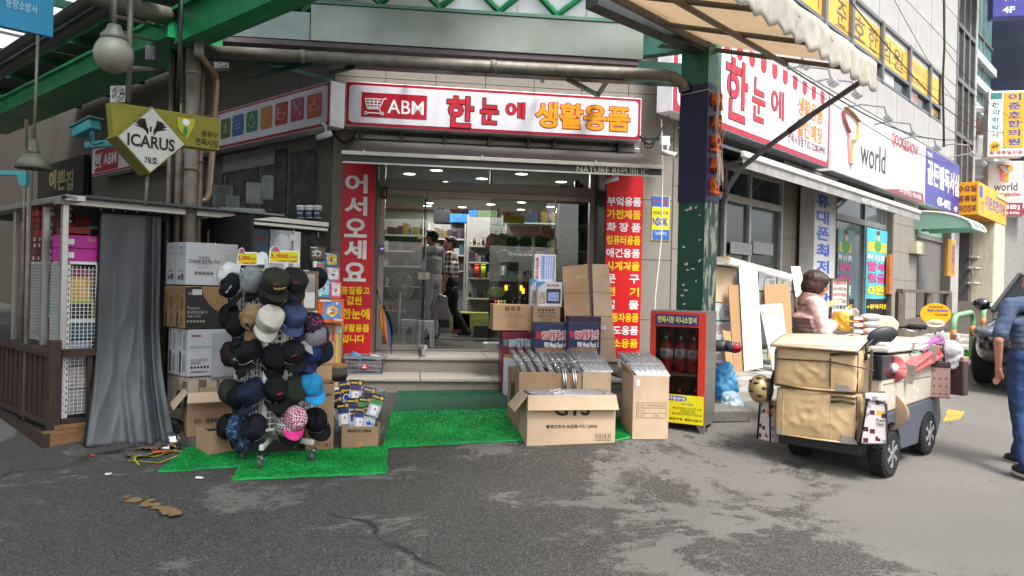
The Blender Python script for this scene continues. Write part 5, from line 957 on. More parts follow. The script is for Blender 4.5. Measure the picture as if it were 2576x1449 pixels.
for px,py,w_,h_,c,lb_ in ((610,528,.5,.09,'8a8d88','long pale carton lying on the counter rail'),(640,500,.2,.26,'6f7470','glass jar pair on the counter'),(585,520,.16,.2,'5a6466','small dark jar on the counter'),(560,515,.22,.3,'4e5254','stacked clear containers in the side window'),(672,490,.14,.3,'60666a','tall clear container in the side window')):
    q=at(px,py+14,9.05);single('stored_container',lb_,'container',MB().box(-w_/2,0,0,w_/2,.12,h_),paint(c,.25,var=.3,vs=6),'containers on the counter rail',loc=q,rot=(0,0,D(14)),bev=.02)
single('green_pack','green packet on the counter rail','packet',MB().box(-.1,0,0,.1,.1,.06),paint('4a7a3a',.4),loc=at(594,540,8.9),bev=.01)
# toys stacked by the red banner
PT=Plane(*at(820,750,8.95).xy,D(8));toys=[(779,620,817,655,'3d4a33','dark green toy box at the top of the toy stack','7a5a3a'),(815,636,850,671,'33649a','blue toy box with a yellow ring picture','c9b23a'),(790,657,817,700,'4a8fa0','turquoise toy box with an orange animal','c96a3a'),(819,672,854,708,'b06a84','pink blue ring toy box below the blue one','c9d2dc'),(793,701,831,749,'3a93b5','sea blue pool toy box with a ring picture','8fd0dc'),(829,709,858,750,'c05a70','red pink doll toy box','d0c4d0'),(770,752,800,812,'c9782f','orange box end behind the pool box','d8d4c8'),(800,752,864,812,'d2611f','orange box with a yellow paddling pool picture','5f86c0')]
for i,(x0,y0,x1,y1,c,lb_,c2) in enumerate(toys):
    b_=wbx(PT,x0,y0,x1,y1,.1+.012*i,.07,paint(c,.35,var=.12,vs=10),'toy_box',lb_,'toy box','toy boxes beside the red banner',bev=.003);X0,Z0,X1,Z1=b_.R;W_,H_=X1-X0,Z1-Z0
    mb=MB();mb.prism(rrect(X0+W_*.2,Z0+H_*.15,X1-W_*.08,Z1-H_*.1,W_*.1),-.0012,-.0004,mi=0);mb.ell(((X0+X1)/2+W_*.05,-.0016,(Z0+Z1)/2),(W_*.24,.001,H_*.22),14,1);mb.ell(((X0+X1)/2+W_*.05,-.003,(Z0+Z1)/2-H_*.03),(W_*.12,.001,H_*.12),12,2);obj('picture_print',mb,[paint(c2,.4,var=.3,vs=30),mat('toy_yellow','d8a52a',.4) if i in (1,7) else paint('c8ccd8',.4),paint(c,.35,var=.12,vs=10)],b_.o)
    r4=random.Random(i+40);mb=MB()
    for k in range(9): mb.ell((X0+W_*r4.uniform(.15,.85),-.0034-.0003*k,Z0+H_*r4.uniform(.12,.88)),(W_*r4.uniform(.04,.13),.0008,H_*r4.uniform(.03,.1)),9,k % 4)
    mb.box(X0+W_*.06,-.007,Z1-H_*.12,X0+W_*.5,-.0065,Z1-H_*.05,3);obj('cartoon_print',mb,[paint('d8c8b0',.4),paint('6a4a3a',.4),paint(c2,.4,var=.3,vs=30),paint('d0d4d8',.4)],b_.o)
    if i==7: b_.text('100cm',840,801,862,808,.2,ltw,.02);TEXTS[-1][2].y=-.006
cb1=wbx(PT,806,815,858,915,.1,.3,card,'carton','taped brown carton under the toy boxes','carton',xc=832);cb1.print('tape',[(846,815,850,912,0)],.103,[mat('tape_yellow','c9b03a',.4)]);cb1.print('slip',[(844,822,860,838,0)],.105,[wb]);cb1.text('기',812,836,840,858,.103,ltr,.05)
single('pallet_board','wooden board under the toy carton','board',MB().box(-.22,-.1,-.02,.22,.25,.02),rawwood,loc=at(825,918,8.9),rot=(0,0,D(8)))
# ---- open cartons on the ground
def carton(name,label,fl,fr,depth,h,m=card,flaps='',group=None,wall=.008,fill=None,texts_=(),tapeat=None):
    """open carton; fl, fr = front corners on the ground; flaps: letters f b l r that hang outwards"""
    d=fr-fl;ang=math.atan2(d.y,d.x);w_=math.hypot(d.x,d.y);z=min(fl.z,fr.z);t=thing(name,label,'carton',(fl.x,fl.y,z),ang,group);mb=MB()
    mb.box(0,0,0,w_,wall,h);obj('front',mb,m,t,bev=.003);obj('back',MB().box(0,depth-wall,0,w_,depth,h),m,t);obj('side',MB().box(0,wall,0,wall,depth-wall,h),m,t,bev=.002);obj('side',MB().box(w_-wall,wall,0,w_,depth-wall,h),m,t,bev=.002);obj('base',MB().box(wall,wall,.002,w_-wall,depth-wall,.012),m,t)
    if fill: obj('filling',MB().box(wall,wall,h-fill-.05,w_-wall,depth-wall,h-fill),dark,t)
    fl_=depth*.45
    for c in flaps:
        mb=MB();a=.5 if c in 'lr' else .35
        if c=='f': mb.add([(0,-.001,h),(w_,-.001,h),(w_+.01,-.06,h-.13),(-.01,-.06,h-.13)],[(0,1,2,3)])
        if c=='F': mb.add([(0,-.001,h),(w_,-.001,h),(w_+.02,-fl_,h-fl_*.45),(-.02,-fl_,h-fl_*.45)],[(0,1,2,3)])
        if c=='b': mb.add([(0,depth,h),(w_,depth,h),(w_,depth+.05,h+.12),(0,depth+.05,h+.12)],[(0,1,2,3)])
        if c=='l': mb.add([(0,0,h),(0,depth,h),(-.12,depth-.02,h-.13),(-.12,.0,h-.15)],[(0,1,2,3)])
        if c=='r': mb.add([(w_,0,h),(w_,depth,h),(w_+.12,depth-.02,h-.13),(w_+.12,0,h-.13)],[(0,1,2,3)])
        obj('flap',mb,card2 if c in 'fFlr' else m,t,solid=.005)
    for (bd,x,zz,tw,th,mm,bo) in texts_: text(t,bd,x*w_,zz*h,-.0025,tw*w_,th*h,mm,bo)
    if tapeat: obj('tape',MB().box(w_*tapeat-.025,-.0022,.0,w_*tapeat+.025,-.0004,h*.3),tape,t)
    return t,w_
carton('carton','open brown carton with wide flaps below the floral box',G(470,1100),G(598,1085),.35,.40,card,'Fl',texts_=(('메쉬바구니',.55,.35,.4,.14,print_,.02),('품명',.2,.35,.14,.1,print_,.0)),fill=.05)
carton('carton','low brown carton with a torn side in front of the flapped carton',G(525,1152),G(640,1128),.28,.22,card,'',fill=.03)
carton('carton','open cardboard carton behind the blue cap',G(786,1052)+V((0,0,.0)),G(896,1040),.4,.3,card,'f',fill=.05)
carton('carton','tall carton marked 64 behind the houndstooth cap',G(768,1135),G(838,1130),.34,.58,card,'b',texts_=(('#64',.8,.84,.22,.06,print_,.0),('▮▮▮',.8,.08,.2,.06,print_,.0)),fill=.04)
q=[x for x in COL.objects if x.name.startswith('carton')][-1]
t,w_=carton('carton','small carton marked MADE IN CHINA full of plug packets',G(858,1127),G(950,1126),.26,.19,card,'',texts_=(('MADE IN CHINA',.5,.8,.66,.15,print_,.03),),tapeat=.5)
# packets of plugs: each a clear bag with a printed head
pb=mat('packet_blue','26356e',.3,var=.2,vs=8);pg=mat('packet_green','3d8a34',.3,var=.2,vs=8);pk_=mat('packet_black','18181c',.35);pf=mat('packet_film','b4bcc8',.2,var=.25,vs=20)
for i,(px,py,an,m) in enumerate(((865,1040,-.15,pb),(885,1060,-.1,pb),(905,1050,.05,pb),(930,1048,.12,pg),(945,1018,.3,pg),(858,1005,-.3,pk_),(880,1000,-.1,pb),(905,1003,.1,pk_),(925,1000,.25,pk_),(870,985,-.2,pk_),(895,982,.05,pb),(916,1025,.1,pg),(852,1025,-.35,pk_),(888,1028,-.05,pb))):
    p=at(px,py,6.95+.004*i+(.1 if py<1010 else 0));lb_='printed plug packet standing in the MADE IN CHINA carton';t=thing('plug_packet',lb_,'packet',p,D(4),'plug packets in the small carton');r_=(D(-14),an,0)
    obj('bag',MB().box(-.055,-.008,-.11,.055,.008,.05),pf,t,rot=r_,bev=.004);obj('header',MB().box(-.058,-.01,.045,.058,.01,.095),pk_ if m != pk_ else pb,t,rot=r_);obj('print',MB().box(-.05,-.0105,-.0,.05,-.0085,.044),m,t,rot=r_);obj('badge',MB().lathe([(.001,0),(.017,0),(.017,.002)],12,(.035,-.013,.068),'y'),mat('badge_gold','d8a03a',.4),t,rot=r_);obj('header_print',MB().box(-.048,-.0112,.06,.012,-.0102,.075),mat('gold_print','c9a84a',.4),t,rot=r_)
    if i % 2==0: obj('plug',MB().box(-.03,-.016,-.1,.03,-.008,-.012),white,t,rot=r_,bev=.006);obj('switch',MB().box(.002,-.018,-.05,.018,-.0155,-.03),mat('switch_orange','d06a3a',.4),t,rot=r_)
    else: obj('cord',MB().tube([(.03*math.cos(k*.7) ,-.012,-.06+.035*math.sin(k*.7)) for k in range(14)],.004,5),white,t,rot=r_);obj('print',MB().box(-.02,-.014,-.075,.04,-.012,-.05),blue,t,rot=r_)
single('blue_packet','light blue packet standing at the back of the plug packets','packet',MB().box(-.07,-.01,0,.07,.01,.1),paint('4aa0cc',.3,var=.3,vs=15),loc=at(885,990,7.25),rot=(-.2,.2,0),bev=.006)
bk2=single('grey_tray','grey plastic tray edge behind the plug packets','tray',MB().box(-.12,0,0,.12,.2,.14),mat('basket_grey','74767c',.5),loc=at(930,1020,7.5),bev=.01)
# shopping basket on the step
bq=PF.w(0,.62,0);bl0=at(918,937,9.15);bas=thing('shopping_basket','grey plastic shopping basket with packets on the lower step','basket',(bl0.x,bl0.y,.447),D(8));bm_=mat('basket_grey','74767c',.5);Wb,Db,Hb=.2,.14,.2
def bpt(f,s,z): k=1+.16*z/Hb;return {0: (-Wb*k+2*Wb*k*s,-Db*k,z),1: (Wb*k,-Db*k+2*Db*k*s,z),2: (Wb*k-2*Wb*k*s,Db*k,z),3: (-Wb*k,Db*k-2*Db*k*s,z)}[f]
for f in range(4):
    mb=MB();n_=14 if f % 2==0 else 9
    for i in range(n_+1): mb.tube([bpt(f,i/n_,.0),bpt(f,i/n_,Hb)],.006,4)
    for z in (0,.05,.1,.15): mb.tube([bpt(f,0,z),bpt(f,1,z)],.006,4)
    obj('side_lattice',mb,bm_,bas)
mb=MB()
for f in range(4): mb.bar(bpt(f,0,Hb),bpt(f,1,Hb),.03,.03)
obj('rim_frame',mb,bm_,bas);obj('bottom',MB().box(-Wb,-Db,0,Wb,Db,.01),bm_,bas);obj('badge',MB().box(-.035,-Db*1.1-.012,.07,.035,-Db*1.08-.004,.12),signR,bas);text(bas,'ABM\nKOREA',0,.095,-Db*1.1-.014,.05,.036,ltw,.02)
for i,(x,y,z,c,rx,lb_) in enumerate(((-.1,0,.2,'3f8fc0',.5,'blue packet leaning in the shopping basket'),(.02,.02,.2,'6a4434',-.3,'brown packet in the middle of the basket'),(.12,.0,.19,'b4a8a4',.2,'white red packet at the basket end'),(-.02,-.03,.08,'8a8f94',.0,'grey goods deep in the basket'),(.08,-.03,.07,'a05a78',.1,'pink goods deep in the basket'))):
    p=bas.matrix_basis @ V((0,0,0));single('packet',lb_,'packet',MB().box(-.07,-.04,-.03,.07,.04,.03),paint(c,.35,var=.35,vs=14),'packets in the shopping basket',loc=(bl0.x+x,bl0.y+y,.447+z),rot=(.3*rx,rx,.3),bev=.012)
# ---- green mats
def turf(nm,label,a,b,c,d,m,h=.016,nu=40,nv=12,wave=.0,fringe=True,edge=0):
    mb=MB();P=lambda u,v: a.lerp(b,u).lerp(d.lerp(c,u),v)
    def f(u,v): p=P(u,v);return (p.x,p.y,gz(p.x,p.y)+h+wave*math.sin(v*14) ** 2+.007*noise.noise((p.x*5,p.y*5,0)))
    mb.grid(f,nu,nv);ring=[(u/nu,0) for u in range(nu)]+[(1,v/nv) for v in range(nv)]+[(1-u/nu,1) for u in range(nu)]+[(0,1-v/nv) for v in range(nv)]
    for p0,p1 in zip(ring,ring[1:]+ring[:1]): q0,q1=f(*p0),f(*p1);mb.quad(q0,q1,(q1[0],q1[1],gz(q1[0],q1[1])+.002),(q0[0],q0[1],gz(q0[0],q0[1])+.002))
    o=single(nm,label,'mat',mb,m)
    if fringe:
        tf=MB();r2=random.Random(3);N_=9000
        for k in range(N_):
            u,v=r2.random(),r2.random();x,y,z=f(u,v);s_=.006;hh=.009+.005*r2.random();t=r2.random()*6.28;dx,dy=s_*math.cos(t),s_*math.sin(t);tx,ty=x+r2.uniform(-.008,.008),y+r2.uniform(-.008,.008);tf.add([(x-dx,y-dy,z-.001),(x+dx,y+dy,z-.001),(tx,ty,z+hh)],[(0,1,2)])
        for k in range(500):
            u=r2.random();x,y,z=f(u,0);tf.add([(x-.004,y,z),(x+.004,y,z),(x+r2.uniform(-.006,.006),y-.014,z-h+.002)],[(0,1,2)])
        b_=obj('bristle',tf,m,o);b_['kind']='stuff'
    return o
tg1=mat('turf_green','12a047',.6,var=.35,vs=3.5,col2='0e7a38',bump=.3,bs=160);tg2=mat('carpet_green','1c4a34',.85,var=.2,vs=18,bump=.3,bs=200)
turf('turf_mat','bright green bristle mat leading from the road to the dark carpet',G(962,1128),G(1345,1108),G(1290,1026),G(985,1040),tg1)
turf('turf_mat','nearest bright green bristle mat under the hat rack wheels',G(585,1210),G(973,1193),G(976,1127),G(612,1150),tg1,wave=.006)
turf('turf_mat','bright green mat corner sticking out left of the hat rack',G(398,1190),G(640,1172),G(660,1095),G(470,1130),tg1,nu=24)
turf('door_carpet','dark green carpet lying before the entrance steps',G(988,1040),G(1292,1030),G(1252,974),G(1004,974),tg2,h=.02,fringe=False)
turf('turf_strip','strip of green mat showing between the cartons',G(1545,1110),G(1600,1100),G(1560,1060),G(1500,1070),tg1,nu=8,nv=6)
# ---- rolling hat rack
RC=at(664,1000,6.22);RC.z=0;dl,dr=V((-.75,.66,0)),V((.66,.75,0));W_=.46;rg=gz(RC.x,RC.y)+.016
hr=thing('hat_rack','white wire hat rack on four castors covered with caps','rack',RC+(dl+dr)*W_/2+V((0,0,rg)));HO=hr.location.copy();PLf=Plane((RC+dl*W_).x,(RC+dl*W_).y,math.atan2(-dl.y,-dl.x));PRt=Plane(RC.x,RC.y,math.atan2(dr.y,dr.x));zb0,zt0=.3,1.6
for P_ in (PLf,PRt,Plane(*(RC+dl*W_+dr*W_).xy,PLf.ang+pi),Plane(*(RC+dl*W_).xy,PRt.ang)):
    sgn=1;s0,s1_=(0.01,W_-.01) if P_.ang in (PLf.ang,PRt.ang) else (-W_+.01,-.01)
    panel(P_,s0,s1_,0,zb0,zt0,.048,parent=hr,O=HO,r=.0035);mb=MB();mb.M=T(P_.o.x,P_.o.y,0) @ rz(P_.ang)
    for s in (s0,s1_): mb.cb((s,0,(zb0+zt0+.08)/2),(.022,.022,zt0-zb0+.1))
    for z in (zb0,zt0): mb.cb(((s0+s1_)/2,0,z),(W_,.02,.02))
    obj('panel_frame',mb,wireW,hr,loc=-HO)
cen=HO.copy();cz=rg+.2;obj('post',MB().tube([(0,0,.16),(0,0,1.5)],.024,10),wireW,hr)
for px,py in ((656,1181),(786,1161),(612,1155),(743,1133)):
    g=G(px,py,.016);e_=V((g.x,g.y,0))-V((HO.x,HO.y,0));top=V((e_.x,e_.y,.145));a_=obj('foot_bar',MB().bar((0,0,.17),top+V((0,0,.02)),.035,.04),mat('rack_white','c4c4be',.35),hr,bev=.003)
    c_=V((e_.x,e_.y,g.z-HO.z));w2=obj('castor',MB().tube([c_+V((-.014,0,.045)),c_+V((.014,0,.045))],.043,20),mat('castor_grey','4a4e54',.6),hr,bev=.006,rot=(0,0,0));obj('hub',MB().tube([c_+V((-.018,0,.045)),c_+V((.018,0,.045))],.022,14),chrome,w2);obj('fork',MB().box(c_.x-.022,c_.y-.02,c_.z+.045,c_.x-.016,c_.y+.02,c_.z+.11).box(c_.x+.016,c_.y-.02,c_.z+.045,c_.x+.022,c_.y+.02,c_.z+.11).box(c_.x-.022,c_.y-.025,c_.z+.095,c_.x+.022,c_.y+.025,c_.z+.115),chrome,w2);obj('brake',MB().box(c_.x+.01,c_.y-.05,c_.z+.09,c_.x+.05,c_.y-.03,c_.z+.1),chrome,w2)
def capmesh(kind,seed):
    r2=random.Random(seed);mb=MB();n,m_=20,8;ox=r2.uniform(0,99)
    def pt(t,k):
        a=2*pi*k/n
        if kind=='army': prof=[(.092,0),(.096,.03),(.099,.065),(.1,.095),(.09,.108),(.065,.115),(.035,.118),(.012,.119),(.001,.119)]
        elif kind=='bucket': prof=[(.1,.01),(.099,.03),(.094,.06),(.088,.09),(.07,.108),(.05,.114),(.03,.117),(.01,.118),(.001,.118)]
        else: prof=[(.088,0),(.092,.025),(.092,.05),(.086,.076),(.073,.096),(.055,.109),(.032,.117),(.012,.12),(.001,.12)]
        r,z=prof[t];g=1-.02*(abs(math.cos(3*a))<.14)*(t>0);r *= g;x,y=r*math.sin(a),r*1.1*math.cos(a)
        d=.013*noise.noise((x*17+ox,y*17,z*17));e=noise.noise((ox,3.3,0));return (x*(1+d*10-.12*e*(z/.12)),y*(1+d*9),z*(1+.18*e)+d*(1.7 if t else 0))
    mb.add([pt(t,k) for t in range(m_+1) for k in range(n)],[(t*n+k,t*n+(k+1) % n,(t+1)*n+(k+1) % n,(t+1)*n+k) for t in range(m_) for k in range(n)])
    br=MB()
    if kind=='bucket': br.add([((.1+.065*j/3)*math.sin(2*pi*k/n),(.11+.065*j/3)*math.cos(2*pi*k/n),.012-.05*j/3+.01*math.sin(k*1.7+ox)) for j in range(4) for k in range(n)],[(j*n+k,j*n+(k+1) % n,(j+1)*n+(k+1) % n,(j+1)*n+k) for j in range(3) for k in range(n)])
    else:
        def bf(u,v): a=(u-.5)*2.3;x0,y0=.092*math.sin(a),.1*math.cos(a);l=.075*(math.cos((u-.5)*pi*.92) ** .55);return (x0*(1+.05*v),y0+l*v,-.001-.012*v-.03*(x0/.092) ** 2*(.4+.6*v))
        br.grid(bf,14,5)
    return mb,br
CAPS=[# px, py, crown colour, brim colour, kind, pitch, roll, extra depth, sticker, label
 (570,690,'c4c4c6','c4c4c6','ball',60,20,.02,0,'white cap mostly hidden behind the navy cap at the top left'),(576,716,'15161f','15161f','ball',62,15,-.04,0,'navy cap lettered EST.1984 at the top left of the rack'),(625,700,'7f8486','1a1b20','ball',78,-20,-.04,2,'light grey cap with dark brim under the left price card'),(694,704,'2c2c25','26261f','army',40,5,-.06,1,'dark olive army cap with a winged badge'),(684,738,'201f1c','201f1c','army',45,8,.03,0,'olive black cap tucked below the winged badge cap'),(742,703,'242325','242325','army',38,-4,-.06,1,'charcoal cap with a red tag below the right price card'),(797,699,'161824','161824','ball',80,-60,.03,0,'navy cap hanging behind the mirror'),
 (570,792,'131417','131417','ball',75,25,.02,0,'big black cap with two eyelets on the left side'),(594,812,'151519','151519','ball',60,0,-.03,0,'black cap with dull red lettering'),(627,796,'8c6f50','86694a','ball',68,-10,-.06,3,'tan brown cap in the second row'),(680,800,'b7b3a6','b4b0a2','army',52,-15,-.08,4,'cream white military cap in the middle of the rack'),(739,790,'3c4a6c','3e4c70','army',42,-5,-.06,0,'faded blue denim army cap'),(788,815,'1c1c34','1c1c34','bucket',45,-10,-.02,5,'navy hat with pink stars on the right side'),(797,838,'85838a','9a979c','ball',40,-30,-.05,0,'grey cap brim under the starry hat'),(785,842,'b8287e','b8287e','ball',45,-10,.0,0,'hot pink cap squeezed behind the grey brim'),
 (577,890,'2a1c1c','2a1c1c','ball',80,30,.03,0,'maroon black cap at the left end of the third row'),(600,893,'2a2624','2a2624','ball',60,20,.01,0,'brown black cap beside the maroon one'),(624,884,'141316','121114','army',40,0,-.08,6,'black cap with an eagle badge in the third row'),(688,897,'131418','131418','ball',75,10,-.02,0,'black cap with a pale strap right of the corner bar'),(736,880,'1a1b20','17181c','ball',42,10,-.07,1,'black cap with grey brim edge and a red tag'),(786,882,'26345c','26345c','ball',45,-20,-.03,0,'dark blue denim cap below the grey brim'),(814,884,'20242f','20242f','ball',75,-50,.03,0,'navy cap at the far right of the third row'),(772,915,'2f2e2a','3a3833','ball',50,-10,.02,0,'grey brown cap under the denim cap'),
 (573,984,'2c2f27','2c2f27','ball',75,25,.01,0,'olive cap at the left end of the fourth row'),(592,992,'16171a','16171a','ball',60,10,.02,0,'black cap squeezed beside the olive one'),(632,985,'1c2036','1a1e32','army',42,-5,-.07,0,'plain navy army cap in the fourth row'),(695,976,'131316','131316','ball',50,5,-.06,7,'black cap with a red price sticker reading 4,900'),(725,990,'18181b','18181b','ball',60,-20,.01,0,'black cap with a striped strap behind the sticker cap'),(746,978,'2d3129','2d3129','army',70,-30,-.02,0,'olive green cap with eyelets in the fourth row'),(783,962,'2b8ec4','2f95cc','ball',42,15,-.07,0,'sky blue cap on the right of the fourth row'),
 (567,1072,'121316','121316','ball',75,30,.03,0,'black cap at the bottom left corner'),(592,1075,'1c2f4a','1c2f4a','bucket',70,10,-.03,8,'blue camouflage cap in the bottom row'),(637,1072,'191b23','191b23','ball',65,-5,-.05,0,'soft black navy cap right of the camouflage cap'),(722,1062,'HT','1d1d20','ball',60,20,.0,0,'black and white houndstooth cap'),(746,1046,'HP','d23a86','ball',48,-12,-.08,0,'pink houndstooth cap with hot pink brim'),(795,1052,'12141d','12141d','ball',50,20,-.01,0,'dark navy cap with a hanging label at the bottom right')]
def htooth(nm,c1,c2):
    m=mat(nm,c1,.8,var=0);nt=m.node_tree;b=nt.nodes['Principled BSDF'];tc=N(nt,'ShaderNodeTexCoord');ck=N(nt,'ShaderNodeTexChecker',Scale=62,Color1=(*hx(c1),1),Color2=(*hx(c2),1));mp=N(nt,'ShaderNodeMapping');mp.inputs['Rotation'].default_value=(.3,.3,.75);nt.links.new(tc.outputs['Object'],mp.inputs[0]);nt.links.new(mp.outputs[0],ck.inputs[0]);nt.links.new(ck.outputs[0],b.inputs['Base Color']);return m
HT,HP=htooth('houndstooth_black','1c1c1e','c9c8c4'),htooth('houndstooth_pink','9a2550','d8c4c8')
tagR=mat('tag_red','c2281f',.4)
def place_cap(p,out,kind,pitch,roll,cm,bmm,label,group,seed,sticker=0):
    c,b=capmesh(kind,seed);t=thing('cap',label,'cap',p,0,group);a=D(pitch);up=V((0,0,1));Rr=Matrix.Rotation(D(roll),3,out);A=Rr @ (out*math.sin(a)+up*math.cos(a));B=Rr @ (out*math.cos(a)-up*math.sin(a));X=B.cross(A);M3=Matrix((X,B,A)).transposed();t.rotation_euler=M3.to_euler();t.scale=(1.08,1.1,1.0)
    z=-.06;mc=obj('crown',c,cm,t,smooth=True,sub=1);mc.location=(0,0,z);mb_=obj('brim',b,bmm,t,smooth=True,solid=.004);mb_.location=(0,0,z)
    sm_=MB()
    for k_ in range(3):
        a_=pi*k_/3+pi/6;idx=[int(round((a_ % (2*pi))/(2*pi)*20)) % 20,int(round(((a_+pi) % (2*pi))/(2*pi)*20)) % 20];pts=[V(c.v[t_*20+idx[0]])*1.015 for t_ in range(9)]+[V(c.v[t_*20+idx[1]])*1.015 for t_ in range(7,-1,-1)];sm_.tube(pts,.0016,4,cap=False)
    if kind != 'army': so_=obj('seam',sm_,cm,t);so_.location=(0,0,z)
    if kind=='ball': obj('button',MB().ell((0,0,z+.121),(.008,.008,.005),8,0,4),bmm,t)
    if sticker in (1,7): o=obj('price_tag',MB().box(-.02,.0,-.002,.02,.003,.03),tagR,t,loc=(.02,.075,z+.085) if sticker==1 else (0,.072,z+.105),rot=(-.7,0,.2));obj('print',MB().box(-.013,.0032,.004,.013,.004,.015),ltw,o)
    if sticker==2: obj('price_tag',MB().box(-.015,.0,-.02,.015,.003,.02),tagR,t,loc=(-.02,.1,z+.06),rot=(-.25,0,.2));obj('logo_patch',MB().box(-.025,0,-.008,.025,.003,.008),mat('logo_red','7a1f2c',.6),t,loc=(.045,.085,z+.05),rot=(-.2,0,-.5));text(t,'Special',.046,z+.051,.0895,.04,.01,ltw,.02,rot=(pi/2,0,pi-.5))
    if sticker==1 and 'wing' in label:
        mb=MB()
        for s_ in (-1,1): mb.prism([(0,0),(s_*.045,.014),(s_*.04,.0),(s_*.015,-.008)],-.002,.002)
        mb.ell((0,.001,0),(.01,.004,.012),8);obj('winged_badge',mb,mat('gold_thread','b39a5c',.6),t,loc=(0,.112,z+.07))
    if sticker==6:
        mb=MB()
        for s_ in (-1,1): mb.prism([(0,0),(s_*.035,.012),(s_*.03,-.002)],-.002,.002)
        mb.ell((0,.002,.016),(.012,.006,.012),10);obj('eagle_badge',mb,mat('silver_thread','a8a49a',.4,.4),t,loc=(0,.112,z+.075));obj('braid',MB().tube([(.095*math.sin(k),.103*math.cos(k),z+.02) for k in [-1.1+.22*j for j in range(11)]],.004,5),mat('silver_thread','a8a49a',.4,.4),t)
    if sticker==4: text(t,'★ ★ ★ ★ ★ ★',0,z+.075,.112,.11,.012,ltk,.0,rot=(pi/2,0,pi));text(t,'AIR FORCE',0,z+.055,.112,.08,.012,ltk,.02,rot=(pi/2,0,pi));obj('price_tag',MB().box(-.02,0,-.012,.02,.003,.012),white,t,loc=(.0,.1,z+.1),rot=(-.6,0,0));obj('brim_piping',MB().tube([(b.v[5*15+k][0],b.v[5*15+k][1],b.v[5*15+k][2]+z) for k in range(15)],.0028,5),ltk,t)
    if sticker==3: obj('eyelet_button',MB().lathe([(.001,.004),(.012,.004),(.014,0)],12),black,t,loc=(-.06,.06,z+.09),rot=(-.7,-.6,0));obj('price_tag',MB().box(-.01,0,-.012,.01,.002,.012),white,t,loc=(-.05,.085,z+.06))
    return t
starM=mat('star_fabric','1c1c34',.8,var=0);nt_=starM.node_tree;vr=N(nt_,'ShaderNodeTexVoronoi',Scale=42);tc_=N(nt_,'ShaderNodeTexCoord');nt_.links.new(tc_.outputs['Object'],vr.inputs['Vector']);rp_=N(nt_,'ShaderNodeValToRGB');nt_.links.new(vr.outputs['Distance'],rp_.inputs[0]);rp_.color_ramp.interpolation='CONSTANT';rp_.color_ramp.elements[0].color=(*hx('b83a6a'),1);rp_.color_ramp.elements[1].position=.3;rp_.color_ramp.elements[1].color=(*hx('1c1c34'),1);nt_.links.new(rp_.outputs[0],nt_.nodes['Principled BSDF'].inputs['Base Color'])
camoM=mat('camo_fabric','1a2c4a',.8,var=0,vs=30,col2='4d7a86');camoM.node_tree.nodes['Color Ramp'].color_ramp.interpolation='CONSTANT';camoM.node_tree.nodes['Color Ramp'].color_ramp.elements[1].position=.55
def fabric(c): return mat('fabric_'+c,c,.85,var=.12,vs=12,bump=.15,bs=220,spec=.2)
for i,(px,py,cc_,bc,kind,pt_,rl,dd,st,lb_) in enumerate(CAPS):
    left=px<662;Y=6.22+abs(px-664)*.0028-.07+dd;out=V((-.62,-.78,0)).normalized() if left else V((.5,-.86,0)).normalized();cm=HT if cc_=='HT' else HP if cc_=='HP' else starM if st==5 else camoM if st==8 else fabric(cc_);bmm=camoM if st==8 else fabric(bc) if st != 5 else starM
    t=place_cap(at(px,py,Y),out,kind,pt_,rl,cm,bmm,lb_,'caps hanging on the wire rack',i,st)
    if i==1: text(t,'EST.1984',-.07,.02,.07,.07,.014,ltw,.03,rot=(pi/2,0,pi+.8))
    p=at(px,py-14,Y+.04);obj('hook',MB().tube([p,p-out*.0+V((0,.12,-.03))],.003,4),chrome,hr,loc=-HO)
# price cards on the rack
def pcard(x0,y0,x1,y1,Y,ang,label):
    P_=Plane(*at((x0+x1)/2,(y0+y1)/2,Y).xy,ang);c=WT(P_,(x0+x1)/2,(y0+y1)/2,0,'price_card',label,'price card','yellow price cards on the hat rack');X0,Z0,X1,Z1=c.rect(x0,y0,x1,y1,0);W_,H_=X1-X0,Z1-Z0
    obj('board',MB().prism(rrect(X0,Z0,X1,Z1,.012,3),0,.004),white,c.o);obj('crest',MB().prism([(X0+W_*.18+W_*.17*math.cos(t*pi/10),Z1-.01+H_*.42*math.sin(t*pi/10)) for t in range(11)],.0005,.0035),white,c.o)
    obj('yellow_face',MB().box(X0+.008,-.0015,Z0+.008,X1-.008,-.0002,Z1-.01),mat('card_yellow','dcc80e',.4),c.o);mb=MB();cx=X0+W_*.2
    mb.prism([(cx+W_*.14*math.cos(t*pi/10),Z1-H_*.1+H_*.38*math.sin(t*pi/10)) for t in range(11)],-.003,-.002,mi=0);mb.prism([(cx+W_*.06,Z1-H_*.1),(cx+W_*.22,Z1-H_*.22),(cx+W_*.14,Z1-H_*.1)],-.0034,-.003,mi=0);mb.prism([(cx-W_*.14,Z1-H_*.1),(cx-W_*.05,Z1-H_*.1),(cx-W_*.08,Z1+H_*.2)],-.0034,-.003,mi=1);obj('cap_print',mb,[mat('print_magenta','b8447e',.5),mat('print_teal','3f9a9a',.5)],c.o)
    rd=mat('card_red','b02420',.5);text(c.o,'3,900',X0+W_*.34,Z0+H_*.52,-.004,W_*.6,H_*.38,rd,.02);text(c.o,'원 부터~',X0+W_*.82,Z0+H_*.48,-.004,W_*.28,H_*.2,ltk,.0);text(c.o,'4,900원 5,900원',X0+W_*.58,Z0+H_*.17,-.004,W_*.66,H_*.18,rd,.02);return c
pcard(598,634,648,667,6.2,D(-14),'yellow price card over the grey cap');pcard(677,630,753,662,6.2,D(10),'larger yellow price card over the winged badge cap')
bkc=single('blank_card','blank white card back between the two price cards','price card',MB().prism([(-.05,-.06),(.05,-.06),(.05,0)]+[(.05*math.cos(t*pi/8),.05*math.sin(t*pi/8)) for t in range(9)][1:],-.002,.002),white,loc=at(660,648,6.6))
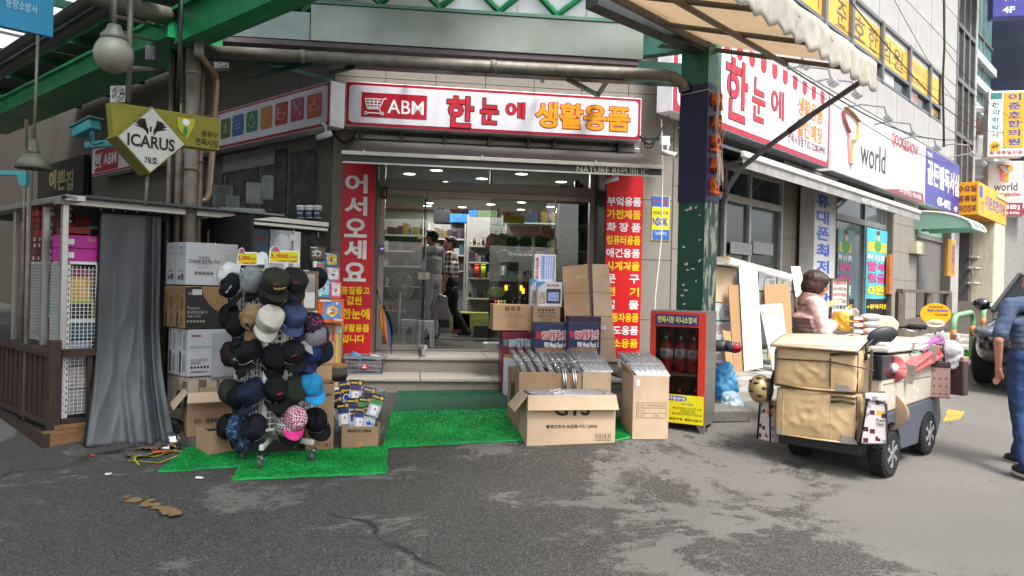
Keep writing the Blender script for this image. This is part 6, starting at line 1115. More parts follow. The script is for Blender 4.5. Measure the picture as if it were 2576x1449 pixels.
# mirror on the rack
mr=thing('hanging_mirror','narrow mirror in a brown frame on the side of the hat rack','mirror',at(778,732,6.42),D(50));wfr=mat('mirror_frame','7a5f4c',.5,var=.2,stretch=(6,6,1));Wm,Hm=.082,.165
for b_ in ((-Wm,-Hm,-Wm+.024,Hm),(Wm-.024,-Hm,Wm,Hm),(-Wm+.024,-Hm,Wm-.024,-Hm+.024),(-Wm+.024,Hm-.024,Wm-.024,Hm)): obj('frame',MB().box(b_[0],-.012,b_[1],b_[2],.012,b_[3]),wfr,mr,bev=.003)
obj('mirror_glass',MB().box(-Wm+.024,-.004,-Hm+.024,Wm-.024,.004,Hm-.024),mat('mirror','f2f2f2',.02,1,var=0),mr)
# ================================================================== GOODS BEFORE THE SHOP, RIGHT HALF
blk=mat('box_ink','26221e',.7,var=0)
# metal rack boxes
def rackbox(x0,y0,x1,y1,Y,d,cmain,label,t1,c1,t2=None,pic=True,face=True):
    P_=Plane(*at((x0+x1)/2,y1,Y).xy,D(8));b_=wbx(P_,x0,y0,x1,y1,0,d,paint(cmain,.35,var=.1,vs=5),'rack_box',label,group='metal rack boxes',bev=.004);X0,Z0,X1,Z1=b_.R;W_,H_=X1-X0,Z1-Z0
    if face:
        if pic: obj('picture_print',MB().box(X0+.02,-.0015,Z0+.02,X1-.03,-.0003,Z1-H_*.36),mat('brick_print','a9abb0',.45,var=.06,vs=40),b_.o);obj('arc_print',MB().prism([(X0+.02+(W_-.05)*t/10,Z1-H_*.36-.02*math.sin(pi*t/10)) for t in range(11)]+[(X1-.03,Z1-H_*.32),(X0+.02,Z1-H_*.32)],-.0022,-.0012),mat('copper_print','9a6a44',.4),b_.o)
        if pic: mb=MB();[mb.box(X1-.075,-.0026,Z0+H_*(.18+.14*k),X1-.034,-.0016,Z0+H_*(.19+.14*k)) for k in range(4)];mb.box(X1-.076,-.0026,Z0+H_*.1,X1-.072,-.0016,Z0+H_*.62);obj('rack_print',mb,white,b_.o);mb=MB();mb.ell((X0+W_*.55,-.002,Z0+H_*.12),(.03,.001,.02),8);obj('plant_print',mb,mat('plant_ink','3f4a3f',.6),b_.o)
        text(b_.o,t1,(X0+X1)/2+W_*.08,Z1-H_*.16,-.003,W_*.74,H_*.13,c1,.03)
        text(b_.o,t1,(X0+X1)/2+W_*.08,Z1-H_*.16,-.0018,5,0,ltw,0,'lettering_outline',pair=len(TEXTS)-1)
        obj('logo',MB().prism(rrect(X0+.015,Z1-H_*.2,X0+.06,Z1-H_*.11,.01,3),-.003,-.001),c1,b_.o)
        if t2: text(b_.o,t2,X0+W_*.62,Z1-H_*.28,-.003,W_*.66,H_*.07,ltw,.03)
    return b_
mar='6a1830';nvy='2b2a52';rk=mat('rack_red','b02a3a',.4);tqi=mat('teal_ink','3f7a86',.4)
rackbox(1262,836,1342,1008,8.75,.3,mar,'maroon metal rack box reading 750 beside the steps','750메탈랙3단',tqi,None,True);rackbox(1258,832,1335,838,9.05,.12,mar,'second maroon rack box standing behind the 750 one','',rk,face=False)
b_=rackbox(1344,812,1426,1010,8.35,.28,nvy,'navy metal rack box reading 900 with the four tier rack','900메탈랙4단',rk,'900 Metal Rack 4');rackbox(1428,811,1508,1010,8.3,.26,nvy,'navy metal rack box reading 900 with the three tier rack','900메탈랙3단',rk,'900 Metal Rack 3');rackbox(1430,796,1510,1000,8.62,.2,'3a2440','plum rack box standing behind the three tier box','',rk,face=False)
# brown cartons and bug lamp boxes on top
c1=wbx(Plane(*at(1290,832,8.8).xy,D(8)),1240,766,1338,832,.0,.32,card,'carton','brown carton with handling marks on the maroon boxes','carton')
c1.text('MODEL: LE-08\nCOLOR: BLUE/PINK/GREEN\nQTY: 60 PCS\nN.W: 8.8 KGS\nG.W: 9.8 KGS\nMADE IN CHINA',1263,786,1318,824,.003,mat('carton_ink','6a5036',.7),0,sp=1.1);c1.print('print',[(1270,771,1282,782,0),(1285,771,1296,782,0),(1299,771,1309,782,0)],.003,[mat('carton_ink','6a5036',.7)])
for i,(px,c) in enumerate(((1246,'c23a3a'),(1254,'b8c23a'),(1261,'d06a9a'),(1269,'4ab83a'))):
    t=thing('toy_bottle',['red toy bottle in the marked carton','yellow toy bottle in the marked carton','pink toy bottle in the marked carton','bright green toy bottle in the marked carton'][i],'toy',at(px,766,8.85),0,'toy bottles in the marked carton');obj('body',MB().lathe([(.016,-.04),(.018,0),(.008,.02)],10),paint(c,.3),t,smooth=True);obj('cap',MB().lathe([(.012,.02),(.014,.04),(.006,.05)],10),paint(c,.3),t,smooth=True)
c2=wbx(Plane(*at(1376,815,8.75).xy,D(8)),1341,770,1409,830,.0,.28,card,'carton','smaller brown carton under the bug lamp boxes','carton');c2.text('듀-프렉스 모기퇴치기\nITEM NO: DP-1012R\nQTY: 6 PCS',1352,784,1398,808,.003,blk,0);c2.print('print',[(1354+9*k,777,1359+9*k,782,0) for k in range(5)],.003,[blk])
lav=mat('bug_white','c4c6cc',.4);bugr=mat('bug_red','b02a24',.4);bgl=mat('bug_lamp','8f9fc8',.3,var=.3,vs=30);dkp=mat('bug_dark','33343a',.4);sky_=mat('bug_blue','3a8ac0',.4)
def bug(x0,y0,x1,y1,Y,label,vert=False):
    b_=wbx(Plane(*at((x0+x1)/2,y1,Y).xy,D(8)),x0,y0,x1,y1,0,.14,lav,'bug_lamp_box',label,group='insect lamp boxes',bev=.003);X0,Z0,X1,Z1=b_.R;W_,H_=X1-X0,Z1-Z0
    if vert: obj('lamp_print',MB().box(X0+W_*.3,-.0015,Z0+.01,X1-.02,-.0003,Z1-.02),bgl,b_.o);text(b_.o,'BUG KILLER',X0+W_*.13,(Z0+Z1)/2,-.003,H_*.8,W_*.13,bugr,.04,rot=(pi/2,-pi/2,0));[obj('rib_print',MB().box(X0+W_*(.4+.1*k),-.0025,Z0+.02,X0+W_*(.42+.1*k),-.0014,Z1-.03),dkp if k in (0,5) else ltw,b_.o) for k in range(6)]
    else: obj('lamp_print',MB().prism(rrect(X0+W_*.35,Z0+H_*.12,X1-W_*.06,Z1-H_*.28,.015,3),-.0015,-.0003),dkp,b_.o);obj('tube_print',MB().box(X0+W_*.42,-.0025,Z0+H_*.22,X1-W_*.13,-.0016,Z1-H_*.42),bgl,b_.o);text(b_.o,'BUG KILLER',X0+W_*.62,Z1-H_*.14,-.003,W_*.5,H_*.09,bugr,.05);obj('corner_print',MB().prism([(X0,Z1),(X0+W_*.33,Z1),(X0,Z1-H_*.25)],-.002,-.0004),sky_,b_.o);obj('room_print',MB().box(X0+.01,-.0012,Z0+H_*.1,X0+W_*.32,-.0003,Z0+H_*.6),mat('room_print','a89a88',.5,var=.3,vs=20),b_.o)
bug(1344,640,1399,708,9.0,'tall insect lamp box at the top of the stack',True);bug(1335,703,1390,770,8.98,'insect lamp box half hidden behind the front one');bug(1353,709,1414,771,8.8,'front insect lamp box with a dark lamp picture')
# big folded cardboard sheets
for i,(qd,Yt,Yb,m,lb_) in enumerate((([(1414,671),(1478,664),(1492,900),(1425,900)],9.1,8.7,card,'folded cardboard sheet leaning behind the rack boxes'),([(1489,664),(1531,665),(1550,905),(1497,905)],9.15,8.72,card2,'paler cardboard sheet leaning against the product banner'))):
    p=[at(*qd[0],Yt),at(*qd[1],Yt),at(*qd[2],Yb),at(*qd[3],Yb)];n_=V((0,.02,0));t=tag(obj('cardboard_sheet',MB().add(p+[a+n_ for a in p],[(0,1,2,3),(7,6,5,4),(0,4,5,1),(1,5,6,2),(2,6,7,3),(3,7,4,0)]),m,bev=.004),lb_,'cardboard')
    f=lambda u,v: p[0].lerp(p[1],u).lerp(p[3].lerp(p[2],u),v)+V((0,-.003,0))
    for v in (.3,.55,.78): obj('crease',MB().add([f(0.01,v),f(.99,v+.01),f(.99,v+.016),f(.01,v+.006)],[(0,1,2,3)]),mat('crease_ink','8f6a42',.8),t)
    obj('tape',MB().add([f(.5,.12),f(.9,.11),f(.9,.15),f(.5,.16)],[(0,1,2,3)]),mat('clear_tape','b8946a',.25),t)
t_slip=single('price_slip','small white slip stuck on the pale cardboard sheet','slip',MB().box(-.045,-.002,-.022,.045,0,.022),white,loc=at(1516,824,8.78))
# cartons of drying racks
rodM=mat('rod_metal','b9bcc2',.25,.7,var=.1);bagG=mat('bag_grey','6a6a70',.25,var=.35,vs=14,bump=.3,bs=30);rodD=mat('rod_dark','4f5056',.4,.3)
def rods(t,w_,d,z,n,m,label,tilt=.0,thick=.02,nm='drying_rack',film_=True,grp='folded drying racks',up=.12):
    for i in range(n):
        x=w_*(i+.5)/n;o=thing(nm,label,'drying rack',t.matrix_world @ V((0,0,0)),0,grp);o.location=V(t.location);o.rotation_euler=t.rotation_euler
        mb=MB()
        for k in (-1,0,1): mb.tube([(x+k*thick*.6+tilt*.4,d*.95,z+up+.006*k),(x+k*thick*.6-tilt*.3,.03,z-.03)],thick*.38,6)
        obj('tubes',mb,m,o,smooth=True);obj('plastic_wrap',MB().tube([(x+tilt*.42,d*.97,z+up+.012),(x,d*.5,z+up*.45+.014),(x-tilt*.28,.03,z-.02)],[thick*1.0,thick*1.25,thick*.9],8),film,o,smooth=True);obj('cord',MB().tube([(x-thick+tilt*.1,d*.45,z+up*.4+.01),(x,d*.45,z+up*.4+.02),(x+thick+tilt*.1,d*.45,z+up*.4+.01)],.004,4),white,o)
GF0,GF1=G(1325,1122),G(1547,1113)
tG,wG=carton('carton','big front carton printed 5EA full of folded drying racks',GF0,GF1,.34,.46,card2,'fl',texts_=(('빨래건조대 보급형-미니 (5EA)',.5,.37,.58,.085,blk,.02),('▮▯▮▮▯▮▮▯▮▮',.86,.17,.17,.1,blk,.02),('8 809376 320063',.86,.09,.17,.03,blk,.0)),fill=.06)
text(tG,'GTS',wG*.5,.335,-.0025,.34,.13,blk,.06)
bpy.context.view_layer.update()
for i in range(6):
    o=thing('drying_rack','chrome folded drying rack lying in the big front carton','drying rack',tG.location,tG.rotation_euler.z,'drying racks in the front carton');y=.04+.05*i
    mb=MB();[mb.tube([(.05,y+k*.012,.44+.012*(k+i % 2)),(wG-.08,y+k*.012,.445+.012*(k+i % 2))],.005,6) for k in (-1,0,1)];obj('tubes',mb,rodM,o,smooth=True);obj('end_joint',MB().ell((.06,y,.45),(.045,.02,.02),8),rodD,o,smooth=True);obj('end_joint',MB().ell((wG-.08,y,.455),(.05,.025,.022),8),rodD,o,smooth=True);obj('plastic_wrap',MB().box(.03,y-.022,.43,wG-.03,y+.022,.476),film,o,bev=.01);obj('tie',MB().box(wG*.3+.05*(i % 3),y-.018,.46,wG*.3+.03+.05*(i % 3),y+.018,.479),white,o)
bk0=GF0+V((-.02,.40,0));dirF=(GF1-GF0).normalized();lev=gz(0,7.45)
for i,(o0,o1,m,lb_,rm,n,dp,h_) in enumerate(((-.06,.30,card,'carton with grey wrapped racks behind the front carton, at its end near the mats',bagG,4,.55,.58),(.30,.56,card,'narrow carton with dark racks in the middle behind the front carton',rodD,4,.5,.56),(.57,.86,card2,'carton with chrome racks behind the front carton, next to the tall carton',rodM,6,.5,.57))):
    a=bk0+dirF*o0;b=bk0+dirF*o1;a.z=b.z=gz(a.x,a.y);t,w_=carton('carton',lb_,a,b,dp,h_,m,'',tapeat=.5 if i==0 else None,fill=.05);bpy.context.view_layer.update()
    rods(t,w_,dp,h_+.02,n,rm,['grey bagged drying rack leaning in the carton near the mats','dark drying rack leaning in the narrow middle carton','chrome drying rack leaning in the carton beside the tall one'][i],-.05-.03*i,.026,grp=['grey bagged racks','dark racks','chrome racks'][i],up=.13)
    if i==0:
        obj('side_print',MB().quad((-.002,dp*.3,h_*.45),(-.002,dp*.75,h_*.4),(-.002,dp*.7,h_*.75),(-.002,dp*.35,h_*.8)),mat('faded_ink','5a4a38',.8,var=.5,vs=12),t)
    if i==1:
        for k in range(2): o=thing('bent_tube','bent chrome tube end hanging over the narrow carton','tube',t.location,t.rotation_euler.z,'bent chrome tubes');[obj('tube',MB().tube([(.06+.1*k+j*.022,.2,h_+.09),(.07+.1*k+j*.022,-.0,h_+.03),(.075+.1*k+j*.022,-.03,h_-.06),(.075+.1*k+j*.022,-.03,h_-.2)],.008,8),chrome,o,smooth=True) for j in (0,1)]
tT,wT=carton('carton','tall front carton with a printed table, full of racks in film',G(1590,1105),G(1680,1104),.42,.6,card2,'',texts_=(('품  명',.2,.53,.14,.035,mat('carton_ink','6a5036',.7),0),('알루미 빨래 건조대(대)',.65,.53,.5,.035,mat('carton_ink','6a5036',.7),0),('색  상',.2,.45,.14,.035,mat('carton_ink','6a5036',.7),0),('수  량',.2,.37,.14,.035,mat('carton_ink','6a5036',.7),0),('5개',.65,.37,.12,.04,mat('carton_ink','6a5036',.7),0)),fill=.05)
mb=MB();ik_=mat('carton_ink','6a5036',.7)
for z in (.335,.41,.49,.57): mb.box(wT*.1,-.0022,.6*z,wT*.93,-.001,.6*z+.0025)
for x in (.1,.31,.93): mb.box(wT*x,-.0022,.6*.335,wT*x+.0025,-.001,.6*.57)
obj('table_print',mb,ik_,tT);obj('flap',MB().add([(0,0,.6),(0,.4,.6),(-.03,.38,.7),(-.03,.05,.66)],[(0,1,2,3)]),card,tT,solid=.005);obj('slip',MB().box(.03,-.004,.5,.06,-.001,.56),white,tT)
bpy.context.view_layer.update();rods(tT,wT*.95,.42,.62,6,rodM,'silver rack tube bundle in film sticking out of the tall carton',-.14,.028,grp='film wrapped racks in the tall carton',up=.14)
fp=thing('film_parcel','clear film parcel with green and blue print on the tall carton','parcel',at(1640,935,7.5),D(5));obj('wrap',MB().box(-.14,-.05,-.12,.12,.05,.07),film,fp,bev=.015);obj('comb',MB().box(-.1,-.02,0,.06,.02,.05),mat('comb_grey','8b8f94',.4,var=.4,vs=40),fp);obj('green_card',MB().box(-.05,-.03,-.1,.02,-.02,-.02),paint('3f7a3f',.4),fp,bev=.01);obj('blue_card',MB().box(.05,-.035,-.11,.1,-.025,.0),blue,fp)
# ---- fire extinguisher cabinet
PE=Plane(*at(1771,900,7.42).xy,D(-30));fc=WT(PE,1771,1073,0,'extinguisher_cabinet','red framed steel cabinet with fire extinguishers behind its window','cabinet');redc=mat('cabinet_red','b8301f',.4,var=.08);stl=mat('brushed_steel','8f8d88',.38,.7,var=.15,vs=3,stretch=(30,30,1))
x0=fc.p(1635,900,0).x;zt=fc.p(1771,787,0).z;zb=fc.p(1771,1073,0).z;dp=.36;wl,wr_=fc.p(1649,900,0).x,fc.p(1757,900,0).x;zw=fc.p(1710,823,0).z
obj('side',MB().box(-.012,.004,zb,0,dp,zt),stl,fc.o);obj('side',MB().box(x0,.004,zb,x0+.012,dp,zt),stl,fc.o);obj('back',MB().box(x0+.012,dp-.012,zb,-.012,dp,zt),mat('cabinet_inner','5a5450',.5),fc.o);obj('top',MB().box(x0,.004,zt,0,dp,zt+.012),stl,fc.o);obj('bottom',MB().box(x0+.012,.004,zb,-.012,dp-.012,zb+.02),stl,fc.o);zs=fc.p(1757,945,0).z;obj('shelf',MB().box(x0+.013,.02,zs-.02,-.013,dp-.013,zs),stl,fc.o)
for n_,b_ in (('frame_head',(x0,zw,0,zt)),('frame_stile',(x0,zb,wl,zw)),('frame_stile',(wr_,zb,0,zw)),('frame_sill',(wl,zb,wr_,zb+.1))): obj(n_,MB().box(b_[0],-.012,b_[1],b_[2],.004,b_[3]),redc,fc.o,bev=.003)
obj('window_pane',MB().box(wl,-.004,zb+.1,wr_,-.001,zw),glassmat('acrylic','d8d4d0',1.35),fc.o)
fc.box('name_plate',1650,792,1757,818,.018,.012,mat('plate_blue','232a6a',.4),xc=1704);fc.text('면목시장 미니소방서',1655,796,1752,813,.0195,mat('plate_yellow','d8cf4a',.4),.02,xc=1704)
yp0=fc.p(1690,1000,.02);obj('yellow_panel',MB().box(x0+.05,-.02,zb+.01,-.004,-.0125,zb+.285),mat('panel_yellow','d8cc1c',.4,var=.06),fc.o)
text(fc.o,'사용방법',x0+.29,zb+.25,-.0225,.17,.03,ltw,.02);obj('blue_pill',MB().prism(rrect(x0+.19,zb+.228,x0+.39,zb+.272,.02),-.0215,-.02),ltb,fc.o);text(fc.o,'소화기 사용요령',x0+.4,zb+.2,-.0215,.12,.018,ltb,.01);text(fc.o,'● 소화기를 불이난 곳으로 옮겨 손잡이\n  안전핀을 뽑아주세요\n● 손잡이를 힘껏 움켜쥐고 빗자루로 쓸듯',x0+.4,zb+.13,-.0215,.3,.08,ltk,0);text(fc.o,'중랑구청  중랑소방서',x0+.38,zb+.05,-.0215,.32,.025,ltk,.02)
for x in (x0+.03,-.06): obj('leg',MB().prism([(x-.03,zb),(x+.06,zb),(x+.06,zb-.1),(x+.02,zb-.1),(x-.0,zb-.04)],.02,.06),stl,fc.o);obj('castor',MB().tube([(x+.03,.12,zb-.08),(x+.055,.12,zb-.08)],.032,14),rubber,fc.o);obj('bolt',MB().tube([(x+.03,-.01,zb-.11),(x+.03,-.01,zb-.03)],.006,6),chrome,fc.o)
for k,(fx,fy,row) in enumerate(((.12,.15,1),(.26,.19,1),(.41,.13,1),(.12,.18,0),(.27,.15,0),(.41,.2,0))):
    zf_=zs+.002 if row else zb+.025;k_=1.0 if row else .82;t=thing('fire_extinguisher',['red extinguisher at the far end of the upper shelf','red extinguisher in the middle of the upper shelf','red extinguisher nearest the steel side on the upper shelf','red extinguisher at the far end of the lower shelf','red extinguisher in the middle below the shelf','red extinguisher nearest the steel side below the shelf'][k],'extinguisher',fc.o.matrix_basis @ V((x0+fx,fy,zf_)),D(-20),'fire extinguishers in the cabinet');rr=mat('extinguisher_red','a81c18',.22,var=.05,coat=.5)
    obj('body',MB().lathe([(.06,0),(.066,.012),(.066,.25*k_),(.058,.285*k_),(.036,.315*k_),(.022,.325*k_),(.02,.345*k_)],20),rr,t,smooth=True);obj('label_print',MB().lathe([(.0668,.15*k_),(.0668,.235*k_)],20),white,t,smooth=True);text(t,'SW',-.01,.195*k_,-.069,.04,.045,ltb,.03);obj('band',MB().lathe([(.068,.135*k_),(.068,.143*k_)],20),chrome,t);obj('gauge',MB().lathe([(.001,0),(.017,0),(.017,.02),(.001,.02)],14,(0,-.045,.345*k_),'y'),chrome,t);obj('valve',MB().box(-.016,-.03,.33*k_,.016,.03,.37*k_),black,t,bev=.004);obj('handle',MB().add([(-.01,0,.37*k_),(.01,0,.37*k_),(.075,0,.42*k_),(.07,0,.435*k_),(-.01,0,.39*k_)],[(0,1,2,3,4)]),redc,t,solid=.014);obj('handle',MB().box(.0,-.008,.355*k_,.085,.008,.365*k_),redc,t);obj('hose',MB().tube([(.02,0,.34*k_),(.08,.01,.3*k_),(.085,.01,.18*k_)],.01,8),black,t,smooth=True);obj('nozzle',MB().tube([(.085,.01,.19*k_),(.087,.01,.08*k_)],[.01,.02],10),mat('nozzle_gold','c9902a',.4),t,smooth=True)
# hydrant inlet and rubbish bags
hy=thing('hydrant_inlet','dark steel hydrant inlet with a red cap sticking out beside the cabinet','hydrant',at(1806,872,8.2),D(10));obj('pipe',MB().tube([(-.1,.1,0),(.04,.0,.01),(.12,-.02,.01)],.062,16),mat('hydrant_grey','4c4d4e',.5,.4,var=.2),hy,smooth=True);obj('branch',MB().tube([(.08,.0,.01),(.14,-.14,.0)],.058,16),mat('hydrant_grey','4c4d4e',.5,.4,var=.2),hy,smooth=True);obj('branch',MB().tube([(.1,.0,.01),(.23,-.02,.0)],.05,16),mat('hydrant_grey','4c4d4e',.5,.4,var=.2),hy,smooth=True);obj('cap',MB().lathe([(.001,-.03),(.045,-.03),(.05,-.02),(.05,.0)],18,(.142,-.145,0),'y'),mat('cap_red','a8253a',.4),hy,smooth=True);obj('cap_bar',MB().box(.105,-.19,-.006,.18,-.17,.006),mat('cap_red','a8253a',.4),hy);g=G(1795,1040);
obj('stand_pipe',MB().tube([(-.1,.1,0),(-.1,.12,-.75)],.06,12),mat('hydrant_grey','4c4d4e',.5,.4,var=.2),hy,smooth=True)
def bag(label,px,py,Y,r,m,seed,cat='bag',nm='plastic_bag',grp=None,wr_=.8,tie=True):
    mb=MB();n,m_=48,32
    def f(u,v):
        a=2*pi*u;t=v*pi;s=math.sin(t) ** .8;R1=(r[0]*s*math.cos(a),r[1]*s*math.sin(a),-r[2]*math.cos(t));q=V(R1);d=noise.noise(q*9+V((seed,0,0)))+.6*noise.noise(q*22+V((0,seed,0)));k=1+wr_*.5*d
        return (q.x*k,q.y*k,max(-r[2]*.96,q.z*(1+.12*d)))
    mb.grid(f,n,m_);return single(nm,label,cat,mb,m,grp,loc=at(px,py,Y),smooth=True,sub=1)
bluebag=mat('blue_bag','6cb4dc',.15,var=.2,vs=8,trl=.5,bump=.35,bs=14);clearbag=mat('pale_bag','bcd4e2',.15,var=.3,vs=12,trl=.4,bump=.4,bs=18)
bag('blue plastic rubbish bag behind the extinguisher cabinet',1822,960,8.35,(.13,.15,.21),bluebag,3);bag('pale blue crumpled bag leaning below the blue one',1835,1022,8.2,(.12,.12,.16),clearbag,8);bag('clear crumpled bag on the road edge beside the cabinet',1855,1046,8.05,(.08,.09,.09),mat('white_bag','d0d4d6',.2,var=.2,vs=12,trl=.4,bump=.4,bs=16),14)
single('concrete_block','low concrete block under the rubbish bags','block',MB().box(-.26,-.16,0,.26,.16,.12),mat('concrete','6f6c66',.85,var=.2,vs=14,bump=.2,bs=50),loc=V((2.2,8.0,gz(2.2,8.0))),rot=(.1,0,D(10)),bev=.012)
# ---- boards leaning at the street window
mdf=mat('mdf_board','a07a52',.7,var=.1,vs=3);whb=mat('white_board','cfccc0',.45,var=.05);wrapM=glassmat('wrap_film','f4f4f4',1.5,.15,film=.28)
def lean(q,Yt,Yb,m,nm,label,th=.03,cat='board',grp=None,tag_=True):
    p=[at(*q[0],Yt),at(*q[1],Yt),at(*q[2],Yb),at(*q[3],Yb)];n_=(p[1]-p[0]).cross(p[3]-p[0]).normalized();n_=n_*th if n_.y>0 else n_*-th
    o=obj(nm,MB().add(p+[a+n_ for a in p],[(0,1,2,3),(7,6,5,4),(0,4,5,1),(1,5,6,2),(2,6,7,3),(3,7,4,0)]),m,bev=.003);
    if tag_: tag(o,label,cat,grp)
    return o,p
def slatboard(q,Yt,Yb,n,label):
    t=thing('slatted_board',label,'board',(0,0,0),0,'white slatted boards');p=[at(*q[0],Yt),at(*q[1],Yt),at(*q[2],Yb),at(*q[3],Yb)];t.location=p[3];n_=(p[1]-p[0]).cross(p[3]-p[0]).normalized();n_=n_ if n_.y>0 else-n_
    f=lambda u,v,d: p[0].lerp(p[1],u).lerp(p[3].lerp(p[2],u),v)+n_*d-p[3]
    obj('backing',MB().add([f(u,v,d) for d in (.008,.03) for u,v in ((0,0),(1,0),(1,1),(0,1))],[(0,1,2,3),(7,6,5,4),(0,4,5,1),(1,5,6,2),(2,6,7,3),(3,7,4,0)]),dark,t)
    for i in range(n): u0,u1=i/n+.012,(i+1)/n-.012;obj('slat',MB().add([f(u,v,d) for d in (0,.012) for u,v in ((u0,0),(u1,0),(u1,1),(u0,1))],[(0,1,2,3),(7,6,5,4),(0,4,5,1),(1,5,6,2),(2,6,7,3),(3,7,4,0)]),whb,t)
slatboard([(1858,668),(1905,668),(1920,924),(1872,935)],10.35,9.92,9,'white slatted board leaning in front of the boxes');slatboard([(1989,670),(2013,670),(2040,790),(2010,795)],11.4,11.1,5,'second white slatted board behind the woman')
lean([(1832,718),(1858,716),(1872,934),(1846,934)],10.3,9.95,mdf,'mdf_board','tall brown board beside the white slatted board',cat='board',grp='brown boards');lean([(1817,830),(1838,834),(1845,922),(1828,927)],10.1,9.85,mdf,'mdf_board','short brown board at the foot of the boxes',grp='brown boards');lean([(1922,716),(1987,713),(1996,905),(1932,905)],10.9,10.5,mdf,'mdf_board','wide brown board behind the wrapped grid panel',grp='brown boards')
bxk=wbx(Plane(*at(1825,765,10.4).xy,D(20)),1798,672,1850,762,0,.5,card2,'carton','tall tilted brown carton on the white boxes by the window','carton');bxk.o.rotation_euler.y=.08
dbx=mat('printed_white_box','b9b8bc',.5,var=.05)
for i,(x0,y0,x1,y1,Y,d,lb_) in enumerate(((1796,762,1840,840,10.4,.5,'white printed box with green emblem under the tilted carton'),(1796,842,1832,912,10.3,.5,'lowest white printed box by the pillar'),(1908,688,1952,766,11.0,.4,'white printed box behind the slatted board'),(1955,690,1998,766,11.3,.4,'white printed box with green emblem further along'))):
    b_=wbx(Plane(*at((x0+x1)/2,y1,Y).xy,D(20)),x0,y0,x1,y1,0,d,dbx,'printed_box',lb_,group='white printed boxes');X0,Z0,X1,Z1=b_.R;mb=MB();[mb.bar((X0+.17+.08*math.cos(t),-.002,Z1-.15+.11*math.sin(t)),(X0+.17+.08*math.cos(t+.4),-.002,Z1-.15+.11*math.sin(t+.4)),.014,.002) for t in [.4*k for k in range(2,13)]];obj('emblem',mb,mat('emblem_green','2f6a4a',.5),b_.o);text(b_.o,'대원',X1-.07,Z1-.14,-.002,.09,.1,blk,0);obj('stripe',MB().box(X0,-.0015,Z0+(Z1-Z0)*.4,X1,-.0003,Z0+(Z1-Z0)*.45),mat('emblem_green','2f6a4a',.5),b_.o);text(b_.o,'GREEN 22',(X0+X1)/2,Z0+(Z1-Z0)*.2,-.002,(X1-X0)*.7,.09,mat('rose_ink','a0606a',.5),.0)
gp=thing('grid_panel','white grid panel wrapped in clear film leaning on the pavement','panel',(0,0,0));q=[(1911,768),(1965,764),(1984,915),(1945,930)];p=[at(*q[0],10.3),at(*q[1],10.3),at(*q[2],9.9),at(*q[3],9.9)];gp.location=p[3];f=lambda u,v: p[0].lerp(p[1],u).lerp(p[3].lerp(p[2],u),v)-p[3];mb=MB()
for i in range(8): mb.bar(f(i/7,0),f(i/7,1),.008,.008)
for j in range(22): mb.bar(f(0,j/21),f(1,j/21),.008,.008)
obj('grid_mesh',mb,white,gp);obj('backing',MB().add([f(0,0)+V((0,.04,0)),f(1,0)+V((0,.04,0)),f(1,1)+V((0,.04,0)),f(0,1)+V((0,.04,0))],[(0,1,2,3)]),mat('pale_card','b8b8b4',.6),gp,solid=.01);mb=MB();mb.grid(lambda u,v: f(u*1.06-.03,v)+V((0,-.03+.02*noise.noise((u*5,v*12,2)),0)),14,30);obj('plastic_wrap',mb,wrapM,gp,smooth=True);[obj('strap',MB().bar(f(0,v)+V((0,-.035,0)),f(1,v-.02)+V((0,-.035,0)),.004,.012),mat('strap_yellow','c9c03a',.4),gp) for v in (.14,.8)]
pk2=thing('plank_stack','white planks in film lying slanted over the boxes by the window','planks',at(1880,668,10.6));
for i in range(4): a,b=at(1803,648+i*5,10.4-.04*i),at(1965-i*12,690+i*2,11.6-.04*i);obj('plank',MB().bar(a-pk2.location,b-pk2.location,.3,.022),whb,pk2)
obj('plastic_wrap',MB().bar(at(1803,655,10.3)-pk2.location,at(1960,697,11.4)-pk2.location,.4,.09),wrapM,pk2);obj('tape',MB().bar(at(1822,654,10.28)-pk2.location,at(1832,657,10.35)-pk2.location,.1,.1),mat('tape_gold','b08a3a',.4),pk2)
# wooden railing, A board, pavement weeds, hoop bars
rl=thing('wooden_railing','weathered wooden railing before the phone shop','railing',at(2180,800,12.5));old=mat('weathered_wood','5f544a',.75,var=.35,vs=5,bump=.3,bs=24,stretch=(10,10,1.2));RLo=rl.location
ra,rb_=PR.w(S[2100]+.05,1.15,0),PR.w(S[2243]+.15,1.15,0)
ra.z=rb_.z=1.5+(742-722)*12.3/FPX;obj('top_rail',MB().bar(ra-RLo,rb_-RLo,.12,.06),old,rl,bev=.005)
for u in (.02,.55,.97): p=ra.lerp(rb_,u);g_=gz(p.x,p.y)+.1;obj('post',MB().bar((p.x-RLo.x,p.y-RLo.y,g_-RLo.z),(p.x-RLo.x,p.y-RLo.y,ra.z-.03-RLo.z),.13,.13),old,rl,bev=.006)
obj('foot_boards',MB().bar(ra-RLo-V((0,0,ra.z-gz(ra.x,ra.y)-.3)),rb_-RLo-V((0,0,rb_.z-gz(rb_.x,rb_.y)-.3)),.05,.36),old,rl)
ab=WT(Plane(*at(2112,750,11.2).xy,D(12)),2112,750,0,'board_sign','wooden framed white board with hand lettered phone offers','sign');X0,Z0,X1,Z1=ab.rect(2092,704,2131,812,0);obj('board',MB().box(X0,.0,Z0,X1,.02,Z1),mat('board_face','c4bfb4',.6,var=.08),ab.o)
for b_ in ((X0-.02,Z0,X0+.005,Z1),(X1-.005,Z0,X1+.02,Z1),(X0-.02,Z1-.005,X1+.02,Z1+.02)): obj('frame',MB().box(b_[0],-.015,b_[1],b_[2],.03,b_[3]),old,ab.o)
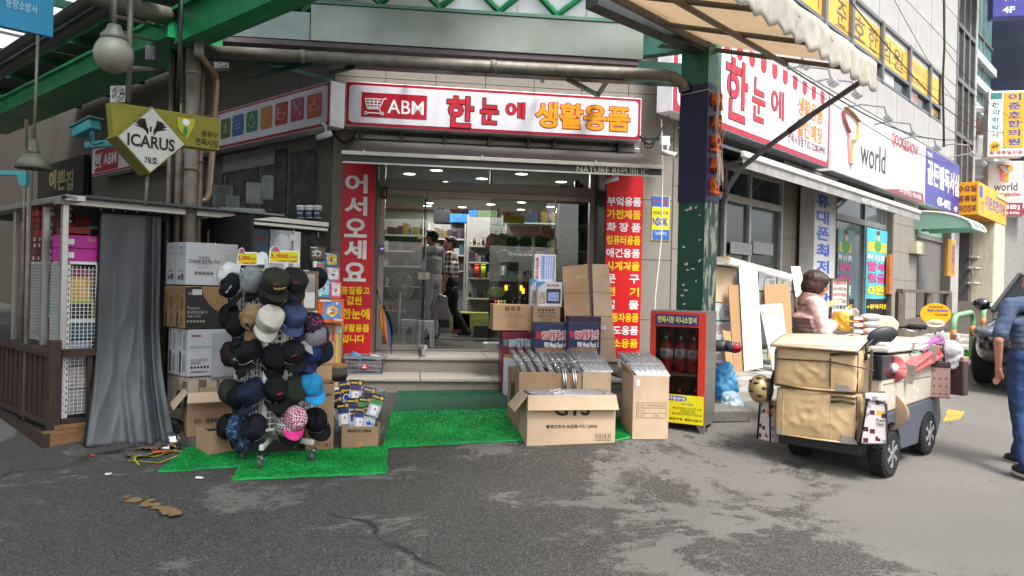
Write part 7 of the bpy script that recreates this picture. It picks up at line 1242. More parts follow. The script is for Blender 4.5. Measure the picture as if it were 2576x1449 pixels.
for i,(b_,m) in enumerate((('선불휴대폰',ltr),('누구나 무조건 가능',blk),('(외국인포함)',ltr),('요금체납',blk),('신용불량',blk),('(바로개통)',ltr),('대환영',blk))): text(ab.o,b_,(X0+X1)/2,Z1-(Z1-Z0)*(.07+.14*i),-.003,(X1-X0)*.84,(Z1-Z0)*.09,m,.02)
gm=mat('hoop_green','7fa67c',.4,var=.12,vs=6);orM=mat('hoop_orange','b9742a',.4)
def hoop(pa,pb,Ya,Yb,label):
    a=at(*pa,Ya);b=at(*pb,Yb);ga_,gb_=gz(a.x,a.y)+.1,gz(b.x,b.y)+.1;h_=.71;t=thing('hoop_barrier',label,'barrier',(a.x,a.y,ga_),0,'green hoop barriers');d=V((b.x-a.x,b.y-a.y,0));dz=gb_-ga_;r=.043;pts=[V((0,0,0)),V((0,0,h_-.16))]+[V((0,0,h_-.16))+(d.normalized()*.16*(1-math.cos(k*pi/12))+V((0,0,.16*math.sin(k*pi/12)))) for k in range(1,7)]
    pts2=[V((p.x,p.y,p.z)) for p in pts];end=[d+V((0,0,dz))+V((0,0,z)) for z in (0,h_-.16)];arc_=[d+V((0,0,dz+h_-.16))-d.normalized()*.16*(1-math.cos(k*pi/12))+V((0,0,.16*math.sin(k*pi/12))) for k in range(1,7)]
    obj('bar',MB().tube(pts2+arc_[::-1]+end[::-1],r,14),gm,t,smooth=True);[obj('orange_band',MB().tube([q+V((0,0,h_-.36)),q+V((0,0,h_-.2))],r*1.03,14),orM,t,smooth=True) for q in (V((0,0,0)),d+V((0,0,dz)))]
hoop((2402,700),(2449,700),11.1,11.9,'green hoop barrier with orange bands behind the cart bags');hoop((2476,700),(2520,700),13.6,14.4,'second green hoop barrier behind the parked car')
wd=mat('weed_green','4f7a2f',.6,var=.3,vs=20)
for px,py,lb_ in ((2322,838,'tuft of weeds by the fan shaped sign'),(2290,845,'low weeds beside the wooden railing foot'),(2448,908,'small weed at the foot of the hoop barrier')):
    g=G(px,py,.1);mb=MB();r2=random.Random(px)
    for k in range(60): a,l=r2.random()*6.28,r2.uniform(.08,.22);x,y=r2.gauss(0,.07),r2.gauss(0,.07);dx,dy=math.cos(a)*l*.6,math.sin(a)*l*.6;mb.add([(x-.008,y,0),(x+.008,y,0),(x+dx*.6+.006,y+dy*.6,l*.8),(x+dx,y+dy,l*.7)],[(0,1,2),(0,2,3)])
    single('weed_tuft',lb_,'weeds',mb,wd,loc=g,kind=None) if False else tag(obj('weed_tuft',mb,wd,loc=g),lb_,'weeds','weeds on the pavement')
# road paint and litter
def flat(nm,label,pts,m,cat,h=.004):
    p=[G(*q) for q in pts];c=sum(p,V())/len(p);return single(nm,label,cat,MB().add([(q.x-c.x,q.y-c.y,gz(q.x,q.y)+h-gz(c.x,c.y)) for q in p],[tuple(range(len(p)))]),m,loc=(c.x,c.y,gz(c.x,c.y)))
wornY=mat('worn_yellow','b8903a',.8,var=.2,vs=20,bump=.2,bs=80);wornO=mat('worn_orange','7d6140',.85,var=.15,vs=30)
yb_=thing('yellow_marking','worn yellow painted block on the road by the front wheel','road marking',(0,0,0));A_,B_,C_,D_=G(2372,1062),G(2385,1030),G(2428,1036),G(2415,1056)
for i in range(5):
    for j in range(2): u0,u1,v0,v1=i/5+.01,(i+1)/5-.01,j/2+.01,(j+1)/2-.01;f=lambda u,v: A_.lerp(D_,u).lerp(B_.lerp(C_,u),v);q=[f(u0+rnd.uniform(-.01,.01),v0),f(u1,v0),f(u1-.02,v1),f(u0,v1)];obj('paint_patch',MB().add([(k.x,k.y,gz(k.x,k.y)+.004) for k in q],[(0,1,2,3)]),wornY,yb_)
om=thing('orange_marking','broken orange paint marks on the dark road at the lower left','road marking',(0,0,0));r2=random.Random(5)
for i in range(26):
    t_=i/25;px,py=335+110*t_+r2.uniform(-22,22)*(1-t_*.7),1252+50*t_+r2.uniform(-7,7);g=G(px,py);n_=7;mb=MB().add([(g.x+r2.uniform(.6,1)*.035*math.cos(2*pi*k/n_),g.y+r2.uniform(.6,1)*.05*math.sin(2*pi*k/n_),gz(g.x,g.y)+.004+.0006*i) for k in range(n_)],[tuple(range(n_))]);obj('paint_patch',mb,wornO,om)
strapY=mat('strap_lime','a8a82a',.4)
st_=thing('packing_strap','yellow plastic packing strap loops lying on the road','strap',(0,0,0))
for pts in ([(322,1160),(400,1168),(470,1142),(420,1138),(330,1158)],[(335,1146),(390,1152),(445,1135)],[(350,1172),(338,1160),(345,1145)]): mb=MB();p=[G(*q)+V((0,0,.008+.004*k)) for k,q in enumerate(pts)];[mb.bar(a,b,.016,.002) for a,b in zip(p,p[1:])];obj('strap_loop',mb,strapY,st_)
def rag(label,px,py,w_,m,seed,nm='rag',cat='litter'):
    g=G(px,py);mb=MB();mb.grid(lambda u,v: ((u-.5)*w_,(v-.5)*w_*.6,.012+.03*abs(noise.noise((u*4+seed,v*4,0)))),8,6);return single(nm,label,cat,mb,m,'litter on the road',loc=g,smooth=True,solid=.004)
rag('red crumpled cloth by the carton',405,1140,.16,paint('a8303a',.7),1);rag('brown paper scrap beside the curtain',375,1130,.2,mat('brown_paper','5f5040',.8),2,'paper_scrap');rag('grey packing scrap under the straps',350,1148,.2,mat('grey_scrap','565048',.8),3,'paper_scrap');rag('white cup lying by the cartons',420,1132,.08,white,4,'paper_cup');rag('small red cap on the road',234,1151,.04,paint('d03a30',.4),5,'bottle_cap');rag('small white scrap in front of the mat',502,1207,.05,white,6,'paper_scrap');rag('pale scrap left of the orange paint',272,1198,.04,white,7,'paper_scrap')
tin=thing('tin_can','small steel tin between the curtain and the cartons','tin',G(438,1130),0);obj('body',MB().lathe([(.055,0),(.055,.13),(.05,.13),(.05,.02),(.001,.02)],18),chrome,tin,smooth=True);obj('rim',MB().lathe([(.058,.125),(.058,.138)],18),chrome,tin)
# umbrella, fan, stools at the door
um=thing('rainbow_umbrella','closed rainbow umbrella with black hook handle leaning at the door','umbrella',at(983,884,9.75));tip,top=V((0,0,.02)),at(948,728,9.95)-um.location
cols=[paint(c,.5) for c in ('1a1a1d','3a7a3a','c9c03a','d08a2a','b8602a','2a5a8a','1a1a1d')]
ax=(top-tip);mb=MB();n=28;ring=lambda v: [(.0075+.045*math.sin(min(1,v*1.25)*pi) ** .8*(1+.25*math.sin(k*2*pi/n*7))) for k in range(n)]
for j in range(13):
    v=j/12*.75;c=tip+ax*v;rs=ring(v/.75*.8);mb.v += [tuple(c+V((math.cos(2*pi*k/n+v*2)*rs[k],math.sin(2*pi*k/n+v*2)*rs[k],0))) for k in range(n)]
for j in range(12):
    for k in range(n): mb.f.append([j*n+k,j*n+(k+1) % n,(j+1)*n+(k+1) % n,(j+1)*n+k]);mb.m.append(k // 4)
obj('canopy',mb,cols,um,smooth=True);obj('shaft',MB().tube([tip-ax*.06,tip+ax*.95],.006,8),black,um);hk=[tip+ax*(.95+.05*math.sin(t)*.9)+V((-.03*(1-math.cos(t))*.9,0,.0)) for t in [k*pi/8 for k in range(11)]];obj('handle',MB().tube(hk,.012,8),black,um,smooth=True)
ef=thing('electric_fan','pale electric fan standing behind the glass by the door','fan',V((at(1003,820,11.0).x,at(1003,820,11.0).y,FZ)),D(35));fw=mat('fan_white','b9beba',.4);hz_=at(1020,720,11).z-FZ
obj('base',MB().lathe([(.18,0),(.18,.02),(.06,.05),(.03,.06)],24),fw,ef,smooth=True);obj('stem',MB().tube([(0,0,.05),(0,0,hz_-.08)],.02,10),fw,ef,smooth=True);obj('motor',MB().ell((0,.08,hz_),(.07,.11,.07),14),fw,ef,smooth=True);mb=MB()
for k in range(26): a=2*pi*k/26;mb.tube([(.03*math.cos(a),-.1,hz_+.03*math.sin(a)),(.15*math.cos(a),-.09,hz_+.15*math.sin(a)),(.2*math.cos(a),-.04,hz_+.2*math.sin(a)),(.1*math.cos(a),.03,hz_+.1*math.sin(a))],.0025,4)
mb.tube([(.2*math.cos(t*pi/16),-.04,hz_+.2*math.sin(t*pi/16)) for t in range(33)],.006,5);obj('guard_mesh',mb,fw,ef);obj('hub',MB().lathe([(.001,-.115),(.035,-.11),(.035,-.09)],14,(0,0,hz_),'y'),fw,ef)
for k in range(4): a=k*pi/2;obj('blade',MB().add([(.03*math.cos(a),-.06,hz_+.03*math.sin(a)),(.17*math.cos(a),-.075,hz_+.17*math.sin(a)),(.16*math.cos(a+.9),-.04,hz_+.16*math.sin(a+.9)),(.03*math.cos(a+1),-.05,hz_+.03*math.sin(a+1))],[(0,1,2,3)]),mat('blade_grey','8f9a9a',.3),ef,solid=.004)
def stool(px0,px1,Y,label):
    c=at((px0+px1)/2,820,Y);k=Y/FPX;w_=(px1-px0)*k;t=thing('plastic_stool',label,'stool',(c.x,c.y,FZ),D(8),'white plastic stools');h_=.37;obj('seat',MB().box(-w_/2,-.12,h_-.03,w_/2,.12,h_),fw,t,bev=.01)
    for sx in (-1,1):
        obj('leg',MB().prism([(sx*w_/2,0),(sx*(w_/2-.05),0),(sx*(w_/2-.07),h_*.55),(sx*(w_/2-.12),h_*.75),(0,h_*.78),(0,h_-.03),(sx*w_/2*.95,h_-.03)],-.115,-.1),fw,t);obj('leg',MB().prism([(sx*w_/2,0),(sx*(w_/2-.05),0),(sx*(w_/2-.07),h_-.03),(sx*w_/2,h_-.03)],.1,.115),fw,t)
        mb=MB();[mb.cb((sx*(w_/2-.025),-.1165,.04+.05*q),(.012,.002,.02)) for q in range(6)];obj('slot_mesh',mb,dark,t)
stool(1009,1050,11.2,'white plastic step stool behind the glass');stool(1051,1092,11.0,'white plastic step stool in the open doorway')
# ================================================================== PEOPLE
skinM=mat('skin','b5806a',.5,var=.08,vs=9,spec=.35);hairM=mat('hair','191413',.5,var=.3,vs=40,stretch=(1,1,.2),bump=.4,bs=60)
def limb(mb,pts,r,n=10):
    P=[V(pts[0])];R=[r[0]]
    for i in range(len(pts)-1):
        for k in range(1,5): t=k/4;P.append(V(pts[i]).lerp(V(pts[i+1]),t));R.append(r[i]+(r[i+1]-r[i])*t)
    mb.tube(P,R,n);mb.ell(P[0],(R[0],)*3,10);mb.ell(P[-1],(R[-1],)*3,10)
    for p,q in zip(pts[1:-1],r[1:-1]): mb.ell(V(p),(q,)*3,10)
def hand(mb,w,d,side,curl=.5,s=1.0): # palm, four unequal bent fingers and a thumb that leaves the side of the palm
    d=V(d).normalized();x=d.orthogonal().normalized();ref=V((0,1,0)) if abs(d.y)<.8 else V((0,0,1));n=d.cross(ref).normalized()*side;wd=n.cross(d).normalized()
    pc=V(w)+d*.045*s
    for k in range(4): a=V(w)+wd*(-.028+.019*k)*s;mb.tube([a,a+d*.085*s],.014*s,8)
    for k,l in enumerate((.058,.075,.082,.07)):
        a=V(w)+d*.085*s+wd*(-.03+.02*k)*s;b=a+(d*math.cos(curl*.6)+n*math.sin(curl*.6))*l*.5*s;c=b+(d*math.cos(curl*1.7)+n*math.sin(curl*1.7))*l*.35*s;e=c+(d*math.cos(curl*2.5)+n*math.sin(curl*2.5))*l*.25*s
        mb.tube([a,b,c,e],[.0098*s,.0092*s,.0085*s,.0065*s],7)
    a=V(w)+d*.03*s+wd*.03*s;b=a+(d*.6+wd*.8)*.04*s;c=b+(d*.9+n*.35)*.035*s;mb.tube([a,b,c],[.014*s,.011*s,.008*s],7)
def wrinkle(o,s):
    tx=bpy.data.textures.get('foldnoise') or bpy.data.textures.new('foldnoise','CLOUDS');tx.noise_scale=.11;d=o.modifiers.new('w','DISPLACE');d.texture=tx;d.strength=s;d.mid_level=.5
hairB=mat('brown_hair','38231d',.5,var=.35,vs=30,stretch=(1,1,.2),bump=.5,bs=50)
def person(label,loc,rot,J,shirt,pants,shoe,sleeve=.5,hair='short',yaw=0,pitch=0,gl=None,collar=None,bulk=1.0,glasses=False,skin=None,vox=.011,curl=(.6,.6)):
    t=thing('person',label,'person',loc,rot);skin=skin or skinM;S={'L':-1,'R': 1}
    H=V(J['head']);body=MB();neck=V(J['neck']);Rm=Matrix.Rotation(yaw,4,'Z') @ Matrix.Rotation(pitch,4,'X');hm=T(*H) @ Rm;body.M=hm
    body.ell((0,-.005,.025),(.074,.093,.1),18,0,12);body.ell((0,.03,-.035),(.055,.06,.075),14,0,10);body.ell((0,.072,-.085),(.026,.022,.022),10);body.tube([(0,.085,.03),(0,.107,-.005),(0,.112,-.02),(0,.088,-.03)],[.009,.012,.015,.009],8)
    for s in (-1,1): body.ell((s*.078,-.01,.0),(.01,.022,.034),8);body.ell((s*.04,.068,-.02),(.02,.018,.018),8)
    body.ell((0,.088,-.052),(.022,.01,.006),8);body.ell((0,.087,-.06),(.02,.01,.006),8);body.ell((0,.08,.035),(.055,.02,.012),10)
    body.M=None;limb(body,[neck-V((0,0,.06)),neck,H+V((0,-.01,-.06))],[.06,.052,.05])
    for s in 'LR':
        sh,el,wr=V(J['sh'+s]),V(J['el'+s]),V(J['wr'+s]);limb(body,[sh,el,wr],[.045,.038,.026]);
        if gl is None: hand(body,wr,J.get('hd'+s,wr-el),S[s],curl[S[s]>0])
        hp,kn,an=V(J['hip'+s]),V(J['kn'+s]),V(J['an'+s]);limb(body,[hp,kn,an],[.07,.05,.036])
    limb(body,[V(J['pel']),V(J['waist']),V(J['chest']),neck-V((0,0,.05))],[.09,.08,.075,.04]);obj('body',body,skin,t,remesh=vox,sm=4)
    # face details
    fm=T(*H) @ Rm
    for s in (-1,1):
        e=MB();e.ell((0,0,0),(.013,.006,.0065),10);o=obj('eye',e,black,t);o.matrix_local=fm @ T(s*.031,.085,.012);b=MB();b.bar((s*.012,.09,.03),(s*.05,.08,.032),.006,.008);o=obj('eyebrow',b,hairM,t);o.matrix_local=fm
    lp=MB();lp.ell((0,.096,-.056),(.019,.006,.006),10);o=obj('mouth',lp,mat('lips','8a4a44',.5),t);o.matrix_local=fm
    # clothes
    if gl is not None:
        for s in 'LR': g=MB();wr,el=V(J['wr'+s]),V(J['el'+s]);hand(g,wr,J.get('hd'+s,wr-el),S[s],curl[S[s]>0],1.12);g.tube([wr-(wr-el).normalized()*.06,wr+(wr-el).normalized()*.02],[.042,.036],10);obj('glove',g,gl,t,remesh=.007,sm=2)
    top=MB();b=bulk;ch,wa,pe=V(J['chest']),V(J['waist']),V(J['pel'])
    def slab(c,rx,ry,rz_): top.ell(c,(rx,ry,rz_),18,0,10)
    ax=(V(J['shR'])-V(J['shL']));ax.z=0;ya=math.atan2(ax.y,ax.x);top.M=None
    for i in range(9):
        u=i/8;c=pe.lerp(ch,u)+V((0,0,-.03-.05*(1-u)));k=MB();rr=(.182+.013*u-.012*math.sin(pi*u))*b;top.M=T(*c) @ rz(ya);top.ell((0,0,0),(rr,.115*b+.012*math.sin(pi*u),.075),18,0,8)
    top.M=None;shm=(V(J['shL'])+V(J['shR']))/2;limb(top,[V(J['shL']),shm+V((0,0,.015)),V(J['shR'])],[.062,.085,.062]);limb(top,[shm,neck+V((0,0,-.03))],[.085,.058])
    for s in 'LR':
        sh,el,wr=V(J['sh'+s]),V(J['el'+s]),V(J['wr'+s])
        if sleeve <= .6: limb(top,[sh,sh.lerp(el,sleeve*1.6)],[.066*b,.06*b])
        else: limb(top,[sh,el,el.lerp(wr,.9)],[.068*b,.054*b,.042*b])
    wrinkle(obj('jacket' if sleeve>.6 else 'shirt',top,shirt,t,remesh=vox,sm=5),.03)
    if collar: k=MB();k.tube([neck+V((0,0,-.075)),neck+V((0,.0,-.02)),neck+V((0,.012,.04))],[.132,.118,.104],16);obj('collar',k,collar,t,remesh=.012,sm=3)
    pt=MB();limb(pt,[V(J['hipL'])+V((.02,0,.05)),V(J['hipR'])+V((-.02,0,.05))],[.125*b,.125*b]);limb(pt,[pe,pe+V((0,0,.06))],[.135*b,.13*b])
    for s in 'LR':
        hp,kn,an=V(J['hip'+s]),V(J['kn'+s]),V(J['an'+s]);limb(pt,[hp,hp.lerp(kn,.5),kn,kn.lerp(an,.35),an+V((0,0,.0))],[.105*b,.092*b,.068,.07,.06])
    wrinkle(obj('trousers',pt,pants,t,remesh=vox,sm=5),.026)
    for s in 'LR':
        an=V(J['an'+s]);d=V(J.get('ft'+s,(0,1,0))).normalized();a_=math.atan2(-d.x,d.y);k=MB();k.M=T(an.x,an.y,an.z-.085) @ rz(a_);k.ell((0,.05,.045),(.046,.13,.045),14,0,8);k.ell((0,-.02,.075),(.042,.06,.055),12);sh_=obj('shoe',k,shoe,t,remesh=.01,sm=3);k=MB();k.M=T(an.x,an.y,an.z-.085) @ rz(a_);k.prism([(.047*math.sin(q)*(1 if math.cos(q)>0 else .85),.05+.135*math.cos(q)) for q in [2*pi*j/18 for j in range(18)]],-.002,.026,'z');obj('sole',k,mat('sole_white','b4b0ac',.6),sh_,bev=.006)
    h=MB();h.M=hm
    if hair=='short': h.ell((0,-.02,.045),(.083,.1,.085),18,0,12);h.ell((0,-.06,.0),(.074,.05,.075),14);h.ell((0,.055,.1),(.055,.04,.03),12)
    elif hair=='crop': h.ell((0,-.02,.042),(.079,.097,.083),18,0,12);h.ell((0,-.06,.0),(.07,.045,.06),14)
    else:
        h.ell((0,-.025,.05),(.115,.125,.1),20,0,12);h.ell((0,-.06,-.02),(.108,.085,.1),18,0,10)
        for s in (-1,1): h.ell((s*.085,-.005,-.01),(.032,.06,.085),12);h.ell((s*.075,.03,.06),(.04,.05,.05),12);h.ell((s*.05,.06,.08),(.045,.03,.035),12)
        h.ell((0,.06,.095),(.06,.03,.03),12)
    ho=obj('hair',h,hairB if hair=='bob' else hairM,t,remesh=.009,sm=4);tx=bpy.data.textures.get('hairnoise') or bpy.data.textures.new('hairnoise','CLOUDS');tx.noise_scale=.035;dm_=ho.modifiers.new('d','DISPLACE');dm_.texture=tx;dm_.strength=.009 if hair=='bob' else .007;dm_.mid_level=.5
    if glasses:
        g=MB()
        for s in (-1,1): g.tube([(s*.034+.024*math.cos(q),.108,.008+.018*math.sin(q)) for q in [k*pi/8 for k in range(17)]],.0022,5);g.tube([(s*.058,.106,.014),(s*.078,.0,.012)],.002,5)
        g.tube([(-.01,.11,.01),(.01,.11,.01)],.002,5);o=obj('glasses',g,black,t);o.matrix_local=fm
    return t
J0=dict(head=(0,.01,1.57),neck=(0,-.01,1.43),chest=(0,0,1.26),waist=(0,0,1.06),pel=(0,0,.93),shL=(-.185,-.01,1.37),shR=(.185,-.01,1.37),elL=(-.24,-.03,1.1),elR=(.24,-.03,1.1),wrL=(-.25,.04,.87),wrR=(.25,.04,.87),hipL=(-.09,0,.9),hipR=(.09,0,.9),knL=(-.1,.02,.5),knR=(.1,.02,.5),anL=(-.1,-.01,.09),anR=(.1,-.01,.09))
def Jm(s=1.0,**k): d=dict(J0);d.update(k);return {a: tuple(x*s for x in b) if a[:2] not in ('hd','ft') else b for a,b in d.items()}
denim=mat('denim','27406a',.85,var=.2,vs=7,bump=.5,bs=11,col2='1b2d4e');tee=mat('blue_tee','414f66',.9,var=.14,vs=30,stretch=(.5,.5,4),bump=.35,bs=7)
mp=at(2600,760,6.5)
person('man in a blue T-shirt and jeans walking up the street, seen from behind',(mp.x,mp.y,gz(mp.x,mp.y)+.002),0,Jm(1.035,elL=(-.31,-.05,1.1),wrL=(-.235,.06,.86),shL=(-.2,0,1.38),shR=(.2,0,1.38),knL=(-.11,-.02,.5),anL=(-.12,-.14,.095),knR=(.1,.17,.52),anR=(.1,.3,.1)),tee,denim,mat('shoe_black','1c1d22',.6),.5,'crop',bulk=1.04,curl=(.5,.5))
pinkJ=mat('pink_jacket','dcb0ab',.85,var=.06,vs=4,bump=.2,bs=9);
nt_=pinkJ.node_tree;b_=nt_.nodes['Principled BSDF'];cr_=nt_.nodes['Color Ramp'];tc_=N(nt_,'ShaderNodeTexCoord');sx_=N(nt_,'ShaderNodeSeparateXYZ');nt_.links.new(tc_.outputs['Object'],sx_.inputs[0])
def lt_(i,v,op='LESS_THAN'): q=N(nt_,'ShaderNodeMath',operation=op);q.inputs[1].default_value=v;nt_.links.new(sx_.outputs[i],q.inputs[0]);return q.outputs[0]
def mu_(a,b): q=N(nt_,'ShaderNodeMath',operation='MULTIPLY');nt_.links.new(a,q.inputs[0]);nt_.links.new(b,q.inputs[1]);return q.outputs[0]
pm_=mu_(mu_(lt_(2,1.13),lt_(0,.2)),lt_(1,.03));px_=N(nt_,'ShaderNodeMix',data_type='RGBA');nt_.links.new(pm_,px_.inputs[0]);nt_.links.new(cr_.outputs[0],px_.inputs[6]);px_.inputs[7].default_value=(*hx('7d6458'),1);nt_.links.new(px_.outputs[2],b_.inputs['Base Color'])
wp=at(2040,760,7.55);wz=gz(wp.x,wp.y);wo=1.5-(738-744)*7.55/FPX-wz
sW=.955
woman=person('woman in a pink jacket and work gloves sorting parcels behind the delivery cart',(wp.x,wp.y,wz),D(-86),Jm(sW,head=(0,.055,1.52),neck=(0,.0,1.39),chest=(0,-.02,1.22),shR=(.18,-.03,1.33),shL=(-.18,-.0,1.33),elR=(.24,.02,1.06),wrR=(.1,.3,1.2),elL=(-.22,.1,1.08),wrL=(-.06,.32,1.13),hdR=(-.25,.8,.35),hdL=(.2,.8,.2)),pinkJ,mat('dark_slacks','2c2c34',.8),mat('shoe_black','1c1d22',.6),1.0,'bob',yaw=D(-6),pitch=-.28,gl=mat('white_glove','c4c8c8',.8,var=.1,vs=10),collar=mat('taupe_trim','8f7566',.85,bump=.2,bs=60),bulk=1.24,glasses=True,vox=.009,curl=(.9,.9))
vest=mat('taupe_panel','927668',.8,var=.1)
k=MB();k.M=None;0 and k.grid(lambda u,v: (.196*math.cos(.15+(u-.5)*1.1),-.02+.13*math.sin((u-.5)*2.2)-.02,.86+.3*v),8,6);
cbp=single('cardboard_flap','brown cardboard flap in the gloved hand of the woman','cardboard',MB().prism([(-.1,-.02),(.09,.05),(.1,.062),(-.02,.05),(-.1,.0)],-.06,.06),card2,loc=at(2088,772,7.42),rot=(0,-.05,.2),bev=.003)
ybg=bag('yellow plastic bag in the gloved hands of the woman',2124,808,7.38,(.09,.06,.1),mat('yellow_bag','d8b84a',.25,var=.25,vs=10,trl=.35,bump=.4,bs=16),21,wr_=1.3)
greyT=mat('grey_polo','8a8b8e',.85,var=.1,bump=.1,bs=12);greyP=mat('grey_trousers','a6a6aa',.8,var=.08,bump=.1,bs=9)
m1=at(1085,700,12.0)
person('man in a grey polo shirt on the phone inside the doorway',(m1.x,m1.y,FZ),D(58),Jm(1.03,elL=(-.3,.14,1.22),wrL=(-.12,.2,1.46),hdL=(.3,-.2,1),elR=(.25,.02,1.1),wrR=(.2,.2,.98)),greyT,greyP,mat('shoe_grey','55555a',.6),.5,'short',bulk=1.12)
pl=mat('plaid','6a645c',.85,var=0);nt_=pl.node_tree;tc_=N(nt_,'ShaderNodeTexCoord');sp3=N(nt_,'ShaderNodeSeparateXYZ');nt_.links.new(tc_.outputs['Object'],sp3.inputs[0])
def wv(i,s):
    a=N(nt_,'ShaderNodeMath',operation='MULTIPLY');a.inputs[1].default_value=s;nt_.links.new(sp3.outputs[i],a.inputs[0]);b=N(nt_,'ShaderNodeMath',operation='SINE');nt_.links.new(a.outputs[0],b.inputs[0]);c=N(nt_,'ShaderNodeMath',operation='GREATER_THAN');c.inputs[1].default_value=.1;nt_.links.new(b.outputs[0],c.inputs[0]);return c.outputs[0]
ad=N(nt_,'ShaderNodeMath',operation='ADD');nt_.links.new(wv(2,78),ad.inputs[0]);nt_.links.new(wv(1,90),ad.inputs[1]);rp_=N(nt_,'ShaderNodeValToRGB');hv=N(nt_,'ShaderNodeMath',operation='MULTIPLY');hv.inputs[1].default_value=.5;nt_.links.new(ad.outputs[0],hv.inputs[0]);nt_.links.new(hv.outputs[0],rp_.inputs[0]);rp_.color_ramp.elements[0].color=(*hx('b4aca0'),1);rp_.color_ramp.elements[1].color=(*hx('1c1a1c'),1);nt_.links.new(rp_.outputs[0],nt_.nodes['Principled BSDF'].inputs['Base Color'])
m2=at(1132,700,12.7)
person('man in a checked shirt walking through the shop',(m2.x,m2.y,FZ),D(80),Jm(1.0,anL=(-.1,.2,.09),knL=(-.1,.14,.5),anR=(.1,-.28,.12),knR=(.1,-.05,.48),wrR=(.27,.02,.85)),pl,mat('black_trousers','1f1f22',.8),mat('shoe_black','1c1d22',.6),.6,'short',yaw=.25,bulk=1.12)
single('carrier_bag','clear carrier bag hanging from the hand of the man in grey','bag',MB().prism([(-.12,-.18),(.16,-.2),(.12,.16),(-.02,.2)],-.04,.04),mat('carrier','9a8f98',.3,var=.4,vs=9,trl=.3),loc=at(1105,772,11.7),bev=.02)
# ================================================================== DELIVERY CART
CT=V((2.88,6.645,gz(2.88,6.645)));ca=D(-46);cart=thing('delivery_cart','cream and grey four wheeled delivery cart with white lids','cart',CT,ca);Mi=(T(*CT) @ rz(ca)).inverted()
def CLp(px,py,Y): return Mi @ at(px,py,Y)
cream=mat('cart_cream','b3ab9a',.4,var=.06,vs=3,bump=.02,bs=10);cgrey=mat('cart_grey','4a4d59',.5,var=.08);lidW=mat('lid_white','c9c6bd',.4,var=.05)
prof=[(-.2,.22),(-.2,.5),(1.22,.55),(1.24,.3),(1.14,.2)]
def arch(cy,r=.235): return [(cy+r*math.cos(a),.185+r*math.sin(a)) for a in [pi*k/9 for k in range(10)]]
p_=[(-.2,.5),(1.2,.55),(1.26,.33),(1.16,.19)]+arch(.9)+[(.64,.17),(.26,.17)]+arch(0)[:8]+[(-.2,.36)]
for x0,x1 in ((-.4,-.36),(.36,.4)): obj('skirt',MB().prism(p_,x0,x1,'x'),cgrey,cart,bev=.01)
obj('chassis',MB().box(-.3,-.2,.2,.3,1.15,.46),black,cart);obj('rear_bumper',MB().box(-.4,-.36,.17,.3,-.2,.26),mat('bumper_black','24252a',.5),cart,bev=.015)
obj('body',MB().prism([(-.2,.505),(1.2,.555),(1.2,.9),(1.1,.98),(-.2,.98)],-.395,.395,'x'),cream,cart,bev=.02);obj('seam',MB().box(.396,-.18,.745,.399,1.18,.752),mat('seam_grey','6f6a60',.6),cart)
obj('dark_window',MB().box(.3,-.22,.78,.4,.1,.985),mat('cart_glass','1b1e24',.08,spec=.8),cart,bev=.01)
for y0,y1,z in ((-.1,.62,1.0),(.66,1.16,.99)):
    l=obj('lid',MB().box(-.43,y0,z,.41,y1,z+.05),lidW,cart,bev=.014);obj('lid_step',MB().box(-.40,y0+.03,z+.05,.38,y1-.03,z+.085),lidW,l,bev=.012);obj('lid_board',MB().box(-.36,y0+.06,z+.086,.34,y1-.06,z+.094),mat('lid_buff','c7b59c' if y0<0 else '77706a',.4,var=.1),l,bev=.004);obj('hinge',MB().box(.405,y0+.5,z-.02,.42,y0+.55,z+.07),chrome,l)
tyreM=mat('tyre','1b1b1c',.85,var=.15,vs=30,bump=.2,bs=90)
for x,y in ((-.35,0),(.35,0),(-.35,.9),(.35,.9)):
    s=1 if x>0 else-1;zc=.19+gz(*(T(*CT) @ rz(ca) @ V((x,y,0))).xy)-CT.z;w_=obj('wheel',MB().lathe([(.1,-.065),(.165,-.068),(.185,-.055),(.19,-.03),(.19,.03),(.185,.055),(.165,.068),(.1,.065)],36,(x,y,zc),'x'),tyreM,cart,smooth=False);mb=MB()
    for k in range(30):
        a=2*pi*k/30
        for xx in (-.045,-.015,.015,.045): mb.M=T(x,y,zc) @ Matrix.Rotation(a+(.1 if abs(xx)>.03 else 0),4,'X');mb.cb((xx,0,.191),(.026,.022,.01))
    obj('tread',mb,tyreM,w_);obj('rim',MB().lathe([(.001,s*.03),(.03,s*.055),(.1,s*.04),(.112,s*.06),(.112,-s*.05)],28,(x,y,zc),'x'),mat('rim_dark','2b2c30',.4,.6),w_,smooth=True)
    for k in range(6): a=2*pi*k/6;mb=MB();mb.M=T(x,y,zc) @ Matrix.Rotation(a,4,'X');mb.bar((s*.066,0,.02),(s*.066,0,.11),.012,.03);mb.bar((s*.066,0,.06),(s*.066,.03,.108),.012,.01);obj('spoke',mb,mat('spoke_alloy','b4b4b8',.25,.8),w_,bev=.003)
    obj('centre_cap',MB().lathe([(.001,s*.078),(.024,s*.074),(.026,s*.06)],14,(x,y,zc),'x'),mat('spoke_alloy','b4b4b8',.25,.8),w_)
rnd2=random.Random(4)
for k in range(14): y,z=rnd2.uniform(0,1.15),rnd2.uniform(.56,.78);n_=7;obj('peeled_patch',MB().prism([(y+rnd2.uniform(.6,1)*.018*math.cos(2*pi*j/n_),z+rnd2.uniform(.6,1)*.026*math.sin(2*pi*j/n_)) for j in range(n_)],.3952,.3964,'x'),paint('d0ccc2',.6),cart)
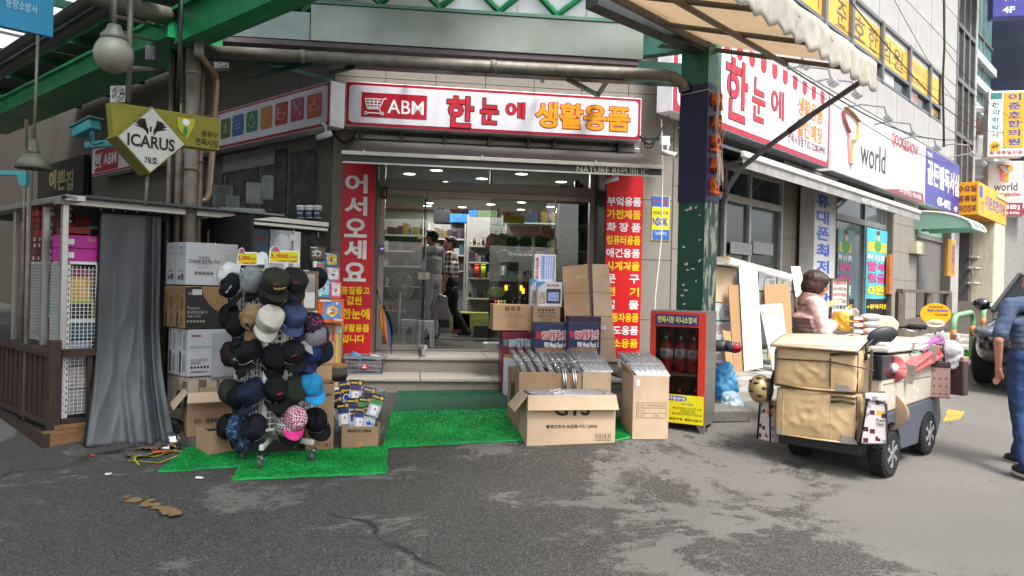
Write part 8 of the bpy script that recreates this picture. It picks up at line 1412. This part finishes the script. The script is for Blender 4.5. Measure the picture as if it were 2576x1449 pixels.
# mirror, handlebar console, sign mast
m0,m1_,m2_=CLp(2178,905,6.3),CLp(2180,870,6.35),CLp(2206,845,6.4);mi_=obj('side_mirror',MB().ell((0,0,0),(.13,.035,.075),20,0,12),mat('mirror_black','1f2126',.45),cart,smooth=True,loc=CLp(2219,845,6.4),rot=(0,-.3,D(46)));obj('mirror_stem',MB().tube([m0,m1_,CLp(2192,858,6.38),m2_],.012,8),black,cart,smooth=True)
con=obj('console',MB().prism([(-.12,-.06),(.1,-.08),(.12,.0),(.05,.07),(-.09,.07)],-.1,.1),cream,cart,loc=CLp(2222,812,7.5),rot=(0,0,D(46)),bev=.025);obj('handlebar',MB().tube([CLp(2240,815,7.5),CLp(2262,822,7.5),CLp(2328,822,7.45)],.018,10),black,cart,smooth=True);obj('grip',MB().tube([CLp(2285,822,7.47),CLp(2330,823,7.44)],.026,12),rubber,cart,smooth=True);obj('brake_lever',MB().tube([CLp(2268,826,7.45),CLp(2290,832,7.4),CLp(2315,838,7.4)],.008,6),chrome,cart,smooth=True)
obj('steering_post',MB().tube([CLp(2222,830,7.5),V((CLp(2222,830,7.5).x,CLp(2222,830,7.5).y,.9))],.05,10),cream,cart);obj('mast',MB().tube([CLp(2353,762,7.6),CLp(2352,872,7.55)],.012,8),chrome,cart,smooth=True);obj('mast_base',MB().box(-.06,-.05,-.1,.06,.05,.06),alu,cart,loc=CLp(2350,866,7.55),bev=.01);obj('ball_mount',MB().ell(CLp(2368,864,7.5),(.03,.03,.03),10),black,cart,smooth=True)
fsn=thing('fan_sign','round yellow fan advert tied to the mast of the cart','fan',at(2354,790,7.56),D(-6));obj('disc',MB().lathe([(.001,0),(.5,0),(.5,.004),(.001,.004)],28,sx=.29,sy=.215,axis='y'),mat('fan_yellow','e0a012',.4),fsn);obj('ribs',MB().lathe([(.001,0),(.3,0),(.3,.002)],20,(0,-.004,-.09),'y',sx=.3,sy=.13),mat('fan_white2','d4ccc0',.5),fsn);[obj('rib_spoke',MB().bar((0,-.006,-.105),(.1*math.cos(a),-.006,-.09+.05*math.sin(a)),.003,.002),paint('a08a60',.5),fsn) for a in [k*pi/9 for k in range(10)]]
text(fsn,'바른병원',0,.07,-.003,.13,.018,ltk,.02);text(fsn,'확실히 신경외과의원',.015,.035,-.003,.19,.028,ltb,.03);text(fsn,'02.435-7582',.05,-.005,-.003,.12,.018,ltk,.02)
# soft bags on the back of the cart
bagT=mat('bag_tan','c6a97e',.4,var=.08,vs=3,bump=.35,bs=5,coat=.2);bagTop=mat('bag_tan_top','cdb299',.3,var=.08,vs=3,bump=.15,bs=4,coat=.3);zipM=mat('zip_brown','4a3a2e',.7);greyP_=mat('corner_grey','8f8b86',.5)
def soft(name,bl,br,z0,z1,d,m,parent,puff=.02,seed=1):
    bl,br=V((bl.x,bl.y,0)),V((br.x,br.y,0));u=(br-bl);n=V((-u.y,u.x,0)).normalized();mb=MB();nu,nv,nd=44,28,18
    def nz(p): return .007*noise.noise(V((p.x*5,p.y*5,p.z*9))+V((seed,0,0)))+.009*(1-abs(noise.noise(p*8+V((0,seed,0))))) ** 3+.006*noise.noise(p*20)
    def fr(a,b): q=bl+u*a+V((0,0,z0+(z1-z0)*b));e=math.sin(pi*a) ** .5*math.sin(pi*b) ** .5;return q-n*(puff*e+nz(q)*e)
    def sd(a,b,s): q=bl+u*s+n*d*a+V((0,0,z0+(z1-z0)*b));e=math.sin(pi*a) ** .5*math.sin(pi*b) ** .5;return q+u.normalized()*(1 if s else-1)*(puff*e+nz(q)*e)
    def tb(a,b,t): q=bl+u*a+n*d*b+V((0,0,z1 if t else z0));e=math.sin(pi*a) ** .5*math.sin(pi*b) ** .5;return q+V((0,0,(puff*.7 if t else 0)*e))
    mb.grid(fr,nu,nv);mb.grid(lambda a,b: sd(a,b,1),nd,nv);mb.grid(lambda a,b: sd(1-a,b,0),nd,nv);mb.grid(lambda a,b: tb(a,b,1),nu,nd);mb.grid(lambda a,b: tb(a,b,0),nu,nd);bm=obj(name,mb,m,parent,smooth=True)
    b2=bmesh.new();b2.from_mesh(bm.data);bmesh.ops.remove_doubles(b2,verts=b2.verts,dist=.001);bmesh.ops.recalc_face_normals(b2,faces=b2.faces);b2.to_mesh(bm.data);b2.free();q=bm.modifiers.new('b','BEVEL');q.width=.03;q.segments=4;q.limit_method='ANGLE';q.angle_limit=1.0;return bl,br,u,n
def zipline(o,pts,w=.012): return obj('zip',MB().tube(pts,w,6),zipM,o,smooth=True)
for nm,lb_,(pl_,pr_),z0,z1,sd_ in (('cooler_bag','lower tan cooler bag strapped to the back of the cart',((1952,1105,6.62),(2148,1127,6.22)),.26,.66,3),('cooler_bag','upper tan cooler bag with a lid flap on the back of the cart',((1948,1000,6.62),(2152,1004,6.22)),.675,1.01,9)):
    o=thing(nm,lb_,'bag',CT,ca,'tan cooler bags on the cart');bl,br,u,n=soft('body',CLp(*pl_),CLp(*pr_),z0,z1,.3,bagT,o,.022,sd_);w_=u.length;f=lambda a,z,e=.03: bl+u*a-n*e+V((0,0,z))
    obj('piping',MB().tube([f(.0,z0+.005,.0),f(.5,z0+.005,.024),f(1,z0+.005,.0)],.008,6),bagT,o,smooth=True);zipline(o,[f(1.0,z0+.01,-.02),f(1.0,(z0+z1)/2,-.02),f(1.0,z1-.01,-.02)],.014);obj('seam',MB().tube([f(.72,z0,.012),f(.72,(z0+z1)/2,.026),f(.72,z1,.012)],.004,5),bagT,o)
    if z0<.5:
        zipline(o,[f(.72,z1-.07),f(.86,z1-.05,.032),f(1.0,z1-.07,.0)],.012);zipline(o,[f(.72,z1-.03),f(.86,z1-.02,.032),f(1.0,z1-.03,.0)],.008);obj('seam',MB().tube([f(.1,z0,.012),f(.1,(z0+z1)/2,.026),f(.1,z1,.012)],.004,5),bagT,o);obj('corner_patch',MB().prism([(.0,.0),(.13,.0),(.1,.05),(.0,.07)],-.004,.004),greyP_,o,loc=f(.85,z0+.005,.018),rot=(0,0,math.atan2(u.y,u.x)));obj('corner_patch',MB().prism([(.0,.0),(.08,.0),(.04,.03),(.0,.06)],-.004,.004),greyP_,o,loc=f(.02,z0+.005,.01),rot=(0,0,math.atan2(u.y,u.x)))
        pass
    else:
        lid=MB();lid.grid(lambda a,b: bl+u*(-.04+1.08*a)+n*(-.05+.42*b)+V((0,0,z1+.015+.075*math.sin(b*1.5)+.012*math.sin(pi*a))),16,8);obj('lid_flap',lid,bagTop,o,smooth=True,solid=.022);obj('piping',MB().tube([f(-.04,z1+.012,.052),f(.5,z1+.014,.062),f(1.04,z1+.012,.052)],.012,8),bagTop,o,smooth=True);zipline(o,[f(.7,z1-.035,.03),f(.85,z1-.02,.04),f(1.03,z1-.015,.03)],.011)
        obj('elastic_cord',MB().tube([f(0,z1-.1,.0),f(.03,z1-.1,.025),f(.7,z1-.09,.035),f(1.02,z1-.12,.015),f(1.2,z1-.14,-.02)],.006,6),mat('cord_plum','5a3a3e',.7),o,smooth=True);obj('cord',MB().tube([f(.71,z1-.06,.04),f(.71,z1-.3,.036)],.007,6),zipM,o);obj('cord',MB().tube([f(.0,z0+.02,.03),f(.5,z0-.005,.05),f(1.03,z0+.01,.02),f(1.3,z0+.02,-.1)],.008,6),zipM,o,smooth=True);obj('corner_patch',MB().prism([(.0,.0),(.13,.0),(.11,.05),(.02,.05)],-.004,.004),greyP_,o,loc=f(.76,z0+.01,.026),rot=(0,0,math.atan2(u.y,u.x)));obj('cord',MB().tube([f(.02,z1-.02,.03),f(.02,z1-.32,.035)],.01,6),mat('cord_plum','5a3a3e',.7),o)
# printed carrier bags, visor, helmet, umbrellas, totes
patM=mat('pattern_cloth','cdbfc0',.6,var=0);nt_=patM.node_tree;vr=N(nt_,'ShaderNodeTexVoronoi',Scale=24);vr.distance='CHEBYCHEV';tc_=N(nt_,'ShaderNodeTexCoord');nt_.links.new(tc_.outputs['Object'],vr.inputs['Vector']);c1_=N(nt_,'ShaderNodeValToRGB');c1_.color_ramp.interpolation='CONSTANT';e_=c1_.color_ramp.elements;e_[0].color=(*hx('cdbfc0'),1);e_[1].position=.5;e_[1].color=(*hx('4a1f2a'),1);z_=e_.new(.72);z_.color=(*hx('c9a23a'),1);z2=e_.new(.84);z2.color=(*hx('8f8a90'),1);sp4=N(nt_,'ShaderNodeSeparateColor');nt_.links.new(vr.outputs['Color'],sp4.inputs[0]);nt_.links.new(sp4.outputs[0],c1_.inputs[0])
ms_=N(nt_,'ShaderNodeMath',operation='LESS_THAN');ms_.inputs[1].default_value=.45;nt_.links.new(vr.outputs['Distance'],ms_.inputs[0]);mx_=N(nt_,'ShaderNodeMix',data_type='RGBA');nt_.links.new(ms_.outputs[0],mx_.inputs[0]);mx_.inputs[6].default_value=(*hx('cdbfc0'),1);nt_.links.new(c1_.outputs[0],mx_.inputs[7]);nt_.links.new(mx_.outputs[2],nt_.nodes['Principled BSDF'].inputs['Base Color'])
lbg=thing('lunch_bag','patterned lunch bag with a flap hanging at the rear corner of the cart','bag',at(2196,1118,6.15),D(-20));w2,h2=.1,.34
obj('body',MB().prism([(-.1,0),(.1,.02),(.085,.34),(-.055,.36)],-.055,.075),patM,lbg,bev=.012);obj('flap',MB().box(-.075,-.07,.35,.095,.08,.41),patM,lbg,bev=.015);obj('edging',MB().tube([(-.1,-.06,0),(-.055,-.06,.36),(.085,-.06,.34),(.1,-.06,.02),(-.1,-.06,0)],.007,6),black,lbg,smooth=True);text(lbg,'Fresh\nPack',.045,.19,-.063,.06,.06,ltk,.02);obj('strap',MB().tube([(-.03,.03,.4),(-.02,.06,.62),(-.02,.08,.75)],.012,6),zipM,lbg)
lb2=thing('lunch_bag','patterned lunch bag hanging on the far side under the helmet','bag',at(1934,1108,6.85),D(-70));obj('body',MB().prism([(-.09,0),(.09,0),(.07,.36),(-.06,.36)],-.05,.05),patM,lb2,bev=.012);obj('edging',MB().tube([(-.09,-.055,0),(-.06,-.055,.36),(.07,-.055,.36),(.09,-.055,0)],.008,6),black,lb2,smooth=True);obj('strap',MB().tube([(0,0,.36),(.01,.0,.5),(.03,.02,.62)],.016,6),black,lb2)
vis=thing('sun_visor','beige sun visor hat hanging on the side of the cart','hat',at(2262,1035,6.45),D(-38));vm_=mat('visor_beige','ab9078',.8,var=.08,bump=.15,bs=90);mb=MB()
mb.grid(lambda u,v: ((-.07+.16*v*math.sin(pi*u)) ,-.02-.05*math.sin(pi*u)*v,.17-.34*u-.03*v*(u-.3)),20,8);obj('brim',mb,vm_,vis,smooth=True,solid=.006);obj('band',MB().lathe([(.072,-.02),(.075,.02),(.06,.035)],20,(-.07,.0,.02),'y',sx=.6,sy=1.5),vm_,vis,smooth=True);obj('strap',MB().tube([(-.09,-.02,.15),(-.1,-.02,.24),(-.06,-.02,.2)],.008,6),vm_,vis)
hel=thing('cycle_helmet','gold cycle helmet with vents hanging at the rear of the cart','helmet',at(1912,978,6.75),D(-20));hm_=mat('helmet_gold','a08a5c',.3,.3,var=.05);mb=MB();mb.ell((0,0,0),(.1,.12,.125),24,0,14);obj('shell',mb,hm_,hel,smooth=True)
for k,(a,e) in enumerate(((-1.9,.5),(-1.2,.15),(-2.3,-.1),(-1.5,-.4),(-1.7,.9),(-2.6,.6),(-.8,.7))): d=V((math.cos(a)*math.cos(e)*.1,math.sin(a)*math.cos(e)*.12,math.sin(e)*.125));obj('vent',MB().ell(d*.98,(.026,.012,.014),10),black,hel,rot=(0,0,0))
obj('chin_strap',MB().tube([(.09,-.03,.02),(.12,-.02,.1),(.2,.04,.16),(.24,.06,.12)],.012,6),black,hel,smooth=True);obj('lining',MB().ell((.07,0,0),(.045,.1,.1),14),black,hel)
# rolled umbrellas along the side
def rolled(a,b,r0,r1,m,label,folds=5,nm='umbrella'):
    c=a;t=thing(nm,label,'umbrella',c,0,'umbrellas strapped to the cart');d=b-a;L=d.length;d.normalize();x=d.orthogonal().normalized();y=d.cross(x);mb=MB();n,m_=30,14
    def f(u,v): a_=2*pi*u;r=(r0+(r1-r0)*v)*(1+.22*math.sin(folds*a_+v*4)+.1*noise.noise((u*8,v*6,r0*99)))*(1 if v<.95 else .6);return d*L*v+x*r*math.cos(a_)+y*r*math.sin(a_)
    mb.grid(f,n,m_);obj('canopy',mb,m,t,smooth=True);return t,d,x,y
pinkU=mat('pink_cloth','b05a58',.6,var=.15,vs=5,bump=.2,bs=8);redU=mat('red_cloth','a8302c',.6,var=.1)
t,d,x,y=rolled(at(2278,930,6.55),at(2352,885,7.15),.05,.085,pinkU,'thick pink rolled umbrella strapped along the side of the cart');obj('red_end',MB().ell(d*.72,(.085,.085,.085),14),redU,t,smooth=True);obj('clip',MB().box(-.05,-.015,-.1,.05,.015,.06),alu,t,loc=d*.05+V((-.01,-.04,-.02)),rot=(0,.2,D(-40)));obj('clip',MB().box(-.035,-.015,-.1,.035,.015,.06),alu,t,loc=d*.6+V((0,-.09,.05)),rot=(0,.2,D(-40)))
sh_=thing('parasol_end','pink floppy umbrella end with a white knob facing the road','umbrella',at(2245,927,6.42),D(-20));obj('frill',MB().grid(lambda u,v: ((.03+.075*v)*math.cos(2*pi*u),.03*v*math.sin(6*pi*u)-.02,(.03+.085*v)*math.sin(2*pi*u)),36,5),pinkU,sh_,smooth=True,solid=.006);obj('knob',MB().ell((0,-.04,.01),(.042,.035,.042),14),mat('knob_white','c9c9cc',.35),sh_,smooth=True);obj('tie_cord',MB().tube([(-.05,0,.0),(-.2,.03,-.03)],.008,6),mat('mauve_cord','9a7a94',.6),sh_)
rolled(at(2290,890,6.75),at(2345,862,7.2),.035,.05,mat('mint_cloth','6aa890',.6,var=.2,vs=6),'mint green rolled umbrella behind the pink one',6);rolled(at(2312,880,6.85),at(2368,855,7.3),.03,.05,mat('violet_cloth','94508f',.5,var=.25,vs=8),'violet rolled umbrella on top of the bundle',7)
single('blue_cloth','navy folded cloth by the mast of the cart','cloth',MB().ell((0,0,0),(.09,.07,.03),14),paint('26365c',.7),loc=at(2368,868,7.35),smooth=True)
wbg=bag('white carrier bag tied at the front corner of the cart',2388,893,7.2,(.1,.085,.14),mat('white_carrier','cfd0d4',.3,var=.08,trl=.3,bump=.3,bs=10),31,wr_=.7);obj('handle',MB().tube([(-.06,0,.1),(-.09,0,.2),(-.06,0,.22)],.014,6),mat('white_carrier','cfd0d4',.3),wbg,smooth=True);obj('handle',MB().tube([(.05,0,.1),(.08,0,.19),(.04,0,.2)],.014,6),mat('white_carrier','cfd0d4',.3),wbg,smooth=True)
def tote(px,py,Y,w_,h_,r,m,label,trim):
    t=thing('tote_bag',label,'bag',at(px,py,Y),r,'tote bags on the cart front');obj('body',MB().prism([(-w_/2,0),(w_/2,0),(w_/2*.92,h_),(-w_/2*.92,h_)],-.05,.05),m,t,bev=.012);obj('top_trim',MB().box(-w_/2*.96,-.056,h_-.03,w_/2*.96,.056,h_+.02),trim,t,bev=.008);obj('strap',MB().tube([(-w_*.2,0,h_),(-w_*.15,0,h_+.18),(w_*.15,0,h_+.18),(w_*.2,0,h_)],.01,6),trim,t,smooth=True);return t
tt=tote(2362,1000,7.05,.17,.31,D(-20),mat('tote_pink','9c7f76',.6,var=.06),'pinkish tote bag with small motifs on the front corner of the cart',mat('tote_brown','3c2c2a',.6))
for k in range(10): obj('motif_print',MB().box(-.006,-.0525,-.006,.006,-.0505,.008),zipM,tt,loc=(-.05+.05*(k % 3),0,.04+.07*(k // 3)))
tote(2402,992,7.2,.2,.34,D(-55),mat('tote_brown2','4a3532',.6),'dark brown tote bag behind the pink one',mat('tote_pink','9c7f76',.6,var=.06))
for i in range(4):
    p=at(2166,850-i*16.5,6.95);t=thing('drink_pack',['film packed goods at the bottom of the pile on the cart lid','second film pack of the pile on the cart lid','third film pack of the pile on the cart lid','top film pack of the pile on the cart lid'][i],'pack',p,D(-8),'film packs on the cart lid');obj('box',MB().box(-.09,-.05,-.024,.04,.05,.024),paint('8a5a4a' if i else 'a8b4aa',.4,var=.4,vs=16),t,bev=.008);obj('plastic_wrap',MB().ell((.085,0,.012),(.1,.075,.034),16),mat('pack_film','d0d2d4',.15,var=.15,vs=16,bump=.5,bs=26,trl=.3),t,smooth=True);obj('logo_print',MB().box(-.075,-.052,-.012,.0,-.0505,.012),ltw if i else signR,t)
# ================================================================== PARKED CAR
cp=V((7.68,10.5,0));cp.z=gz(cp.x,cp.y);cr=thing('parked_car','black car parked at the kerb behind the walking man','car',cp,D(138.2));cr.rotation_euler=(0,0,D(138.2));carM=mat('car_black','0e0f12',.15,var=.0,coat=.8,spec=.6)
secs=[(-2.2,.72,.42,.80),(-2.1,.82,.30,.96),(-1.2,.89,.24,.98),(0,.9,.22,.96),(1.0,.9,.22,.93),(1.75,.86,.24,.86),(2.1,.76,.28,.74),(2.22,.62,.36,.6)]
mb=MB();n=20
def sec(w_,z0,z1):
    return [(w_*(abs(math.cos(a)) ** .45)*(1 if math.cos(a)>0 else-1),(z0+z1)/2+(z1-z0)/2*(abs(math.sin(a)) ** .6)*(1 if math.sin(a)>0 else-1)) for a in [2*pi*k/n for k in range(n)]]
for y,w_,z0,z1 in secs: mb.v += [(x,y,z) for x,z in sec(w_,z0,z1)]
for i in range(len(secs)-1):
    for k in range(n): mb.f.append([i*n+k,i*n+(k+1) % n,(i+1)*n+(k+1) % n,(i+1)*n+k]);mb.m.append(0)
mb.f += [list(range(n)),list(range((len(secs)-1)*n,len(secs)*n))];mb.m += [0,0];obj('body',mb,carM,cr,smooth=True,sub=1)
cab=MB();q=[(-1.9,.95),(-1.2,1.42),(.1,1.46),(.95,.93)];cab.add([(s*(.78 if z<1.1 else .6),y,z) for s in (-1,1) for y,z in q],[(0,1,2,3),(7,6,5,4),(0,4,5,1),(1,5,6,2),(2,6,7,3),(3,7,4,0)]);obj('cabin',cab,mat('car_glass','15181c',.04,spec=1.0),cr,bev=.05);rf=MB().box(-.58,-1.2,1.43,.58,.1,1.475);obj('roof',rf,carM,cr,bev=.02)
for s in (-1,1): obj('pillar',MB().bar((s*.62,.08,1.45),(s*.79,.98,.94),.05,.06),carM,cr);obj('headlight',MB().ell((s*.66,1.98,.68),(.17,.16,.09),14),mat('headlight','4d5359',.05,spec=1.0),cr,smooth=True);m_=obj('door_mirror',MB().ell((s*.99,.62,1.02),(.11,.07,.085),14),carM,cr,smooth=True);obj('mirror_face',MB().ell((s*.99,.57,1.02),(.09,.03,.065),12),chrome,m_);obj('mirror_arm',MB().bar((s*.8,.62,.95),(s*.95,.62,.99),.05,.04),black,m_);obj('door_line',MB().box(s*.897-.004,.3,.3,s*.897+.006,.306,.92),black,cr);obj('fog_lamp',MB().ell((s*.6,2.1,.42),(.08,.05,.04),10),mat('headlight','4d5359',.05,spec=1.0),cr)
obj('grille',MB().box(-.42,2.1,.5,.42,2.2,.66),chrome,cr,bev=.02);[obj('grille_bar',MB().box(-.4,2.19,.52+.035*k,.4,2.215,.535+.035*k),black,cr) for k in range(4)];obj('number_plate',MB().box(-.26,2.19,.38,.26,2.22,.48),white,cr)
for x in (-.8,.8):
    for y in (1.35,-1.35): w_=obj('wheel',MB().lathe([(.2,-.1),(.3,-.1),(.325,-.07),(.325,.07),(.3,.1),(.2,.1)],30,(x,y,.325),'x'),tyreM,cr);obj('rim',MB().lathe([(.001,.08*(1 if x>0 else-1)),(.2,.07*(1 if x>0 else-1)),(.21,.1*(1 if x>0 else-1))],24,(x,y,.325),'x'),mat('spoke_alloy','b4b4b8',.25,.8),w_)
# ================================================================== INSIDE THE SHOP
shW=mat('shelf_white','b4b4b0',.4)
def IP(px,py,Y): return at(px,py,Y)
GC=[paint(c,.4,var=.5,vs=22) for c in ('2b3f5f','6a3430','8b877f','2a2c32','5f6444','4a3444','3f5f68','7a6238','3a342f','a0a0a0','26364a','4a2428','1e1f24','55524e')]
def shelf(px0,px1,Y,levels,label,dp=.4,top=None):
    a,b=at(px0,700,Y),at(px1,700,Y);k=Y/FPX;t=thing('shelf_unit',label,'shelf',(a.x,Y,FZ),0,'white shelf units in the shop');w_=b.x-a.x;zt=at(px0,top,Y).z-FZ
    for x in (0,w_-.03): obj('upright',MB().box(x,0,0,x+.03,.03,zt),shW,t)
    obj('back_panel',MB().box(0,dp,0,w_,dp+.02,zt),mat('shelf_back','8a8a88',.6),t);zs=[0.1]
    for py in levels: z=at((px0+px1)/2,py,Y).z-FZ;obj('shelf_board',MB().box(.03,-.01,z-.025,w_-.03,dp,z),shW,t);zs.append(z)
    return t,a.x,w_,dp,zs
r3=random.Random(11)
def stock(a,Y,w_,zs,hmax,grp,kinds,dens=.14):
    for z in zs:
        x=.04
        while x<w_-.08:
            ww=r3.uniform(.05,dens);hh=r3.uniform(.5,1)*hmax;k=r3.choice(kinds);m=r3.choice(GC);n_='shelf_bottle' if k=='b' else 'shelf_box';lb_='bottle on a white shelf behind the glass' if k=='b' else 'small goods box on a white shelf behind the glass'
            mb=MB().lathe([(ww*.35,0),(ww*.38,hh*.6),(ww*.15,hh*.8),(ww*.15,hh)],10) if k=='b' else MB().box(-ww/2,0,0,ww/2,.16,hh)
            single(n_,lb_,'bottle' if k=='b' else 'box',mb,m,grp[k],loc=(a+x+ww/2,Y+(.08 if k=='b' else .01),FZ+z+.002));x += ww+r3.uniform(.0,.012)
gr={'b': 'bottles on the shop shelves','x': 'goods boxes on the shop shelves'}
t,a,w_,dp,zs=shelf(1172,1262,13.6,(618,659,699,750),'white shelf unit with flasks right of the two men',.4,540);stock(a,13.6,w_,zs[:1],.25,gr,'x');stock(a,13.6,w_,zs[1:],.2,gr,'bx',.11)
t,a,w_,dp,zs=shelf(1075,1170,14.2,(600,640,680),'white shelf unit with hanging packs behind the two men',.3,560);stock(a,14.2,w_,zs,.22,gr,'x',.1)
t,a,w_,dp,zs=shelf(930,1066,13.4,(590,630,668,720,780),'white shelf unit behind the standing fan',.35,545);stock(a,13.4,w_,zs,.2,gr,'xb',.12)
t,a,w_,dp,zs=shelf(1268,1400,13.9,(560,640,700),'white shelf unit behind the caps in the window',.35,545);stock(a,13.9,w_,zs,.26,gr,'x',.16)
t,a,w_,dp,zs=shelf(1396,1490,12.3,(500,565,630,700,770),'dark goods shelf at the right of the shop',.35,470);stock(a,12.3,w_,zs,.33,gr,'x',.09)
t,a,w_,dp,zs=shelf(1090,1260,16.5,(560,600,640),'far white shelf unit near the back wall',.4,520);stock(a,16.5,w_,zs,.3,gr,'x',.2)
for px,py,Y,w_,h_,c,lb_ in ((1165,560,14.3,.5,.16,'2a6aa8','stack of blue boxes on top of the shelves'),(1205,556,14.4,.4,.2,'2a5fa0','second stack of blue boxes on top of the shelves'),(1225,570,14.3,.35,.3,'55704a','green and blue boxes on top of the flask shelf'),(1110,560,14.6,.3,.25,'1f1f24','black boxes on top of the far shelf'),(1190,830,13.2,.8,.3,'a8ac5a','row of lime boxes on the shop floor'),(1160,840,13.2,.3,.35,'7a3f2a','brown red boxes on the shop floor'),(1060,800,12.6,.5,.5,'53585f','grey basket stack by the man in grey'),(1215,850,12.4,.3,.2,'2f2f33','small black basket on the shop floor')):
    p=at(px,py,Y);single('stacked_box',lb_,'box',MB().box(-w_/2,0,0,w_/2,.3,h_),paint(c,.45,var=.35,vs=12),loc=(p.x,p.y,max(FZ+.001,p.z)),bev=.006)
for i,(px,c) in enumerate(((1199,'b8302f'),(1215,'8fae2a'))):
    t=thing('tumbler',['red tumbler on the flask shelf','lime green tumbler on the flask shelf'][i],'tumbler',at(px,698,13.5));obj('body',MB().lathe([(.035,0),(.045,.2)],14),paint(c,.35),t,smooth=True);obj('lid',MB().lathe([(.047,.2),(.045,.23),(.03,.235)],14),paint(c,.35),t,smooth=True)
# caps, dark display and plank in the window
for i,(px,py,c,lb_) in enumerate(((1240,600,'c08a88','pink cap hanging in the shop window'),(1264,600,'8f8c84','grey flowered cap in the shop window'),(1262,640,'a4a29c','white flowered cap below it in the shop window'),(1290,605,'17181f','dark cap with stars in the shop window'),(1322,605,'151519','black cap with a grey button in the shop window'),(1360,605,'121216','black spangled cap in the shop window'),(1295,655,'1c1a1c','dark cap low in the shop window'),(1322,655,'4a1a1f','dark red cap low in the shop window'),(1238,645,'2a2e3a','navy cap edge low in the shop window'),(1375,580,'HT','checked cap at the top of the window rack'))):
    place_cap(at(px,py,11.35),V((0,-1,0)),'ball',34,(i % 3-1)*14,HT if c=='HT' else fabric(c),fabric('2a2a30') if c=='HT' else fabric(c),lb_,'caps in the shop window',50+i,1 if i in (3,7) else 0)
wrk=thing('window_rack','white wire rack for caps inside the shop window','rack',at(1300,860,11.5));wrk.location.z=FZ;pa=at(1235,560,11.55);pb_=at(1385,560,11.55);mb=MB()
for k in range(12): x=pa.x+(pb_.x-pa.x)*k/11-wrk.location.x;mb.cb((x,0,1.0),(.008,.008,1.5))
for k in range(16): mb.cb(((pa.x+pb_.x)/2-wrk.location.x,0,.3+.1*k),(pb_.x-pa.x,.008,.008))
obj('wire_mesh',mb,wireW,wrk);obj('foot',MB().box(-.5,-.2,0,.5,.2,.04),wireW,wrk)
pcard(1266,540,1320,562,11.3,D(5),'yellow price card over the caps inside the window')
single('window_plank','pale plank across the window display','plank',MB().box(-.28,-.02,-.045,.28,.02,.045),mat('plank_pale','a8a29a',.4),loc=at(1283,700,11.0),bev=.004)
dsp=thing('goods_display','dark display of bracelets and lamps low in the window','display',at(1290,745,11.2));obj('panel',MB().box(-.35,.1,-.3,.35,.12,.25),dark,dsp)
for k in range(26): x,z=r3.uniform(-.32,.32),r3.uniform(-.2,.2);o=obj('trinket',MB().ell((x,.08,z),(.012,.008,.02),8),chrome if k % 2 else fabric('2a2a30'),dsp)
for x,z in ((-.1,.12),(.12,.12),(.15,.08)): obj('lit_tag',MB().box(x-.02,.06,z-.04,x+.02,.07,z+.04),mat('amber_led','ffae1a',emit=1.6,var=0),dsp)
single('green_pack','lime green pack in the dark window display','packet',MB().ell((0,0,0),(.12,.05,.07),12),paint('a0ae2a',.4),loc=at(1250,735,11.0),smooth=True)
# striped market awning across the road: it is what the shop glass mirrors
sa2=thing('striped_awning','striped market awning of the stalls across the alley','awning',(-2.5,-7.5,3.9),0);cs_=['b9c4c8','2f6fc0','8fae3a','d8742a','7fb04a','d8742a','5f9a3f']
for i,c in enumerate(cs_): obj('stripe_cloth',MB().box(-5,i*.32-1,1.3-i*.36,9,i*.32-.7,1.3-i*.36+.36),mat('stripe_'+c+str(i),c,.7,var=.1,trl=.5),sa2)
for x in (-5,2,9): obj('post',MB().tube([(x,1.2,-3),(x,1.2,-.9)],.05,8),galv,sa2)
flush_texts()
